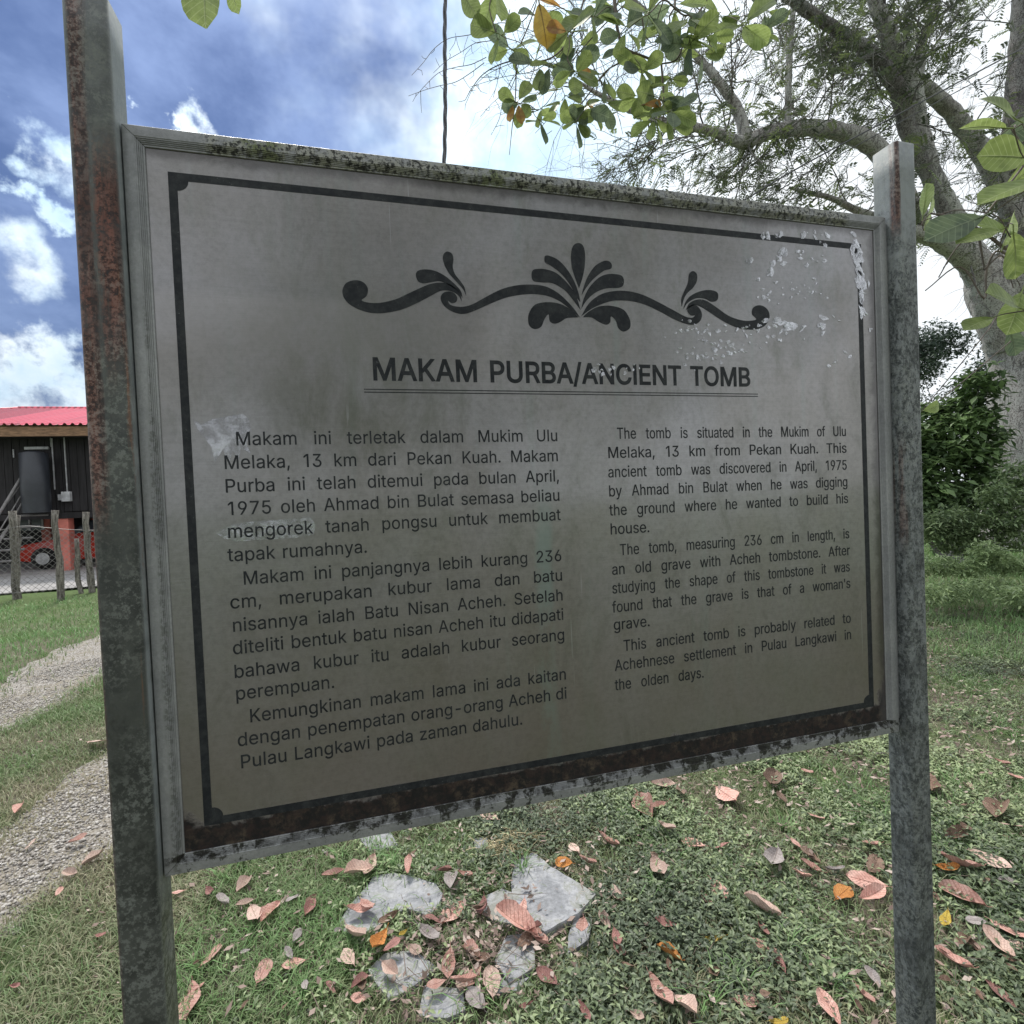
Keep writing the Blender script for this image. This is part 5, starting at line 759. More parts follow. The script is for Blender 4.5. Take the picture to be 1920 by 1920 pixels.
tag(bpy.data.objects['ground_cover'], 'low creeping ground cover with small oval leaves', None, None, 'stuff'); NC = len(x) * 7
# gravel chips
x, y, px, py, r = wedge(150000, 1.2, 7, 1.0, -54, 0)
g = on_gravel(x, y); k = rng.random(len(x)) < np.clip(g * 1.2 + .02, 0, 1) * np.clip(.6 + 1.5 * nz(x, y, 1.8, 31), .10, 1); x, y, r = x[k], y[k], r[k]
n = len(x); s_ = rng.gamma(3.0, .0012, n) + .0025; base = np.array([[1, 0, 0], [-1, 0, 0], [0, 1, 0], [0, -1, 0], [0, 0, .7], [0, 0, -.5]], float)
V = base[None] * (1 + rng.normal(0, .28, (n, 6, 3))) ; a = rng.uniform(0, 6.28, n); V = V * s_[:, None, None]; V = np.stack([V[..., 0] * np.cos(a)[:, None] - V[..., 1] * np.sin(a)[:, None], V[..., 0] * np.sin(a)[:, None] + V[..., 1] * np.cos(a)[:, None], V[..., 2]], -1)
V += np.c_[x, y, gz_np(x, y) + .006 + s_ * .3][:, None]; T = np.array([[0, 2, 4], [2, 1, 4], [1, 3, 4], [3, 0, 4], [2, 0, 5], [1, 2, 5], [3, 1, 5], [0, 3, 5]])
Fc = (np.arange(n)[:, None, None] * 6 + T[None]).reshape(-1, 3)
M_chip = green_mat('gravel_chips', (0.17, 0.15, 0.135), (0.36, 0.335, 0.31), (0.58, 0.55, 0.52), .9, 0.0)
tag(link('gravel', npmesh('gravel', V.reshape(-1, 3), Fc, False, np.repeat(np.clip(rng.normal(.5, .25, n), 0, 1), 6)), None, M_chip), 'loose pale grey gravel chips on the two wheel tracks', None, None, 'stuff')
# dead crumbs: small bits of dry leaf and stem lying everywhere under the sign
x, y, px, py, r = wedge(34000, 1.2, 7, 1.0, -40, 54); k = (rng.random(len(x)) < np.clip(.40 - 1.6 * nz(x, y, 2.0, 13), .05, 1) * np.where(x < -.1, .35, 1)) & (on_gravel(x, y) < .4); x, y = x[k], y[k]
q = ground(*zq((870, 1000))); m_ = 1500; x = np.concatenate([x, SC[0] + rng.normal(0, .20, m_)]); y = np.concatenate([y, SC[1] + rng.normal(0, .13, m_)])
xx, yy, _a, _b, rr_ = wedge(16000, 2.6, 8, 1.0, -12, 54); kk = rng.random(len(xx)) < np.clip(.5 + 1.3 * nz(xx, yy, 1.7, 51), .05, 1); x = np.concatenate([x, xx[kk]]); y = np.concatenate([y, yy[kk]])
kk = keep_off_slabs(x, y, .22); x, y = x[kk], y[kk]
n = len(x); a = rng.uniform(0, 6.28, n); l_ = rng.uniform(.008, .032, n) * (1 + .12 * np.hypot(x, y)); w_ = np.where(rng.random(n) < .5, .0018, l_ * .45); d = np.c_[np.cos(a), np.sin(a), rng.normal(0, .3, n)]; s2 = np.c_[-np.sin(a), np.cos(a), rng.normal(0, .3, n)]
B = np.c_[x, y, gz_np(x, y) + rng.uniform(.012, .045, n)]
V = np.stack([B - d * l_[:, None] / 2, B + s2 * w_[:, None] / 2, B + d * l_[:, None] / 2, B - s2 * w_[:, None] / 2], 1).reshape(-1, 3); Fc = np.arange(n * 4).reshape(n, 4)
M_litter = green_mat('dry_litter', (0.12, 0.085, 0.07), (0.30, 0.22, 0.19), (0.50, 0.41, 0.36), .85, .1)
tag(link('leaf_litter', npmesh('litter', V, Fc, False, np.repeat(rng.random(n), 4)), None, M_litter), 'dry brown crumbs of leaf and twig in the ground cover', None, None, 'stuff')
# straw heap
q = ground(*zq((1130, 310))); tb = Tubes()
for i in range(150):
    a = rng.uniform(0, 6.28); c0 = np.array([q[0] + rng.normal(0, .055), q[1] + rng.normal(0, .035), gz(q[0], q[1]) + rng.uniform(.012, .035)]); ln = rng.uniform(.02, .06); d = np.array([math.cos(a), math.sin(a), rng.normal(0, .25)]); e = np.array([-math.sin(a), math.cos(a), rng.normal(0, .4)])
    tb.add(spline([c0 - d * ln, c0 + e * ln * .25, c0 + d * ln * .8 + e * rng.normal(0, .02)], 3), [.0016] * 6 + [.0008], 3)
o = link('straw_heap', tb.mesh('straw'), None, simple('dry_straw', (0.42, 0.36, 0.22), .8, 0, .3, 30)); tag(o, 'small heap of pale curled dry straw above the paving stones', 'straw', None, None)
# dry twigs
tb = Tubes()
for i in range(170):
    a, b = rng.uniform(560, 1900), rng.uniform(1450, 1915); q = ground(a, b)
    if i < 60: q = ground(*zq((rng.normal(860, 190), rng.normal(1000, 110))))
    an = rng.uniform(0, 6.28); ln = rng.uniform(.02, .07); z = gz(q[0], q[1]) + rng.uniform(.02, .045); d = np.array([math.cos(an), math.sin(an), rng.normal(0, .15)])
    c0 = np.array([q[0], q[1], z]); tb.add([c0 - d * ln, c0 + rng.normal(0, .004, 3), c0 + d * ln], [.0013, .0011, .0006], 4)
tag(link('twigs', tb.mesh('twigs'), None, simple('dry_twig', (0.17, 0.13, 0.105), .85)), 'thin dry twigs strewn below the sign', None, None, 'stuff')

# ------------------------------------------------------------------ fallen leaves, one by one
def leaf_mesh(name, kind, seed):
    """obovate leaf along +Y, length 1, base at y = 0: folded along the midrib, wavy, curled; carries its stalk"""
    rs = random.Random(seed); nu, nv = 10, 4; V = []; Fc = []
    fold = {'flat': .10, 'curl': .35, 'fold': .9}[kind]; curl = {'flat': .12, 'curl': .75, 'fold': .4}[kind]; wd = rs.uniform(.36, .60); ph = rs.uniform(0, 6); side = rs.uniform(-.12, .12)
    for i in range(nu + 1):
        u = i / nu; wdt = wd * .5 * (math.sin(PI * min(1, u ** 1.12)) ** .60) * (0.74 + .42 * u) * (1 + .05 * math.sin(23 * u + ph))
        if i == nu: wdt = 0.012
        if i == 0: wdt = .010
        for j in range(-nv, nv + 1):
            v = j / nv; x = v * wdt; e = abs(v)
            z = fold * abs(x) + curl * (u - .45) ** 2 * .9 + .025 * math.sin(9 * u + ph + 2 * v) * e + .035 * e * e * math.sin(5 * u + ph * 2) + (.5 * curl * e * e * wdt)
            V.append((x + side * u * (1 - u), u - fold * .1 * e * wdt + rs.uniform(-.003, .003), z))
    m_ = 2 * nv + 1
    for i in range(nu):
        for j in range(m_ - 1): a = i * m_ + j; Fc.append((a, a + 1, a + m_ + 1, a + m_))
    # stalk and midrib as a thin raised tube
    tb = Tubes(); mid = [(side * u * (1 - u), u, curl * (u - .45) ** 2 * .9 + .006) for u in np.linspace(0, .95, 8)]
    tb.add([(0.02, -.13, curl * .3), (0.0, -.05, curl * .2)] + mid, [.011, .010] + list(np.linspace(.010, .003, 8)), 4)
    V2 = np.vstack(tb.V); n0 = len(V); V += [tuple(v) for v in V2]; Fc += [tuple(i + n0 for i in f) for f in tb.F]
    return pyd(name, V, Fc, True)
def fallen_mat(name, a, b, vein):
    mt, t = mat(name); s = t.sep(t.obj); x, y = s[0], s[1]; oi = t.new('ShaderNodeObjectInfo'); ax = t.math('ABSOLUTE', x)
    # veins leave the midrib at an angle
    vn = t.math('SINE', t.math('MULTIPLY', t.math('SUBTRACT', y, t.math('MULTIPLY', ax, .85)), 62)); vn = t.rng(vn, .80, 1.0)
    n = t.noise(t.vmath('ADD', t.obj, oi.outputs['Location']), 3.5, 5, .65); n2 = t.noise(t.vmath('ADD', t.obj, oi.outputs['Location']), 22, 5, .75)
    c = t.mix(t.rng(n, .32, .68), a, b); c = t.vmath('SCALE', c, None, t.math('MULTIPLY', t.rng(n2, .3, .7, .75, 1.15), t.rng(oi.outputs['Random'], 0, 1, .75, 1.2, False)))
    c = t.mix(t.math('MULTIPLY', vn, .55), c, vein); c = t.mix(t.math('MULTIPLY', t.rng(ax, .012, .004), .6), c, vein)
    c = t.mix(t.math('MULTIPLY', t.rng(n2, .62, .72), .5), c, (0.07, 0.045, 0.035))
    setp(t, base=c, rough=.62, spec=.3, nrm=t.bump(t.math('ADD', t.math('MULTIPLY', vn, -1), n2), .5, .02)); return mt
M_leaf = {'s': fallen_mat('salmon_dead_leaf', (0.55, 0.29, 0.24), (0.68, 0.44, 0.375), (0.28, 0.11, 0.08)), 'p': fallen_mat('pale_dead_leaf', (0.55, 0.38, 0.32), (0.68, 0.52, 0.44), (0.38, 0.24, 0.19)),
 'd': fallen_mat('dusky_dead_leaf', (0.30, 0.145, 0.13), (0.46, 0.24, 0.21), (0.17, 0.08, 0.07)), 'o': fallen_mat('orange_dead_leaf', (0.50, 0.19, 0.045), (0.66, 0.30, 0.09), (0.25, 0.09, 0.03)),
 'y': fallen_mat('yellow_dead_leaf', (0.50, 0.34, 0.05), (0.60, 0.46, 0.09), (0.25, 0.15, 0.04)), 'b': fallen_mat('brown_dead_leaf', (0.17, 0.105, 0.075), (0.30, 0.20, 0.15), (0.09, 0.05, 0.04)), 'g': fallen_mat('grey_dead_leaf', (0.36, 0.31, 0.30), (0.50, 0.45, 0.43), (0.25, 0.2, 0.19))}
CN = {'s': 'salmon', 'p': 'pale pink', 'd': 'dusky red', 'o': 'orange', 'y': 'yellow', 'g': 'greyish', 'b': 'brown'}
LMESH = {}
for c in M_leaf:
    for kd in ('flat', 'curl', 'fold'):
        for v in range(2):
            me = leaf_mesh('fallen_leaf', kd, hash(kd) % 7 + v * 3 + ord(c)) if False else leaf_mesh('fallen_leaf', kd, {'flat': 1, 'curl': 2, 'fold': 3}[kd] * 10 + v * 3 + ord(c)); me.materials.append(M_leaf[c]); LMESH[(c, kd, v)] = me
Z6 = [(660,155,100,10,'p'),(1020,110,110,-30,'p'),(1350,160,80,-20,'p'),(1730,265,130,-30,'s'),(1530,305,80,-50,'p'),(1465,390,110,-12,'o'),(1605,385,110,-25,'s'),(90,460,140,10,'s'),(300,410,120,60,'p'),(240,462,170,5,'p'),(540,440,90,80,'s'),(870,470,90,-15,'s'),(800,520,130,80,'g'),
 (1775,580,110,-50,'p'),(235,690,150,5,'s'),(280,665,100,-50,'s'),(800,670,190,50,'s'),(985,670,110,80,'d'),(1210,680,120,70,'s'),(1190,780,270,-30,'s'),(345,895,190,60,'o'),(500,825,70,50,'y'),(650,830,160,-40,'g'),(690,730,120,-10,'d'),(775,990,175,85,'s'),(910,920,130,-40,'s'),(920,1050,150,50,'s'),
 (1030,1110,170,-85,'p'),(860,1120,160,5,'s'),(940,1210,150,-50,'g'),(1580,830,115,85,'s'),(1370,1090,160,-45,'d'),(235,1110,130,40,'d'),(1720,750,100,-60,'p'),(1785,850,110,-70,'d'),(1590,1290,140,-60,'d'),(1310,840,170,-50,'s'),(240,1200,110,10,'s'),(700,1130,120,20,'s'),(560,900,100,-20,'p'),(750,440,90,10,'d'),(1240,1235,90,20,'d')]
Z7 = [(150,410,120,-60,'s'),(215,415,85,20,'s'),(240,310,110,0,'p'),(530,360,125,-40,'s'),(905,243,60,-20,'s'),(950,460,75,-30,'s'),(375,580,120,-25,'s'),(250,530,90,-30,'p'),(855,590,70,-35,'s'),(930,700,115,-20,'s'),(885,740,90,-30,'s'),(1035,700,90,0,'g'),(1070,810,85,40,'o'),(1190,752,195,-15,'s'),(1200,812,115,20,'s'),
 (215,720,105,-60,'p'),(490,800,110,-50,'s'),(20,820,75,-60,'p'),(700,905,190,-20,'p'),(245,980,100,-5,'d'),(475,1020,100,5,'y'),(715,1080,175,-40,'s'),(260,1110,140,-35,'o'),(215,1295,180,-55,'s'),(340,1370,150,-50,'p'),(615,1315,115,0,'s'),(1210,1190,110,-50,'g'),(1170,1290,130,-50,'s'),(1010,1360,180,-55,'s'),
 (1635,700,180,-5,'s'),(1560,695,110,-8,'o'),(1760,660,220,-25,'p'),(1640,820,250,-27,'s'),(1600,1120,200,-30,'s'),(1840,970,190,-30,'s'),(1810,1050,190,-40,'p'),(1820,1280,200,-45,'d'),(1880,280,80,-20,'s'),(1860,510,110,-20,'p'),(1820,215,80,-20,'s'),(1555,910,60,70,'y'),(770,1415,90,5,'y'),(780,1160,90,-55,'d'),(440,860,70,-50,'s'),(1215,580,90,-10,'s'),(1700,930,100,-10,'g'),(1850,760,100,-15,'g'),(25,1080,80,-50,'d'),(110,1390,80,-30,'p')]
ZL = [(85,975,50,50,'s'),(135,1120,65,35,'p'),(340,1110,90,25,'s'),(405,1195,110,35,'p'),(312,1255,60,-10,'p'),(257,1335,40,50,'s'),(425,690,75,-10,'p'),(70,1750,50,0,'d'),(175,680,24,0,'p')]
ZB = [(730,1165,90,15,'s'),(910,1170,60,-60,'d'),(1100,1130,110,50,'p'),(1120,1240,110,15,'p'),(1265,1290,150,45,'s'),(1490,1260,110,60,'d'),(915,1540,160,45,'s'),(1400,1585,140,10,'s'),(1213,1640,150,65,'s'),(790,1790,215,80,'s'),(850,1730,80,40,'s'),(275,1420,60,0,'d'),(1410,1435,80,60,'g')]
ALL = [(600 + a * .3125, 1500 + b * .3125, l * .3125, an, c) for a, b, l, an, c in Z6] + [(1150 + a * .401, 1350 + b * .401, l * .401, an, c) for a, b, l, an, c in Z7] + \
      [(a * .427, 1100 + b * .427, l * .427, an, c) for a, b, l, an, c in ZL] + [(100 + a * .323, 1300 + b * .323, l * .323, an, c) for a, b, l, an, c in ZB]
rs_ = random.Random(99)
for _ in range(26): ALL.append((rs_.uniform(1170, 1900), rs_.uniform(1400, 1900), rs_.uniform(18, 40), rs_.uniform(-90, 90), rs_.choice('bbbgd')))
for _ in range(16): ALL.append((rs_.gauss(880, 120), rs_.gauss(1770, 70), rs_.uniform(20, 45), rs_.uniform(-90, 90), rs_.choice('bbdp')))
for _ in range(10): ALL.append((rs_.uniform(345, 660), rs_.uniform(1650, 1900), rs_.uniform(16, 34), rs_.uniform(-90, 90), rs_.choice('bbg')))
for _ in range(12): ALL.append((rs_.uniform(1760, 1910), rs_.uniform(1330, 1880), rs_.uniform(16, 40), rs_.uniform(-50, 10), rs_.choice('bbp')))
def region(px, py):
    if px < 225: return 'on gravel and grass left of left post'
    if px > 1740: return 'in the weeds right of the right post'
    if py < 1620 and px < 1180: return 'just below the lower edge of the panel'
    if px < 660: return 'in grass between left post and paving stones'
    if px < 1130: return 'on or beside the broken paving stones'
    if px < 1400: return 'in ground cover right of the paving stones'
    return 'in ground cover left of the right post'
ORD = ['first', 'second', 'third', 'fourth', 'fifth', 'sixth', 'seventh', 'eighth', 'ninth', 'tenth', 'eleventh', 'twelfth', 'thirteenth', 'fourteenth', 'fifteenth', 'sixteenth', 'seventeenth', 'eighteenth', 'nineteenth', 'twentieth', 'twenty-first', 'twenty-second', 'twenty-third', 'twenty-fourth']
grp = {}
for i, (px, py, l, an, c) in enumerate(ALL): grp.setdefault((region(px, py), c), []).append(i)
LAB = {}
for (rg, c), ids in grp.items():
    ids.sort(key=lambda i: ALL[i][0])
    for k, i in enumerate(ids):
        if len(ids) == 1: LAB[i] = f'only {CN[c]} leaf {rg}'
        else:
            o_ = 'leftmost' if k == 0 else 'rightmost' if k == len(ids) - 1 else ORD[k] + ' from left'
            LAB[i] = f'{o_} {CN[c]} leaf {rg}'
BIG = sorted(range(len(ALL)), key=lambda i: ALL[i][2])
for i, (px, py, l, an, c) in enumerate(ALL):
    a = math.radians(an); dx, dy = math.cos(a) * l / 2, -math.sin(a) * l / 2
    A, B = ground(px - dx, py - dy, .035), ground(px + dx, py + dy, .035); ln = np.linalg.norm(B - A)
    if ln > .24: m_ = (A + B) / 2; A, B = m_ + (A - m_) * .24 / ln, m_ + (B - m_) * .24 / ln; ln = .24
    rs = random.Random(i * 13 + 5); kd = rs.choice(['flat', 'flat', 'curl', 'curl', 'fold']) if ln < .2 else rs.choice(['flat', 'curl'])
    if rs.random() < .5: A, B = B, A
    o = link('fallen_leaf', LMESH[(c, kd, rs.randint(0, 1))]); d = (B - A) / np.linalg.norm(B - A)
    o.location = (A[0], A[1], gz(A[0], A[1]) + .030 + (.012 if any(inpoly(np.array([A[0]]), np.array([A[1]]), p)[0] for p in SLABW) else 0) + rs.uniform(0, .008))
    o.rotation_euler = (rs.uniform(-.2, .2), rs.uniform(-.45, .45), math.atan2(d[1], d[0]) - PI / 2); s_ = ln / .95; o.scale = (s_ * rs.uniform(.85, 1.1), s_, s_)
    tag(o, LAB[i], 'leaf', 'fallen leaves on the ground')

# ------------------------------------------------------------------ big rain tree on the right
def bark_mat(name, a, b, lich):
    mt, t = mat(name); P = t.pos; n = t.noise(t.map(P, (1, 1, .45)), 7, 6, .7, .6); n2 = t.noise(P, 38, 6, .75); big = t.noise(P, 1.6, 4, .6)
    c = t.mix(t.rng(n, .35, .62), a, b); c = t.mix(t.math('MULTIPLY', t.rng(t.math('ADD', n2, t.math('MULTIPLY', big, .5)), .68, .82), .7), c, lich)
    c = t.mix(t.math('MULTIPLY', t.math('MAXIMUM', t.rng(n2, .47, .38), t.math('MULTIPLY', t.rng(t.noise(t.map(P, (1, 1, .22), (5, 5, 5)), 16, 5, .7, .8), .46, .40), .8)), .8), c, (0.045, 0.038, 0.038))
    setp(t, base=c, rough=.9, nrm=t.bump(t.math('ADD', n, t.math('MULTIPLY', n2, .5)), .8, .03)); return mt
M_bark = bark_mat('lichen_bark', (0.17, 0.15, 0.145), (0.36, 0.33, 0.32), (0.46, 0.46, 0.44)); M_barkd = bark_mat('dark_bark', (0.06, 0.052, 0.052), (0.16, 0.14, 0.135), (0.30, 0.30, 0.29))
M_barkl = bark_mat('pale_smooth_bark', (0.28, 0.265, 0.26), (0.44, 0.42, 0.41), (0.52, 0.52, 0.50))
TB = at_d(1915, 960, 11.0); TB[2] = 0.0
tree = empty('rain_tree', tuple(TB), 'large spreading tree with lichen-covered trunk and feathery foliage behind the right post', 'tree')
def limb(name, pts, mt, sides=10, rough=.10, n=10):
    """pts: (px, py, depth, diameter in px)"""
    W = np.array([at_d(a, b, d) for a, b, d, w_ in pts]); R_ = np.array([w_ * d / 1000 / 2 for a, b, d, w_ in pts]); S_ = spline(np.c_[W, R_], n)
    if len(S_) > 14: S_[1:-1, :3] += rng.normal(0, .045, (len(S_) - 2, 3)) * np.minimum(S_[1:-1, 3:4], .12)
    tb = Tubes(); tb.add(S_[:, :3] - TB, S_[:, 3], sides, rough); o = link(name, tb.mesh(name), tree, mt); return o, S_
g0 = at_d(1925, 1060, 11)
trunk, _ = limb('trunk', [(1945, 1110, 11, 184), (1945, 1000, 11, 166), (1944, 900, 11, 156), (1945, 780, 11, 146), (1945, 680, 11, 142), (1926, 590, 11, 136), (1905, 530, 11, 150), (1895, 480, 11, 130)], M_bark, 22, .02)
LB = {}
def L(k, *a, **kw): LB[k] = limb('limb', *a, **kw)[1]
L('left', [(1905, 640, 11, 96), (1872, 560, 10.9, 84), (1835, 500, 10.8, 56), (1785, 462, 10.6, 40), (1730, 440, 10.4, 28), (1650, 425, 10, 24), (1560, 420, 9.6, 20), (1450, 395, 9.2, 12)], M_bark)
L('right', [(1915, 560, 11, 80), (1915, 480, 11, 64), (1918, 400, 11, 52), (1912, 250, 11, 50), (1916, 100, 11, 40), (1925, -80, 11, 34)], M_barkd)
L('steep', [(1832, 505, 10.8, 50), (1800, 430, 10.7, 38), (1768, 370, 10.5, 32), (1740, 300, 10.4, 29), (1722, 220, 10.3, 28), (1705, 150, 10.2, 36), (1672, 80, 10, 30), (1640, 0, 9.8, 24), (1610, -90, 9.6, 18)], M_barkl)
L('arm', [(1925, 480, 11, 50), (1898, 385, 11, 44), (1862, 315, 10.9, 38), (1822, 258, 10.8, 32), (1775, 200, 10.6, 28), (1715, 150, 10.3, 26)], M_bark)
L('dark', [(1790, 440, 10.6, 20), (1740, 330, 10.4, 24), (1705, 255, 10.2, 28), (1688, 180, 10, 29), (1650, 118, 9.8, 26), (1600, 75, 9.5, 22), (1520, 25, 9.2, 20), (1440, -40, 9, 22)], M_barkd)
L('across', [(1740, 430, 10.4, 26), (1690, 350, 10.0, 32), (1640, 275, 9.8, 34), (1570, 246, 9.6, 30), (1500, 240, 9.4, 28), (1430, 252, 9.2, 25), (1395, 268, 9.1, 22), (1330, 245, 9.0, 16), (1240, 228, 8.9, 16), (1180, 205, 8.8, 12), (1120, 175, 8.7, 8), (1080, 150, 8.6, 5)], M_bark)
L('up2', [(1400, 262, 9.1, 22), (1382, 205, 9.1, 20), (1345, 150, 9.0, 17), (1320, 120, 9.0, 14), (1270, 70, 8.9, 10), (1210, 20, 8.8, 8), (1170, -20, 8.8, 6)], M_bark)
L('thin', [(1478, 240, 9.4, 12), (1478, 160, 9.4, 12), (1482, 80, 9.4, 11), (1490, -30, 9.4, 9)], M_barkl)
L('low', [(1700, 420, 10.2, 16), (1620, 400, 9.9, 14), (1560, 372, 9.7, 10), (1520, 362, 9.6, 8), (1480, 352, 9.5, 5)], M_bark)
L('stub', [(1715, 150, 10.3, 24), (1725, 120, 10.3, 18), (1735, 60, 10.4, 12), (1770, -20, 10.5, 8)], M_bark)
# twigs and feathery leaf sprays
tw = Tubes(); FR = []; RT_ = RC[0]
def frond(P, d, ln, npair=9):
    FR.append((P, d, ln))
def inreg(px, py):
    """density of foliage as the photograph shows it"""
    if px > 1960 or py < -60: return .8
    if py > 1.02 * 470: return 0
    if px < 1120: return 0
    if px < 1450 and py < 200: return .45 * (px - 1120) / 330
    if px < 1330: return .55 if py > 200 else .1
    if 1750 < px < 1850 and py > 300: return .15
    if 1740 < px < 1800 and 180 < py < 380: return .25
    return 1.0
def grow(P, d, ln, rad, lev, dens=1.0):
    n = 5; pts = [P]; dd = d / np.linalg.norm(d)
    for i in range(n):
        dd = dd + rng.normal(0, .16, 3) + np.array([0, 0, -.008 * (3 - lev)]) - RT_ * .03; dd /= np.linalg.norm(dd); pts.append(pts[-1] + dd * ln / n)
    pts = np.array(pts); tw.add(pts - TB, np.linspace(rad, rad * .45, n + 1), 4)
    if lev > 0:
        for i in range(2, n + 1):
            for _ in range(rng.integers(1, 2) if lev == 1 else rng.integers(1, 3)):
                e = dd + rng.normal(0, .75, 3); e[2] -= .04; grow(pts[i], e, ln * rng.uniform(.45, .75), rad * .5, lev - 1, dens)
    if lev <= 1:
        for i in range(1, n + 1):
            u, v, _ = cam_uv(pts[i][None]); 
            pr = inreg(u[0], v[0]) * dens
            for _ in range(1):
                if rng.random() < pr * (.12 if v[0] < 200 else .21):
                    e = dd * .6 - RT_ * .45 + rng.normal(0, .45, 3); e[2] -= .18; frond(pts[i], e / np.linalg.norm(e), rng.uniform(.16, .30))
for key, cnt, dn in (('left', 12, 1.2), ('across', 38, 1.15), ('up2', 14, .9), ('dark', 18, 1.6), ('steep', 8, 1.4), ('arm', 7, 1.2), ('right', 20, 1.6), ('thin', 6, 1.2), ('low', 7, 1.0), ('stub', 12, 1.5)):
    S_ = LB[key]
    for _ in range(cnt):
        i = rng.integers(len(S_) // 4, len(S_)); P = S_[i, :3]; tn = S_[min(i + 1, len(S_) - 1), :3] - S_[max(i - 1, 0), :3]; tn /= np.linalg.norm(tn) + 1e-9
        e = tn * .6 + rng.normal(0, .8, 3); grow(P, e, rng.uniform(.7, 1.6), max(.007, min(.016, S_[i, 3] * .25)), 2, dn)
# long hanging sprays from limbs out of the picture above
for _ in range(20):
    u, v = rng.uniform(1330, 1980), rng.uniform(-160, 60); P = at_d(u, v, rng.uniform(7.5, 12.5)); grow(P, np.array([-.5 + rng.normal(0, .5), rng.normal(0, .5), -.45]), rng.uniform(.8, 1.7), .010, 2, 1.8)
for _ in range(16):
    u, v = rng.uniform(1740, 1960), rng.uniform(60, 330); P = at_d(u, v, rng.uniform(9.5, 12.5)); grow(P, np.array([-.6 + rng.normal(0, .5), rng.normal(0, .5), -.25]), rng.uniform(.6, 1.2), .008, 1, 1.6)
for _ in range(8):
    u, v = rng.uniform(1400, 1720), rng.uniform(290, 400); P = at_d(u, v, rng.uniform(8.5, 10.5)); grow(P, np.array([-.8 + rng.normal(0, .4), rng.normal(0, .5), -.15]), rng.uniform(.6, 1.2), .008, 1, 1.6)
tw_ = link('twig', tw.mesh('twig'), tree, M_barkd); tw_['kind'] = 'stuff'
Pf = np.array([f[0] for f in FR]); Df = np.array([f[1] for f in FR]); Lf = np.array([f[2] for f in FR])
def fronds(name, Pf, Df, Lf, parent, mt, org, npair=8, lw=.34, ll=.030):
    n = len(Pf); up = np.tile([0, 0, 1.0], (n, 1)); S_ = np.cross(Df, up); S_ /= np.linalg.norm(S_, axis=1)[:, None] + 1e-9; N = np.cross(S_, Df); vv = []; q = 0
    vs_, fs = [], []
    for i in range(npair):
        u = (i + .8) / npair; c = Pf + Df * (Lf * u)[:, None] - np.array([0, 0, 1.0]) * (Lf * u * u * .35)[:, None]
        for sg in (-1, 1):
            l_ = (Lf * lw * (1 - .55 * abs(u - .45)) * rng.uniform(.7, 1.15, n))[:, None]; dr = S_ * sg * .9 + Df * .45 - N * rng.uniform(0, .5, n)[:, None] ; w_ = Df * ll * .5 * rng.uniform(.7, 1.3, n)[:, None]
            vs_.append(np.stack([c, c + dr * l_ * .5 + w_, c + dr * l_, c + dr * l_ * .5 - w_], 1))
    V = np.stack(vs_, 1).reshape(-1, 3) - org; m_ = n * npair * 2; Fc = np.arange(m_ * 4).reshape(m_, 4)
    # thin rachis
    a = Pf - org; b = Pf + Df * Lf[:, None] - np.array([0, 0, .35]) * Lf[:, None] - org; k = len(V); R_ = np.stack([a - N * .0025, a + N * .0025, b + N * .0015, b - N * .0015], 1).reshape(-1, 3)
    Fc = np.vstack([Fc, k + np.arange(n * 4).reshape(n, 4)]); tint = np.concatenate([np.repeat(rng.random(n), npair * 2 * 4), np.zeros(n * 4)])
    o = link(name, npmesh(name, np.vstack([V, R_]), Fc, False, tint), parent, mt); o['kind'] = 'stuff'; return o
M_feather = green_mat('feathery_foliage', (0.075, 0.090, 0.065), (0.115, 0.140, 0.080), (0.19, 0.24, 0.09), .5, .5)
fronds('foliage', Pf, Df, Lf, tree, M_feather, TB)
NF = len(Pf)

# ------------------------------------------------------------------ broadleaf branches hanging in front
def lv_mat(name, a, b, edge):
    mt, t = mat(name); s = t.sep(t.obj); x, y = s[0], s[1]; ax = t.math('ABSOLUTE', x); oi = t.new('ShaderNodeObjectInfo')
    vn = t.rng(t.math('SINE', t.math('MULTIPLY', t.math('SUBTRACT', y, t.math('MULTIPLY', ax, .8)), 56)), .86, 1.0)
    n = t.noise(t.vmath('ADD', t.obj, oi.outputs['Location']), 4, 4, .6); c = t.mix(t.rng(n, .35, .65), a, b); c = t.mix(t.math('MULTIPLY', vn, .45), c, edge); c = t.mix(t.math('MULTIPLY', t.rng(ax, .014, .005), .7), c, edge)
    c = t.vmath('SCALE', c, None, t.rng(oi.outputs['Random'], 0, 1, .7, 1.15, False))
    setp(t, base=c, rough=.42, spec=.45, nrm=t.bump(vn, -.3, .02)); tl = t.new('ShaderNodeBsdfTranslucent'); t.put(tl.inputs[0], t.vmath('SCALE', c, None, 1.5)); mx = t.new('ShaderNodeMixShader'); mx.inputs[0].default_value = .45
    t.l.new(t.b.outputs[0], mx.inputs[1]); t.l.new(tl.outputs[0], mx.inputs[2]); t.l.new(mx.outputs[0], t.out.inputs[0]); return mt
ML = {'g': lv_mat('fresh_green_leaf', (0.165, 0.215, 0.065), (0.245, 0.31, 0.10), (0.42, 0.48, 0.24)), 'k': lv_mat('dark_green_leaf', (0.075, 0.105, 0.065), (0.130, 0.170, 0.095), (0.27, 0.32, 0.20)), 'o': lv_mat('orange_brown_leaf', (0.34, 0.16, 0.05), (0.42, 0.26, 0.07), (0.25, 0.15, 0.05)), 'y': lv_mat('yellow_leaf', (0.40, 0.26, 0.035), (0.50, 0.35, 0.06), (0.28, 0.17, 0.03))}
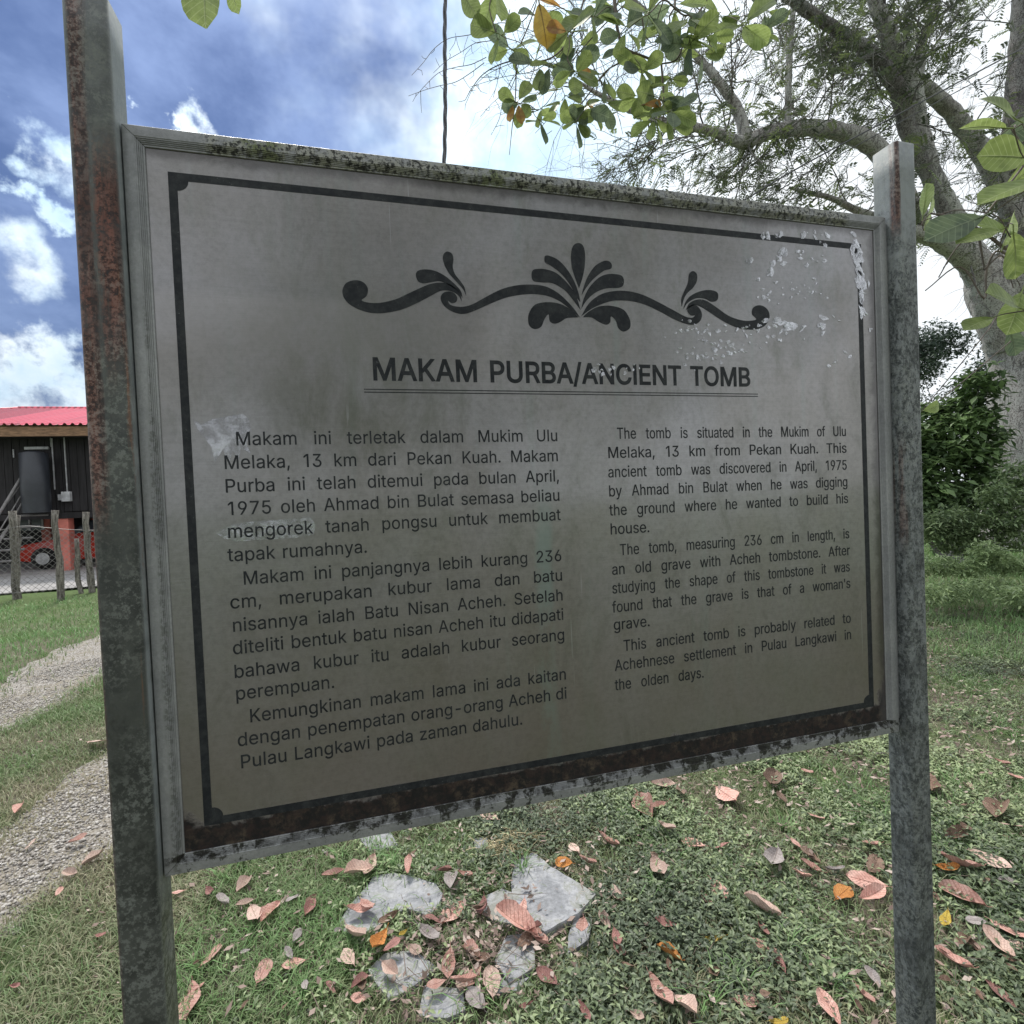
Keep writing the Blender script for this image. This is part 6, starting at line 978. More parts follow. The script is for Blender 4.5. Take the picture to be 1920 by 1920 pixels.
def broad(name, seed, wd):
    rs = random.Random(seed); nu, nv = 9, 3; V = []; Fc = []; ph = rs.uniform(0, 6)
    for i in range(nu + 1):
        u = i / nu; wdt = wd * .5 * (math.sin(PI * u ** 1.35) ** .5 if 0 < u < 1 else 0) * (.70 + .42 * u) + .006
        for j in range(-nv, nv + 1):
            v = j / nv; V.append((v * wdt, u, .22 * abs(v) * wdt - .20 * (u - .3) ** 2 + .02 * math.sin(7 * u + ph) * abs(v)))
    m_ = 2 * nv + 1
    for i in range(nu):
        for j in range(m_ - 1): a = i * m_ + j; Fc.append((a, a + 1, a + m_ + 1, a + m_))
    tb = Tubes(); tb.add([(0, -.16, .02), (0, 0, 0)] + [(0, u, -.20 * (u - .3) ** 2 - .008) for u in (.2, .4, .6, .8, .95)], [.016, .016, .013, .011, .009, .006, .003], 4); V2 = np.vstack(tb.V); n0 = len(V); V += [tuple(v) for v in V2]; Fc += [tuple(i + n0 for i in f) for f in tb.F]
    return pyd(name, V, Fc, True)
BL = {}
for c in ML:
    for v in range(3): me = broad('leaf', v + 3, (.50, .60, .70)[v]); me.materials.append(ML[c]); BL[(c, v)] = me
def put_leaf(parent, P, tip, size, c, v, roll, org):
    d = tip / np.linalg.norm(tip); N_ = -FW + rng.normal(0, .25, 3); N_ -= d * (N_ @ d); N_ /= np.linalg.norm(N_); X_ = np.cross(d, N_)
    q = Matrix([(X_[i], d[i], N_[i]) for i in range(3)]).to_quaternion(); o = link('leaf', BL[(c, v)], parent); o.rotation_mode = 'QUATERNION'
    o.rotation_quaternion = q @ Matrix.Rotation(roll, 3, 'Y').to_quaternion(); o.scale = (size,) * 3; o.location = Vector(P + d * size * .16 - org); return o
FW = RC[2]; RT_ = RC[0]; UP_ = -RC[1]
def branch_thing(label, org_px, clusters, depth, mt_tw, rad0, extra=(), twl=None):
    """clusters: (px, py, n leaves, leaf size px, depth offset); grown as one branching twig from org_px"""
    org = at_d(*org_px); th = empty('leafy_branch', tuple(org), label, 'branch', 'broadleaf branches hanging into view')
    nodes = [org]; rads = [rad0]; tb = Tubes(); cl = sorted(clusters, key=lambda c: np.hypot(c[0] - org_px[0], c[1] - org_px[1])); path = {0: None}
    for (px, py, nl, sz, dz) in cl:
        T = at_d(px, py, depth + dz); ds = [np.linalg.norm(T - n_) + .25 * np.linalg.norm(n_ - org) for n_ in nodes]; k = int(np.argmin(ds)); A = nodes[k]; ln = np.linalg.norm(T - A)
        m1 = A + (T - A) * .35 + rng.normal(0, .09 * ln, 3) + np.array([0, 0, .06 * ln]); m2 = A + (T - A) * .7 + rng.normal(0, .07 * ln, 3); r0 = max(.0016, rads[k] * .72); S_ = spline([A, m1, m2, T], 5); tb.add(S_ - org, np.linspace(r0, max(.0013, r0 * .6), len(S_)), 5, .15)
        for q in (5, 10): nodes.append(S_[q]); rads.append(r0 * .85)
        nodes.append(T); rads.append(r0 * .65); dr = T - m2; dr /= np.linalg.norm(dr)
        for i in range(nl):
            a = i * 2.4 + rng.uniform(-.3, .3); s_ = sz * (depth + dz) / 1000 * rng.uniform(.80, 1.25)
            side = RT_ * math.cos(a) * 1.1 + UP_ * math.sin(a) * .9 + FW * rng.normal(0, .45); e = side + dr * .35 + np.array([0, 0, -.55]) * rng.uniform(0, 1.0); c = 'g' if rng.random() < .68 else ('k' if rng.random() < .95 else 'o')
            put_leaf(th, T - dr * rng.uniform(0, .35) * s_, e, s_, c, int(rng.integers(0, 3)), rng.uniform(-1.15, 1.15), org)
    for (px, py, sz, an, c, v, roll, dz) in extra:   # leaves measured one by one: centre, length, direction of the tip
        s_ = sz * (depth + dz) / 1000; a = math.radians(an); e = RT_ * math.cos(a) + UP_ * math.sin(a) + FW * rng.normal(0, .15); P = at_d(px, py, depth + dz) - e / np.linalg.norm(e) * s_ * .66
        lf = put_leaf(th, P, e, s_, c, v, roll, org)
        if c == 'y': lf['label'] = 'large ragged yellow leaf'
        k = int(np.argmin([np.linalg.norm(P - n_) for n_ in nodes])); ln = np.linalg.norm(P - nodes[k])
        if ln > .01: S_ = spline([nodes[k], nodes[k] + (P - nodes[k]) * .5 + rng.normal(0, .1 * ln, 3), P], 5); tb.add(S_ - org, np.linspace(.0028, .0018, len(S_)) * depth / 2.1, 5); nodes.append(P)
    for pl in (twl or []):     # bare twigs, measured
        W = np.array([at_d(a, b, depth + .05) for a, b in pl[0]]); S_ = spline(W, 5); tb.add(S_ - org, np.linspace(pl[1], pl[2], len(S_)), 5, .2)
        for q in range(2, len(S_), 3):
            if rng.random() < pl[3]:
                e = rng.normal(0, 1, 3); e[2] -= .6; e = e / np.linalg.norm(e) * rng.uniform(.015, .06); tb.add([S_[q] - org, S_[q] + e * .5 + rng.normal(0, .004, 3) - org, S_[q] + e - org], [.0013, .0011, .0009], 4)
    tg = link('twig', tb.mesh('twig'), th, mt_tw); return th
M_twig = simple('grey_brown_twig', (0.14, 0.115, 0.10), .8, 0, .35, 40)
CLT = [(930, 60, 4, 46, 0), (962, 95, 5, 40, .1), (1000, 110, 4, 42, 0), (1065, 62, 5, 44, -.1), (1082, 100, 5, 40, .1), (1110, 30, 6, 46, 0), (1150, 22, 5, 44, .1), (1212, 30, 6, 48, -.1), (1165, 65, 5, 44, 0), (1240, 62, 5, 46, .1), (1300, 40, 5, 46, 0), (1290, 88, 5, 46, 0), (1318, 112, 4, 40, .1), (1355, 30, 4, 46, .1), (1395, 48, 5, 48, 0), (1425, 70, 4, 42, .1), (1440, 20, 3, 44, .1),
 (967, 192, 7, 36, 0), (1008, 208, 5, 34, .1), (1020, 232, 4, 32, 0), (1078, 232, 7, 34, 0), (1060, 182, 5, 36, .1), (1028, 125, 4, 38, 0), (1078, 142, 6, 40, -.1), (1125, 150, 4, 38, 0), (1098, 205, 6, 38, 0), (1135, 200, 4, 34, .1), (1205, 140, 5, 40, 0), (1255, 150, 5, 36, .1), (1198, 182, 5, 42, 0), (1235, 185, 6, 44, 0), (1262, 205, 5, 44, -.1), (1225, 225, 6, 42, 0), (1258, 232, 4, 40, 0), (1010, 30, 3, 40, .1), (1050, 15, 3, 44, .1), (1265, 15, 4, 46, 0), (1330, 70, 3, 44, 0), (1180, 100, 3, 38, 0)]
branch_thing('leafy twigs with rounded green leaves hanging from the top edge above the panel', (1230, -260, 2.15), CLT, 2.15, M_twig, .011,
 [(915, 20, 62, -110, 'g', 1, .2, 0), (880, 8, 58, -60, 'g', 1, .1, 0), (935, 8, 60, -75, 'g', 1, -.2, .05), (1019, 46, 88, -80, 'y', 0, .2, -.1), (1298, 82, 42, 170, 'g', 2, 0, 0), (1245, 72, 36, 10, 'k', 2, .1, 0), (1208, 42, 38, 185, 'k', 2, 0, 0), (1310, 34, 46, -120, 'k', 2, .1, 0), (1225, 195, 34, 5, 'o', 0, .3, -.05), (1095, 135, 26, -10, 'o', 1, .3, -.05), (958, 212, 34, -100, 'o', 0, .2, 0), (975, 214, 36, -80, 'o', 0, .1, 0)], 
 [([(975, 110), (935, 122), (905, 140), (885, 165), (872, 188)], .0028, .0012, .8), ([(968, 115), (966, 190), (960, 240), (955, 290)], .0030, .0012, .6), ([(1150, -20), (1158, 55), (1172, 90), (1205, 105), (1240, 118)], .0075, .0045, .2), ([(1100, -20), (1075, 60), (1035, 108), (975, 118)], .0045, .0025, .4), ([(1172, 92), (1165, 115), (1135, 135), (1085, 200), (1060, 210)], .0040, .0022, .4), ([(1240, 118), (1245, 200), (1240, 240)], .0045, .0022, .3), ([(1035, 245), (1025, 252)], .0012, .001, 0), ([(1010, -10), (980, 40), (930, 45), (935, 80)], .002, .0012, .9), ([(1200, -20), (1120, 60), (1040, 150), (1010, 170)], .003, .0014, .7), ([(1330, -10), (1290, 60), (1270, 110), (1240, 120)], .005, .003, .3), ([(1060, -10), (1085, 30), (1060, 60)], .002, .001, .7)])
rw = random.Random(5)
BT = []
for _ in range(34):
    a, b = rw.uniform(880, 1450), rw.uniform(-30, 120); an = math.radians(rw.uniform(100, 260) if rw.random() < .6 else rw.uniform(20, 160)); P_ = [(a, b)]
    for q in range(5): an += rw.uniform(-.5, .5); P_.append((P_[-1][0] + 30 * math.cos(an), P_[-1][1] + 30 * abs(math.sin(an)) + 4))
    BT.append((P_, .0020, .0010, .7))
tbx = Tubes(); bt_o = [o for o in bpy.data.objects if o.name == 'leafy_branch'][0]; og = np.array(bt_o.location)
for P_, r0, r1, pr in BT:
    W = np.array([at_d(a, b, 2.3) for a, b in P_]); S_ = spline(W, 4); tbx.add(S_ - og, np.linspace(r0, r1, len(S_)), 4, .2)
    for q in range(3, len(S_), 3): e = rng.normal(0, 1, 3); e[2] -= .3; e = e / np.linalg.norm(e) * rng.uniform(.02, .08); tbx.add([S_[q] - og, S_[q] + e * .5 + rng.normal(0, .005, 3) - og, S_[q] + e - og], [.0012, .001, .0008], 4)
o = link('bare_twigs', tbx.mesh('bare_twigs'), bt_o, M_twig); o['kind'] = 'stuff'
CLR = []
branch_thing('branch with large round green leaves at the right edge beside the tree trunk', (2010, 520, 1.25), CLR, 1.25, M_twig, .006,
 [(1875, 200, 78, 130, 'g', 2, .1, 0), (1845, 236, 92, 178, 'g', 0, 1.0, 0), (1888, 292, 96, 175, 'g', 2, 0, .05), (1895, 355, 110, 195, 'g', 1, .4, 0), (1790, 425, 110, 200, 'k', 1, .7, 0), (1735, 375, 62, 80, 'g', 0, 1.2, .1), (1745, 392, 66, 70, 'g', 0, 1.1, .12), (1835, 440, 90, 195, 'g', 1, .8, 0), (1860, 425, 80, 150, 'g', 1, .4, .06), (1895, 430, 80, 60, 'g', 1, .4, .05), (1905, 480, 90, -60, 'g', 1, .3, 0), (1885, 560, 92, 165, 'g', 1, .5, 0), (1905, 585, 85, -110, 'g', 2, .3, .04), (1835, 605, 66, 200, 'g', 1, .9, 0), (1900, 640, 60, -60, 'k', 1, .3, .1), (1748, 764, 34, 20, 'g', 2, .1, .02), (1900, 250, 70, 20, 'k', 1, .5, .1), (1915, 330, 80, 40, 'g', 1, .5, .1)],
 [([(1990, 500), (1895, 470), (1850, 440), (1800, 410), (1745, 400)], .0048, .0022, .2), ([(1930, 520), (1875, 470), (1850, 505), (1845, 560), (1800, 500), (1735, 545)], .0034, .0014, .4), ([(1910, 262), (1895, 240), (1890, 225)], .0022, .0014, 0), ([(1920, 310), (1850, 400), (1790, 470), (1760, 520)], .003, .0014, .4), ([(1845, 505), (1880, 480), (1900, 540)], .0024, .0012, .2), ([(1835, 440), (1845, 500)], .003, .002, 0), ([(1895, 640), (1800, 720), (1742, 766)], .0016, .0012, 0)])
branch_thing('two green leaf tips hanging at the top left beside the left post', (400, -160, 1.5), [], 1.5, M_twig, .003,
 [(383, -12, 118, -92, 'g', 2, .05, 0), (437, -6, 60, -75, 'g', 0, .2, 0), (400, -60, 70, -60, 'g', 1, .3, 0)], [([(400, -160), (390, -100), (385, -60)], .003, .002, 0)])

# ------------------------------------------------------------------ hanging cable and overhead wires
cab = Tubes(); A = at_d(841, -300, 3.4); B = at_d(831, 330, 3.2); n = 90
for ph in (0, 2.1, 4.2):
    pts = []
    for i in range(n):
        u = i / (n - 1); p = A + (B - A) * u; a = ph + u * 34; pts.append(p + RT_ * .0075 * math.cos(a) + FW * .0075 * math.sin(a) + RT_ * .006 * math.sin(u * 9))
    cab.add(pts, .0062, 5)
q = at_d(831, 330, 3.2)
o = link('hanging_cable', cab.mesh('cable'), None, simple('weathered_grey_cable', (0.085, 0.085, 0.10), .6)); tag(o, 'twisted grey cable hanging down behind the top rail of the panel', 'cable')
M_wire = simple('black_wire', (0.03, 0.03, 0.035), .5)
for k, (pts, r_, lab) in enumerate((([(1250, 470, 7), (1462, 335, 7.4), (1670, 222, 7.8), (1920, 89, 8.3), (2200, -60, 9)], .011, 'taut dark overhead wire rising to the right in front of the tree, upper of two'), ([(1250, 490, 7.1), (1480, 345, 7.5), (1700, 222, 7.9), (1920, 106, 8.4), (2200, -42, 9.1)], .007, 'thinner dark overhead wire just under the other one, crossing the tree'))):
    tb = Tubes(); tb.add(spline([at_d(*p) for p in pts], 8), r_, 5); tag(link('overhead_wire', tb.mesh('wire'), None, M_wire), lab, 'wire', 'overhead wires')

# ------------------------------------------------------------------ bushes and the trees beyond
def leaf_cloud(name, org, pts, size, tint, mt, parent, droop=.4, wid=.45):
    n = len(pts); d = rng.normal(0, 1, (n, 3)); d[:, 2] = d[:, 2] * .45 - droop; d /= np.linalg.norm(d, axis=1)[:, None]; s_ = np.cross(d, [0, 0, 1.0]) + rng.normal(0, .2, (n, 3)); s_ /= np.linalg.norm(s_, axis=1)[:, None]; nr = np.cross(s_, d)
    S_ = (size * rng.uniform(.6, 1.25, n))[:, None]; w_ = S_ * wid * .5
    V = np.stack([pts, pts + d * S_ * .45 + s_ * w_ + nr * S_ * .1, pts + d * S_, pts + d * S_ * .45 - s_ * w_ + nr * S_ * .1, pts + d * S_ * .5], 1).reshape(-1, 3) - org; b = np.arange(n)[:, None] * 5
    T = np.array([[0, 4, 1], [4, 2, 1], [0, 3, 4], [3, 2, 4]]); Fc = (b[:, :, None] + T[None]).reshape(-1, 3)
    o = link(name, npmesh(name, V, Fc, False, np.repeat(tint, 5)), parent, mt); o['kind'] = 'stuff'; return o
def clumps(cs, per, rad, flat=.8, shell=.55):
    out = []
    for c in cs:
        d = rng.normal(0, 1, (per, 3)); d /= np.linalg.norm(d, axis=1)[:, None]; r = rad * (shell + (1 - shell) * rng.random(per)) * (1 + .35 * np.sin(d[:, 0] * 5 + c[0] * 3) * np.sin(d[:, 2] * 6 + c[1] * 2)); p = c + d * r[:, None] * np.array([1, 1, flat]); out.append(p)
    return np.vstack(out)
M_bush = green_mat('bush_leaves', (0.040, 0.065, 0.032), (0.095, 0.150, 0.065), (0.19, 0.29, 0.11), .5, .3)
M_far = green_mat('far_foliage', (0.040, 0.060, 0.050), (0.060, 0.085, 0.062), (0.09, 0.12, 0.07), .6, .35)
def bush(label, cs_px, depth, rad_px, per, size, zmin=0, name='bush', cat='bush', mt=None, group=None, wid=.45, stem=True, tintm=.5):
    cs = np.array([at_d(a, b, depth + dz) for a, b, dz in cs_px]); c0 = cs.mean(0); org = np.array([c0[0], c0[1], 0.0]); th = empty(name, tuple(org), label, cat, group); th['kind'] = 'thing'
    rad = rad_px * depth / 1000; P = clumps(cs, per, rad); P = P[P[:, 2] > .02]; tint = np.clip(tintm + .35 * nz(P[:, 0], P[:, 2], 1.2, 3) + rng.normal(0, .2, len(P)), 0, 1)
    leaf_cloud('foliage', org, P, size, tint, mt or M_bush, th, wid=wid)
    if stem:
        tb = Tubes()
        for c in cs[:12]: b = org + np.array([rng.normal(0, .1), rng.normal(0, .1), -.05]); tb.add(spline([b - org, (b + c) / 2 + rng.normal(0, .15, 3) - org, c - org], 5), np.linspace(.03, .008, 11) * max(1, rad), 5)
        link('trunk' if cat == 'tree' else 'stem', tb.mesh('stem'), th, M_barkd)
    return th
M_weed = green_mat('weed_leaves', (0.06, 0.09, 0.05), (0.15, 0.21, 0.10), (0.29, 0.38, 0.18), .5, .3)
# distant tree top between the right post and the trunk
bush('distant dark tree crown seen between the right post and the big trunk', [(1700 + rng.uniform(0, 230), 640 + rng.uniform(0, 160), rng.uniform(-1.5, 1.5)) for _ in range(24)] + [(1755, 630, 0), (1790, 640, 0), (1730, 680, 0), (1690, 650, 0)], 20, 40, 620, .16, name='distant_tree', cat='tree', mt=M_far, tintm=.35)
bush('broad-leaved green bush climbing against the left side of the big trunk', [(1838, 720, 0), (1800, 800, 0), (1830, 780, .2), (1770, 850, 0), (1810, 850, .3), (1755, 900, .2), (1835, 860, 0), (1790, 770, .5), (1730, 860, .4), (1765, 815, .3), (1845, 820, .3), (1720, 880, 0), (1735, 930, -.2), (1770, 930, -.2), (1700, 820, .4), (1745, 780, .6), (1850, 905, -.2)], 9.3, 40, 420, .17, wid=.5, tintm=.62)
bush('dark shaded thicket at the foot of the big trunk', [(1740, 930, .3), (1790, 930, .4), (1830, 950, .2), (1700, 930, .5), (1760, 960, 0), (1860, 960, 0)], 8.8, 38, 300, .12, tintm=.2)
for k, (cs, dp, lab, sz, tm) in enumerate((([(1760, 985, 0), (1800, 975, 0), (1840, 990, 0), (1780, 1010, 0), (1730, 990, 0), (1820, 1020, 0)], 7.2, 'mid-green ferny weeds below the bush, nearest the right post', .085, .55), ([(1880, 975, 0), (1915, 950, 0), (1950, 980, 0), (1900, 1010, 0), (1870, 930, .1), (1935, 915, .1), (1910, 890, .2)], 7.0, 'taller ferny weeds at the right edge in front of the big trunk', .085, .6), ([(1770, 1060, 0), (1820, 1065, 0), (1880, 1055, 0), (1930, 1060, 0), (1850, 1035, 0), (1720, 1060, 0)], 6.0, 'low pale-green weeds in front of the ferny ones by the right post', .06, .75))):
    bush(lab, cs, dp, 36 if k < 2 else 28, 620, sz, name='weed_clump', mt=M_weed, cat='weeds', group='weed clumps under the big tree', wid=.34, stem=False, tintm=tm)
for k, (a, b, d_, s_, lb) in enumerate(((1765, 1110, 5.6, .07, 'small bright weed tuft on the lawn just right of the right post'), (1850, 1100, 5.7, .06, 'small bright weed tuft on the lawn below the ferny weeds, midway to the frame edge'), (1925, 1125, 5.4, .08, 'tall bright weed tuft on the lawn at the right edge'))):
    bush(lb, [(a + rng.normal(0, 22), b + rng.normal(0, 10), rng.normal(0, .3)) for _ in range(7)], d_, 22, 160, s_, name='weed_clump', cat='weeds', group='weed clumps under the big tree', mt=M_weed, wid=.25, stem=False, tintm=.75)
# green belt beyond, behind the panel
hx = [(-60, 30), (140, 34), (300, 31), (480, 29), (640, 27), (800, 30), (960, 28), (1120, 26), (1290, 27), (1450, 25), (1600, 24), (1980, 22)]
hz = ['far left', 'behind the house roof', 'left part', 'left of centre', 'near centre', 'centre', 'right of centre', 'right part', 'near the cable', 'behind the big limbs', 'next to the right post', 'right edge']
# (the panel hides the belt itself; a hedge there keeps the place closed when seen from a step aside)
P = []
for _ in range(60): u = rng.uniform(330, 1640); P.append((u, rng.uniform(820, 930), rng.uniform(-2, 2)))
bush('long green hedge across the far side of the lawn, mostly hidden by the panel', P, 22, 46, 230, .28, name='hedge', cat='hedge', stem=False, tintm=.45)

# unseen leafy tree added on the viewer's side so the plate mirrors foliage
TP = np.array([1.2, -7.5, 0.0]); rt = empty('added_mirror_tree', tuple(TP), 'unseen leafy tree added opposite the panel for its plate to mirror', 'tree')
cs = np.array([TP + np.array([rng.normal(0, 3.4), rng.normal(0, 1.6), rng.uniform(2.6, 8.5)]) for _ in range(34)]); P = clumps(cs, 420, .85)
leaf_cloud('crown', TP, P, .22, np.clip(.3 + .4 * rng.random(len(P)), 0, 1), M_bush, rt, wid=.6)
tb = Tubes(); tb.add(spline([(0, 0, -.2), (.1, 0, 1.5), (0, .1, 3.0), (.3, 0, 5.5)], 5), np.linspace(.32, .12, 16), 12, .08)
for c in cs[:14]: tb.add(spline([(0, 0, 2.2), (c - TP) * np.array([.5, .5, .8]), c - TP], 4), np.linspace(.09, .02, 9), 6)
link('trunk', tb.mesh('trunk'), rt, M_bark)

# ------------------------------------------------------------------ house on stilts at the left
YH = 16.5     # front wall plane
def hp(px, py, Y=YH): return at_y(px, py, Y)
def roofm():
    mt, t = mat('red_metal_roof'); n = t.noise(t.obj, 1.5, 4, .6); w_ = t.rng(t.math('SINE', t.math('MULTIPLY', t.sep(t.obj)[0], 2 * PI / .17)), -.7, .6, .55, 1.08)  # darker bands along the ribs paint in their shading
    setp(t, base=t.vmath('SCALE', t.mix(n, (0.52, 0.07, 0.11), (0.64, 0.11, 0.16)), None, w_), rough=.42); return mt
M_pl = simple('dark_timber', (0.016, 0.014, 0.016), .8, 0, .5, 3, .3, (6, 6, .6)); M_fascia = simple('weathered_fascia', (0.22, 0.13, 0.075), .8, 0, .4, 6, .2, (1, 1, 4)); M_roof = roofm(); M_pil = simple('salmon_paint', (0.52, 0.16, 0.125), .7, 0, .25, 3, .1)
M_cem = simple('grey_cement', (0.30, 0.29, 0.29), .9, 0, .2, 1.5, .2); M_pvc = simple('grey_conduit', (0.42, 0.42, 0.44), .5); M_glassd = simple('dim_glass', (0.05, 0.06, 0.075), .15); M_white = simple('white_frame', (0.5, 0.5, 0.52), .5)
xr0 = hp(0, 960)[0]; xL = xr0 - 4.0; xR = hp(420, 960)[0] ; zf = hp(80, 960)[2]; ze = hp(80, 815)[2]
house = empty('stilt_house', (xL, YH, 0), 'dark timber house raised on salmon pillars under a red corrugated metal roof', 'house')
def hb(name, a, b, mt, bev=0, parent=None): 
    bm = bmesh.new(); bx(bm, a[0] - xL, a[1] - YH, a[2], b[0] - xL, b[1] - YH, b[2], bev); return link(name, bm_done(bm, name), parent or house, mt)
wall = hb('wall', (xL + .1, YH + .03, zf), (xR, YH + 6, ze - .02), M_pl)
xx = xL + .1; pm = None
while xx < xR - .05:      # vertical boards, each a piece
    wd_ = .185; me = None
    o = hb('board', (xx, YH - .002 - rng.uniform(0, .012), zf - rng.uniform(0, .03)), (min(xx + wd_ - .012, xR), YH + .028, ze - .03), M_pl); xx += wd_
hb('floor_beam', (xL, YH - .03, zf - .2), (xR + .1, YH + .12, zf - .035), M_pl)
zt_ = hp(80, 800, YH - .7)[2]; zb_ = hp(80, 818, YH - .7)[2]
hb('fascia_board', (xL - .6, YH - .72, zb_), (xR + .6, YH - .68, zt_), M_fascia); hb('soffit', (xL - .5, YH - .66, zb_ + .05), (xR + .5, YH + .1, zb_ + .08), M_pl)
# corrugated roof sheets, hipped at the left
ridge_y = YH + 3.4; pr = at_y(35, 767, ridge_y); zr = pr[2]; xh = pr[0]; ye = YH - .80; zE = zt_ + .03
def roof_sheet(x0, x1, nm):
    V = []; Fc = []; nc = int((x1 - x0) / .034); 
    prof_ = [0, .0, .028, .028, .028, .0, .0]
    for i in range(nc + 1):
        x = x0 + (x1 - x0) * i / nc; hgt = .050 if (i % 5) in (0, 1) else 0.0; xe = xL - .8
        # the hip: how far up the slope this strip runs
        u = 1.0 if x >= xh else max(0.02, (x - xe) / (xh - xe))
        for q in (0, 1): 
            uu = u * q; V.append((x - xL, ye + (ridge_y - ye) * uu - YH, zE + (zr - zE) * uu + hgt))
    for i in range(nc): Fc.append((2 * i, 2 * i + 2, 2 * i + 3, 2 * i + 1))
    o = link(nm, pyd(nm, V, Fc), house, M_roof); return o
xs_ = xL - .78
while xs_ < xR + .6: roof_sheet(xs_, xs_ + .816 + .0, 'roof_sheet'); xs_ += .816
me = pyd('roof', [(-.8, -.80, zE), (-.8, 7.6, zE), (xh - xL, 3.4, zr), (xR - xL + .6, 3.4, zr), (xR - xL + .6, 7.6, zE)], [(0, 2, 1), (1, 2, 3, 4)]); link('roof_back', me, house, M_roof)
tb = Tubes(); tb.add([(xh - xL, 3.4, zr + .02), (xR - xL + .6, 3.4, zr + .02)], .07, 6); tb.add([(xh - xL, 3.4, zr + .02), (-.8, -.8, zE + .02)], .06, 6); link('ridge_cap', tb.mesh('ridge'), house, M_roof)
# under the house
for (a, b) in ((104, 129), (-55, -30), (300, 325)): xa, xb = hp(a, 1000)[0], hp(b, 1000)[0]; hb('pillar', (xa, YH + .0, -.02), (xb, YH + (xb - xa), zf - .2), M_pil, .01)
xa, xb = hp(176, 1000, YH + 2)[0], hp(190, 1000, YH + 2)[0]
hb('rear_wall', (xL + .2, YH + 4.2, 0), (xR, YH + 4.35, zf - .03), M_pl)
hb('salmon_wall', (hp(78, 1000, YH + 3)[0], YH + 3, 0), (hp(95, 1000, YH + 3)[0], YH + 3.1, zf - .04), M_pil)
wx0, wx1 = hp(30, 980, YH + 3)[0], hp(80, 980, YH + 3)[0]; wz0, wz1 = hp(50, 995, YH + 3)[2], hp(50, 964, YH + 3)[2]
wf = hb('window', (wx0, YH + 3.0, wz0), (wx1, YH + 3.03, wz1), M_glassd); 
for f in (0, .48, .97): x_ = wx0 + (wx1 - wx0) * f; hb('frame', (x_, YH + 2.97, wz0), (x_ + .05, YH + 2.998, wz1), M_white, 0, wf)
# things fixed on the wall
def onwall(name, x0, y0, x1, y1, mt, d=.05):
    a, b = hp(x0, (y0 + y1) / 2), hp(x1, (y0 + y1) / 2); a[2] = hp((x0 + x1) / 2, y1)[2]; b[2] = hp((x0 + x1) / 2, y0)[2]
    return hb(name, (a[0], YH - .02 - d, a[2]), (b[0], YH - .016, b[2]), mt, .002)
onwall('tube_light', 48, 838, 93, 843, M_pvc); onwall('conduit', 100.2, 822, 102.2, 918, M_pvc, .03); onwall('conduit', 95.8, 818, 96.8, 838, M_pvc, .03); onwall('conduit', 124, 818, 125.4, 924, M_white, .04); onwall('conduit', 26, 843, 28, 858, M_pvc, .03)
tk = Tubes(); ta = hp(69, 950, YH - .5); tk.add([(ta[0], YH - .5, zf - .02), (ta[0], YH - .5, zf + .6), (ta[0], YH - .5, hp(69, 850, YH - .5)[2]), (ta[0], YH - .5, hp(69, 846, YH - .5)[2])], [.30, .31, .30, .12], 20)
tko = link('water_tank', tk.mesh('tank'), None, simple('dark_tank', (0.025, 0.028, 0.036), .45, 0, .2, 3)); tag(tko, 'tall dark water tank standing against the wall of the stilt house', 'tank')
mb = onwall('meter_box', 120, 922, 136, 940, M_white, .12); onwall('meter_box', 112, 927, 121, 938, M_pvc, .08)
# steep stair and rails at the left
st = empty('stair', (hp(0, 1050, YH - 1.4)[0], YH - 1.4, 0), 'grey timber stair with thin rails leaning up to the house floor at the left edge', 'stair'); so_ = np.array(st.location)
tb_ = []
for (a, b, c_, d_, r_) in ((-30, 1010, 50, 878, .045), (-20, 1050, 52, 925, .03), (-30, 1000, 50, 895, .02), (-10, 1010, 50, 912, .02), (-50, 1080, 30, 970, .05)):
    tb = Tubes(); A = at_y(a, b, YH - 1.4) - so_; B = at_y(c_, d_, YH - .25) - so_; tb.add([A, (A + B) / 2, B], r_ * .75, 6); link('rail', tb.mesh('rail'), st, simple('grey_timber_rail', (0.20, 0.19, 0.19), .8) if not tb_ else tb_[0]); tb_.append(bpy.data.materials['grey_timber_rail'])
for k in range(5):
    A = at_y(-25 + k * 16, 1055 - k * 22, YH - 1.2 + .2 * k) - so_; B = A + np.array([.55, .12, 0]); tb = Tubes(); tb.add([A, B], .03, 4); link('step', tb.mesh('step'), st, tb_[0])
# cement yard under and before the house
yv = [(hp(-700, 1055)[0], YH - 4.9), (hp(700, 1055)[0] + 1.5, YH - 4.2), (hp(700, 1055)[0] + 2, YH + 6), (hp(-700, 1055)[0], YH + 6)]
V = []; Fc = []
for i in range(41):
    for j in range(11):
        u, v = i / 40, j / 10; a = np.array(yv[0]) * (1 - u) + np.array(yv[1]) * u; b = np.array(yv[3]) * (1 - u) + np.array(yv[2]) * u; p = a * (1 - v) + b * v
        V.append((p[0], p[1] + (.12 * mnoise.noise(Vector((i * .7, 0, 2))) if j == 0 else 0), .045))
for i in range(40):
    for j in range(10): a = i * 11 + j; Fc.append((a, a + 11, a + 12, a + 1))
structure(link('cement_yard', pyd('yard', V, Fc), None, M_cem))

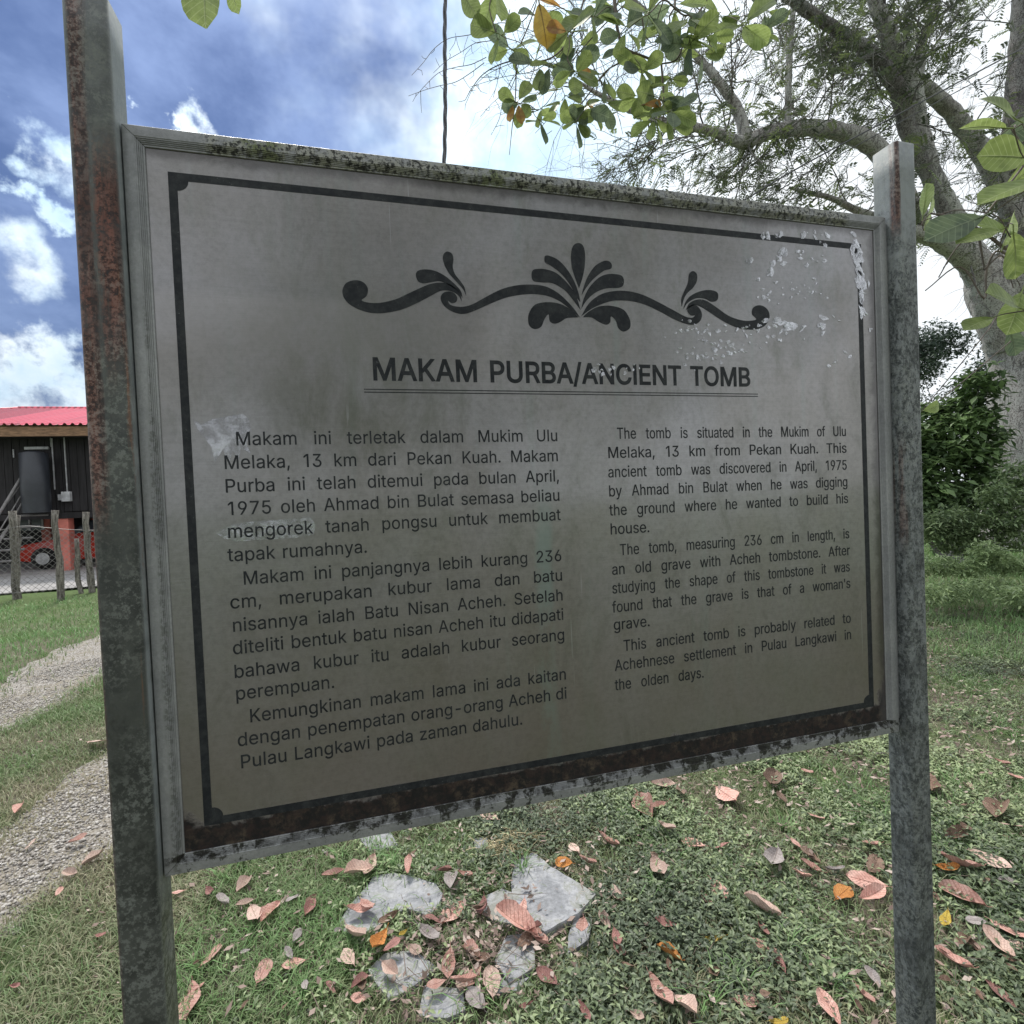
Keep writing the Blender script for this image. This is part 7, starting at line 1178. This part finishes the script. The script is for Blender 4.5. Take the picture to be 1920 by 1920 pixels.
# red car parked under the house
car = empty('parked_car', (0, 0, 0), 'low red car parked nose-left in the shade beneath the house', 'car')
cy = YH + 0.9; cL, cR_ = hp(10, 1030, cy)[0], hp(215, 1030, cy)[0]; Lc = 4.1; cx0 = hp(20, 1030, cy)[0]; car.location = (cx0, cy, .045)
M_red = simple('red_car_paint', (0.42, 0.035, 0.022), .25, 0, .1, 2); M_tyre = simple('tyre_rubber', (0.015, 0.015, 0.015), .85); M_rim = simple('alloy_rim', (0.35, 0.35, 0.36), .35, .8)
bodyp = [(0, .30), (.05, .62), (.35, .74), (1.05, .84), (1.65, 1.0), (3.1, 1.02), (3.9, .95), (4.08, .78), (4.1, .34), (3.8, .24), (.4, .22)]
cabp = [(1.10, .84), (1.75, 1.30), (2.15, 1.40), (3.0, 1.39), (3.6, 1.10), (3.75, .97), (1.65, .98)]
def car_prism(nm, pf, w0, w1, mt, yc=.8, bev=.05):
    bm = bmesh.new(); zs = [p[1] for p in pf]; zm, zM = min(zs), max(zs); a = []; b = []
    for x, z in pf: wv = w0 + (w1 - w0) * (z - zm) / (zM - zm); a.append(bm.verts.new((x, yc - wv, z))); b.append(bm.verts.new((x, yc + wv, z)))
    n = len(pf); bm.faces.new(a); bm.faces.new(b[::-1]); 
    for i in range(n): j = (i + 1) % n; bm.faces.new((a[i], b[i], b[j], a[j]))
    bmesh.ops.bevel(bm, geom=bm.edges[:], offset=bev, segments=2, affect='EDGES', profile=.6); return link(nm, bm_done(bm, nm, True), car, mt)
car_prism('body', bodyp, .80, .78, M_red); car_prism('cabin', cabp, .72, .56, M_glassd, .8, .04); car_prism('roof', [(1.85, 1.37), (2.15, 1.43), (3.0, 1.42), (3.2, 1.33)], .60, .57, M_red, .8, .02)
for wx in (.78, 3.25):
    for wy in (.02, 1.58):
        bm = bmesh.new(); bmesh.ops.create_cone(bm, cap_ends=True, segments=20, radius1=.31, radius2=.31, depth=.2, matrix=Matrix.Rotation(PI / 2, 4, 'X')); bmesh.ops.bevel(bm, geom=[e for e in bm.edges if len(e.link_faces) == 2 and e.calc_face_angle(0) > 1], offset=.04, segments=2, affect='EDGES')
        wo = link('wheel', bm_done(bm, 'wheel', True), car, M_tyre, (wx, wy, .31)); bm = bmesh.new(); bmesh.ops.create_cone(bm, cap_ends=True, segments=16, radius1=.19, radius2=.17, depth=.215, matrix=Matrix.Rotation(PI / 2, 4, 'X')); link('rim', bm_done(bm, 'rim'), wo, M_rim)
for wy in (.18, 1.18): bm = bmesh.new(); bx(bm, -.01, wy, .55, .08, wy + .28, .66, .02); link('headlight', bm_done(bm, 'headlight'), car, M_white)
bm = bmesh.new(); bx(bm, -.04, .1, .28, .06, 1.5, .42, .03); link('bumper', bm_done(bm, 'bumper'), car, M_red)
# orange tarpaulin-like panel to the right of the pillars
oc = hp(165, 1020, YH + .6); bm = bmesh.new(); bx(bm, 0, 0, 0, .9, .5, .95, .06)
# ------------------------------------------------------------------ chain-link fence with rough timber posts
YF = 11.2; fence = empty('chain_link_fence', (at_y(60, 1100, YF)[0], YF, 0), 'sagging chain-link fence on rough grey timber posts in front of the house', 'fence'); fo = np.array(fence.location)
mt, t = mat('weathered_fence_timber'); n = t.noise(t.map(t.pos, (9, 9, 1.4)), 3, 6, .75, .8); n2 = t.noise(t.pos, 30, 5, .7)
setp(t, base=t.mix(t.rng(n, .35, .6), (0.045, 0.038, 0.032), t.mix(t.rng(n2, .4, .6), (0.20, 0.18, 0.16), (0.30, 0.28, 0.25))), rough=.9, nrm=t.bump(n, 1, .03)); M_fp = mt
def zg(px): return 0.0
def timber(px0, px1, ptop, Y, lean=0.0, extra=None, lab=None):
    A = at_y((px0 + px1) / 2, ptop, Y); r = (at_y(px1, ptop, Y)[0] - at_y(px0, ptop, Y)[0]) / 2; tb = Tubes(); b = np.array([A[0] + lean, Y, -.2]); pts = [b + (A - b) * u + np.array([rng.normal(0, .012), 0, 0]) for u in np.linspace(0, 1, 9)]
    pts = [p - fo for p in pts]; rr = [r * .82 * (1.05 - .12 * i / 8) * rng.uniform(.92, 1.08) for i in range(9)]; tb.add(pts, rr, 9, .22)
    m = tb.mesh('post'); bm = bmesh.new(); bm.from_mesh(m); bmesh.ops.holes_fill(bm, edges=[e for e in bm.edges if e.is_boundary]); bm.to_mesh(m); bm.free(); o = link('post', m, fence, M_fp)
    if lab: o['label'] = lab
    return o
for p in ((14, 33, 958, YF, -.02), (30, 40, 966, YF + .15, -.12), (93, 110, 957, YF - .75, .03), (136, 148, 1010, YF + .1, .02), (151, 167, 960, YF + .15, .04), (-80, -62, 958, YF, 0), (-190, -172, 962, YF, 0), (255, 272, 960, YF + .4, 0), (350, 366, 962, YF + .6, 0), (450, 466, 962, YF + .9, 0)): timber(*p)
ch = Tubes(); xa, xb = at_y(-260, 1000, YF)[0], at_y(470, 1000, YF + .9)[0]; z0, z1 = .10, 1.42; cell = .105
def fy(x): u = (x - xa) / (xb - xa); return YF - .10 + .95 * max(0, u - .35) + .02 * math.sin(x * 3)
def ft(x): return z1 - .16 * abs(math.sin((x - xa) * 1.3)) - .05
nW = int((xb - xa) / cell) + 14
for i in range(-14, nW):
    for sg in (1, -1):
        pts = []; x = xa + i * cell; z = z0; 
        for k in range(40):
            px_ = x + sg * k * cell * .5 * (1 if sg > 0 else 1) + (0 if sg > 0 else 14 * cell * .5); pz_ = z0 + k * cell * .5
            if pz_ > ft(px_): break
            if px_ < xa or px_ > xb: 
                if pts: break
                continue
            pts.append((px_ - fo[0], fy(px_) + .004 * sg - fo[1], pz_ + .006 * math.sin(px_ * 9)))
        if len(pts) > 1: ch.add(pts, .0035, 3)
o = link('chain_mesh', ch.mesh('chain'), fence, simple('galvanised_wire', (0.26, 0.25, 0.25), .5, .4)); o['kind'] = 'stuff'
for zz, am in ((1.38, .10), (.13, .02)):
    tb = Tubes(); pts = []
    for i in range(70): x = xa + (xb - xa) * i / 69; pts.append((x - fo[0], fy(x) - fo[1], (ft(x) if zz > 1 else zz))); 
    tb.add(pts, .005, 4); link('tension_wire', tb.mesh('wire'), fence, bpy.data.materials['galvanised_wire'])
print('COUNTS grass', NG, NG2, 'cover', NC, 'fronds', NF, 'objects', len(bpy.data.objects), 'tris', sum(len(o.data.polygons) for o in bpy.data.objects if o.type == 'MESH'))
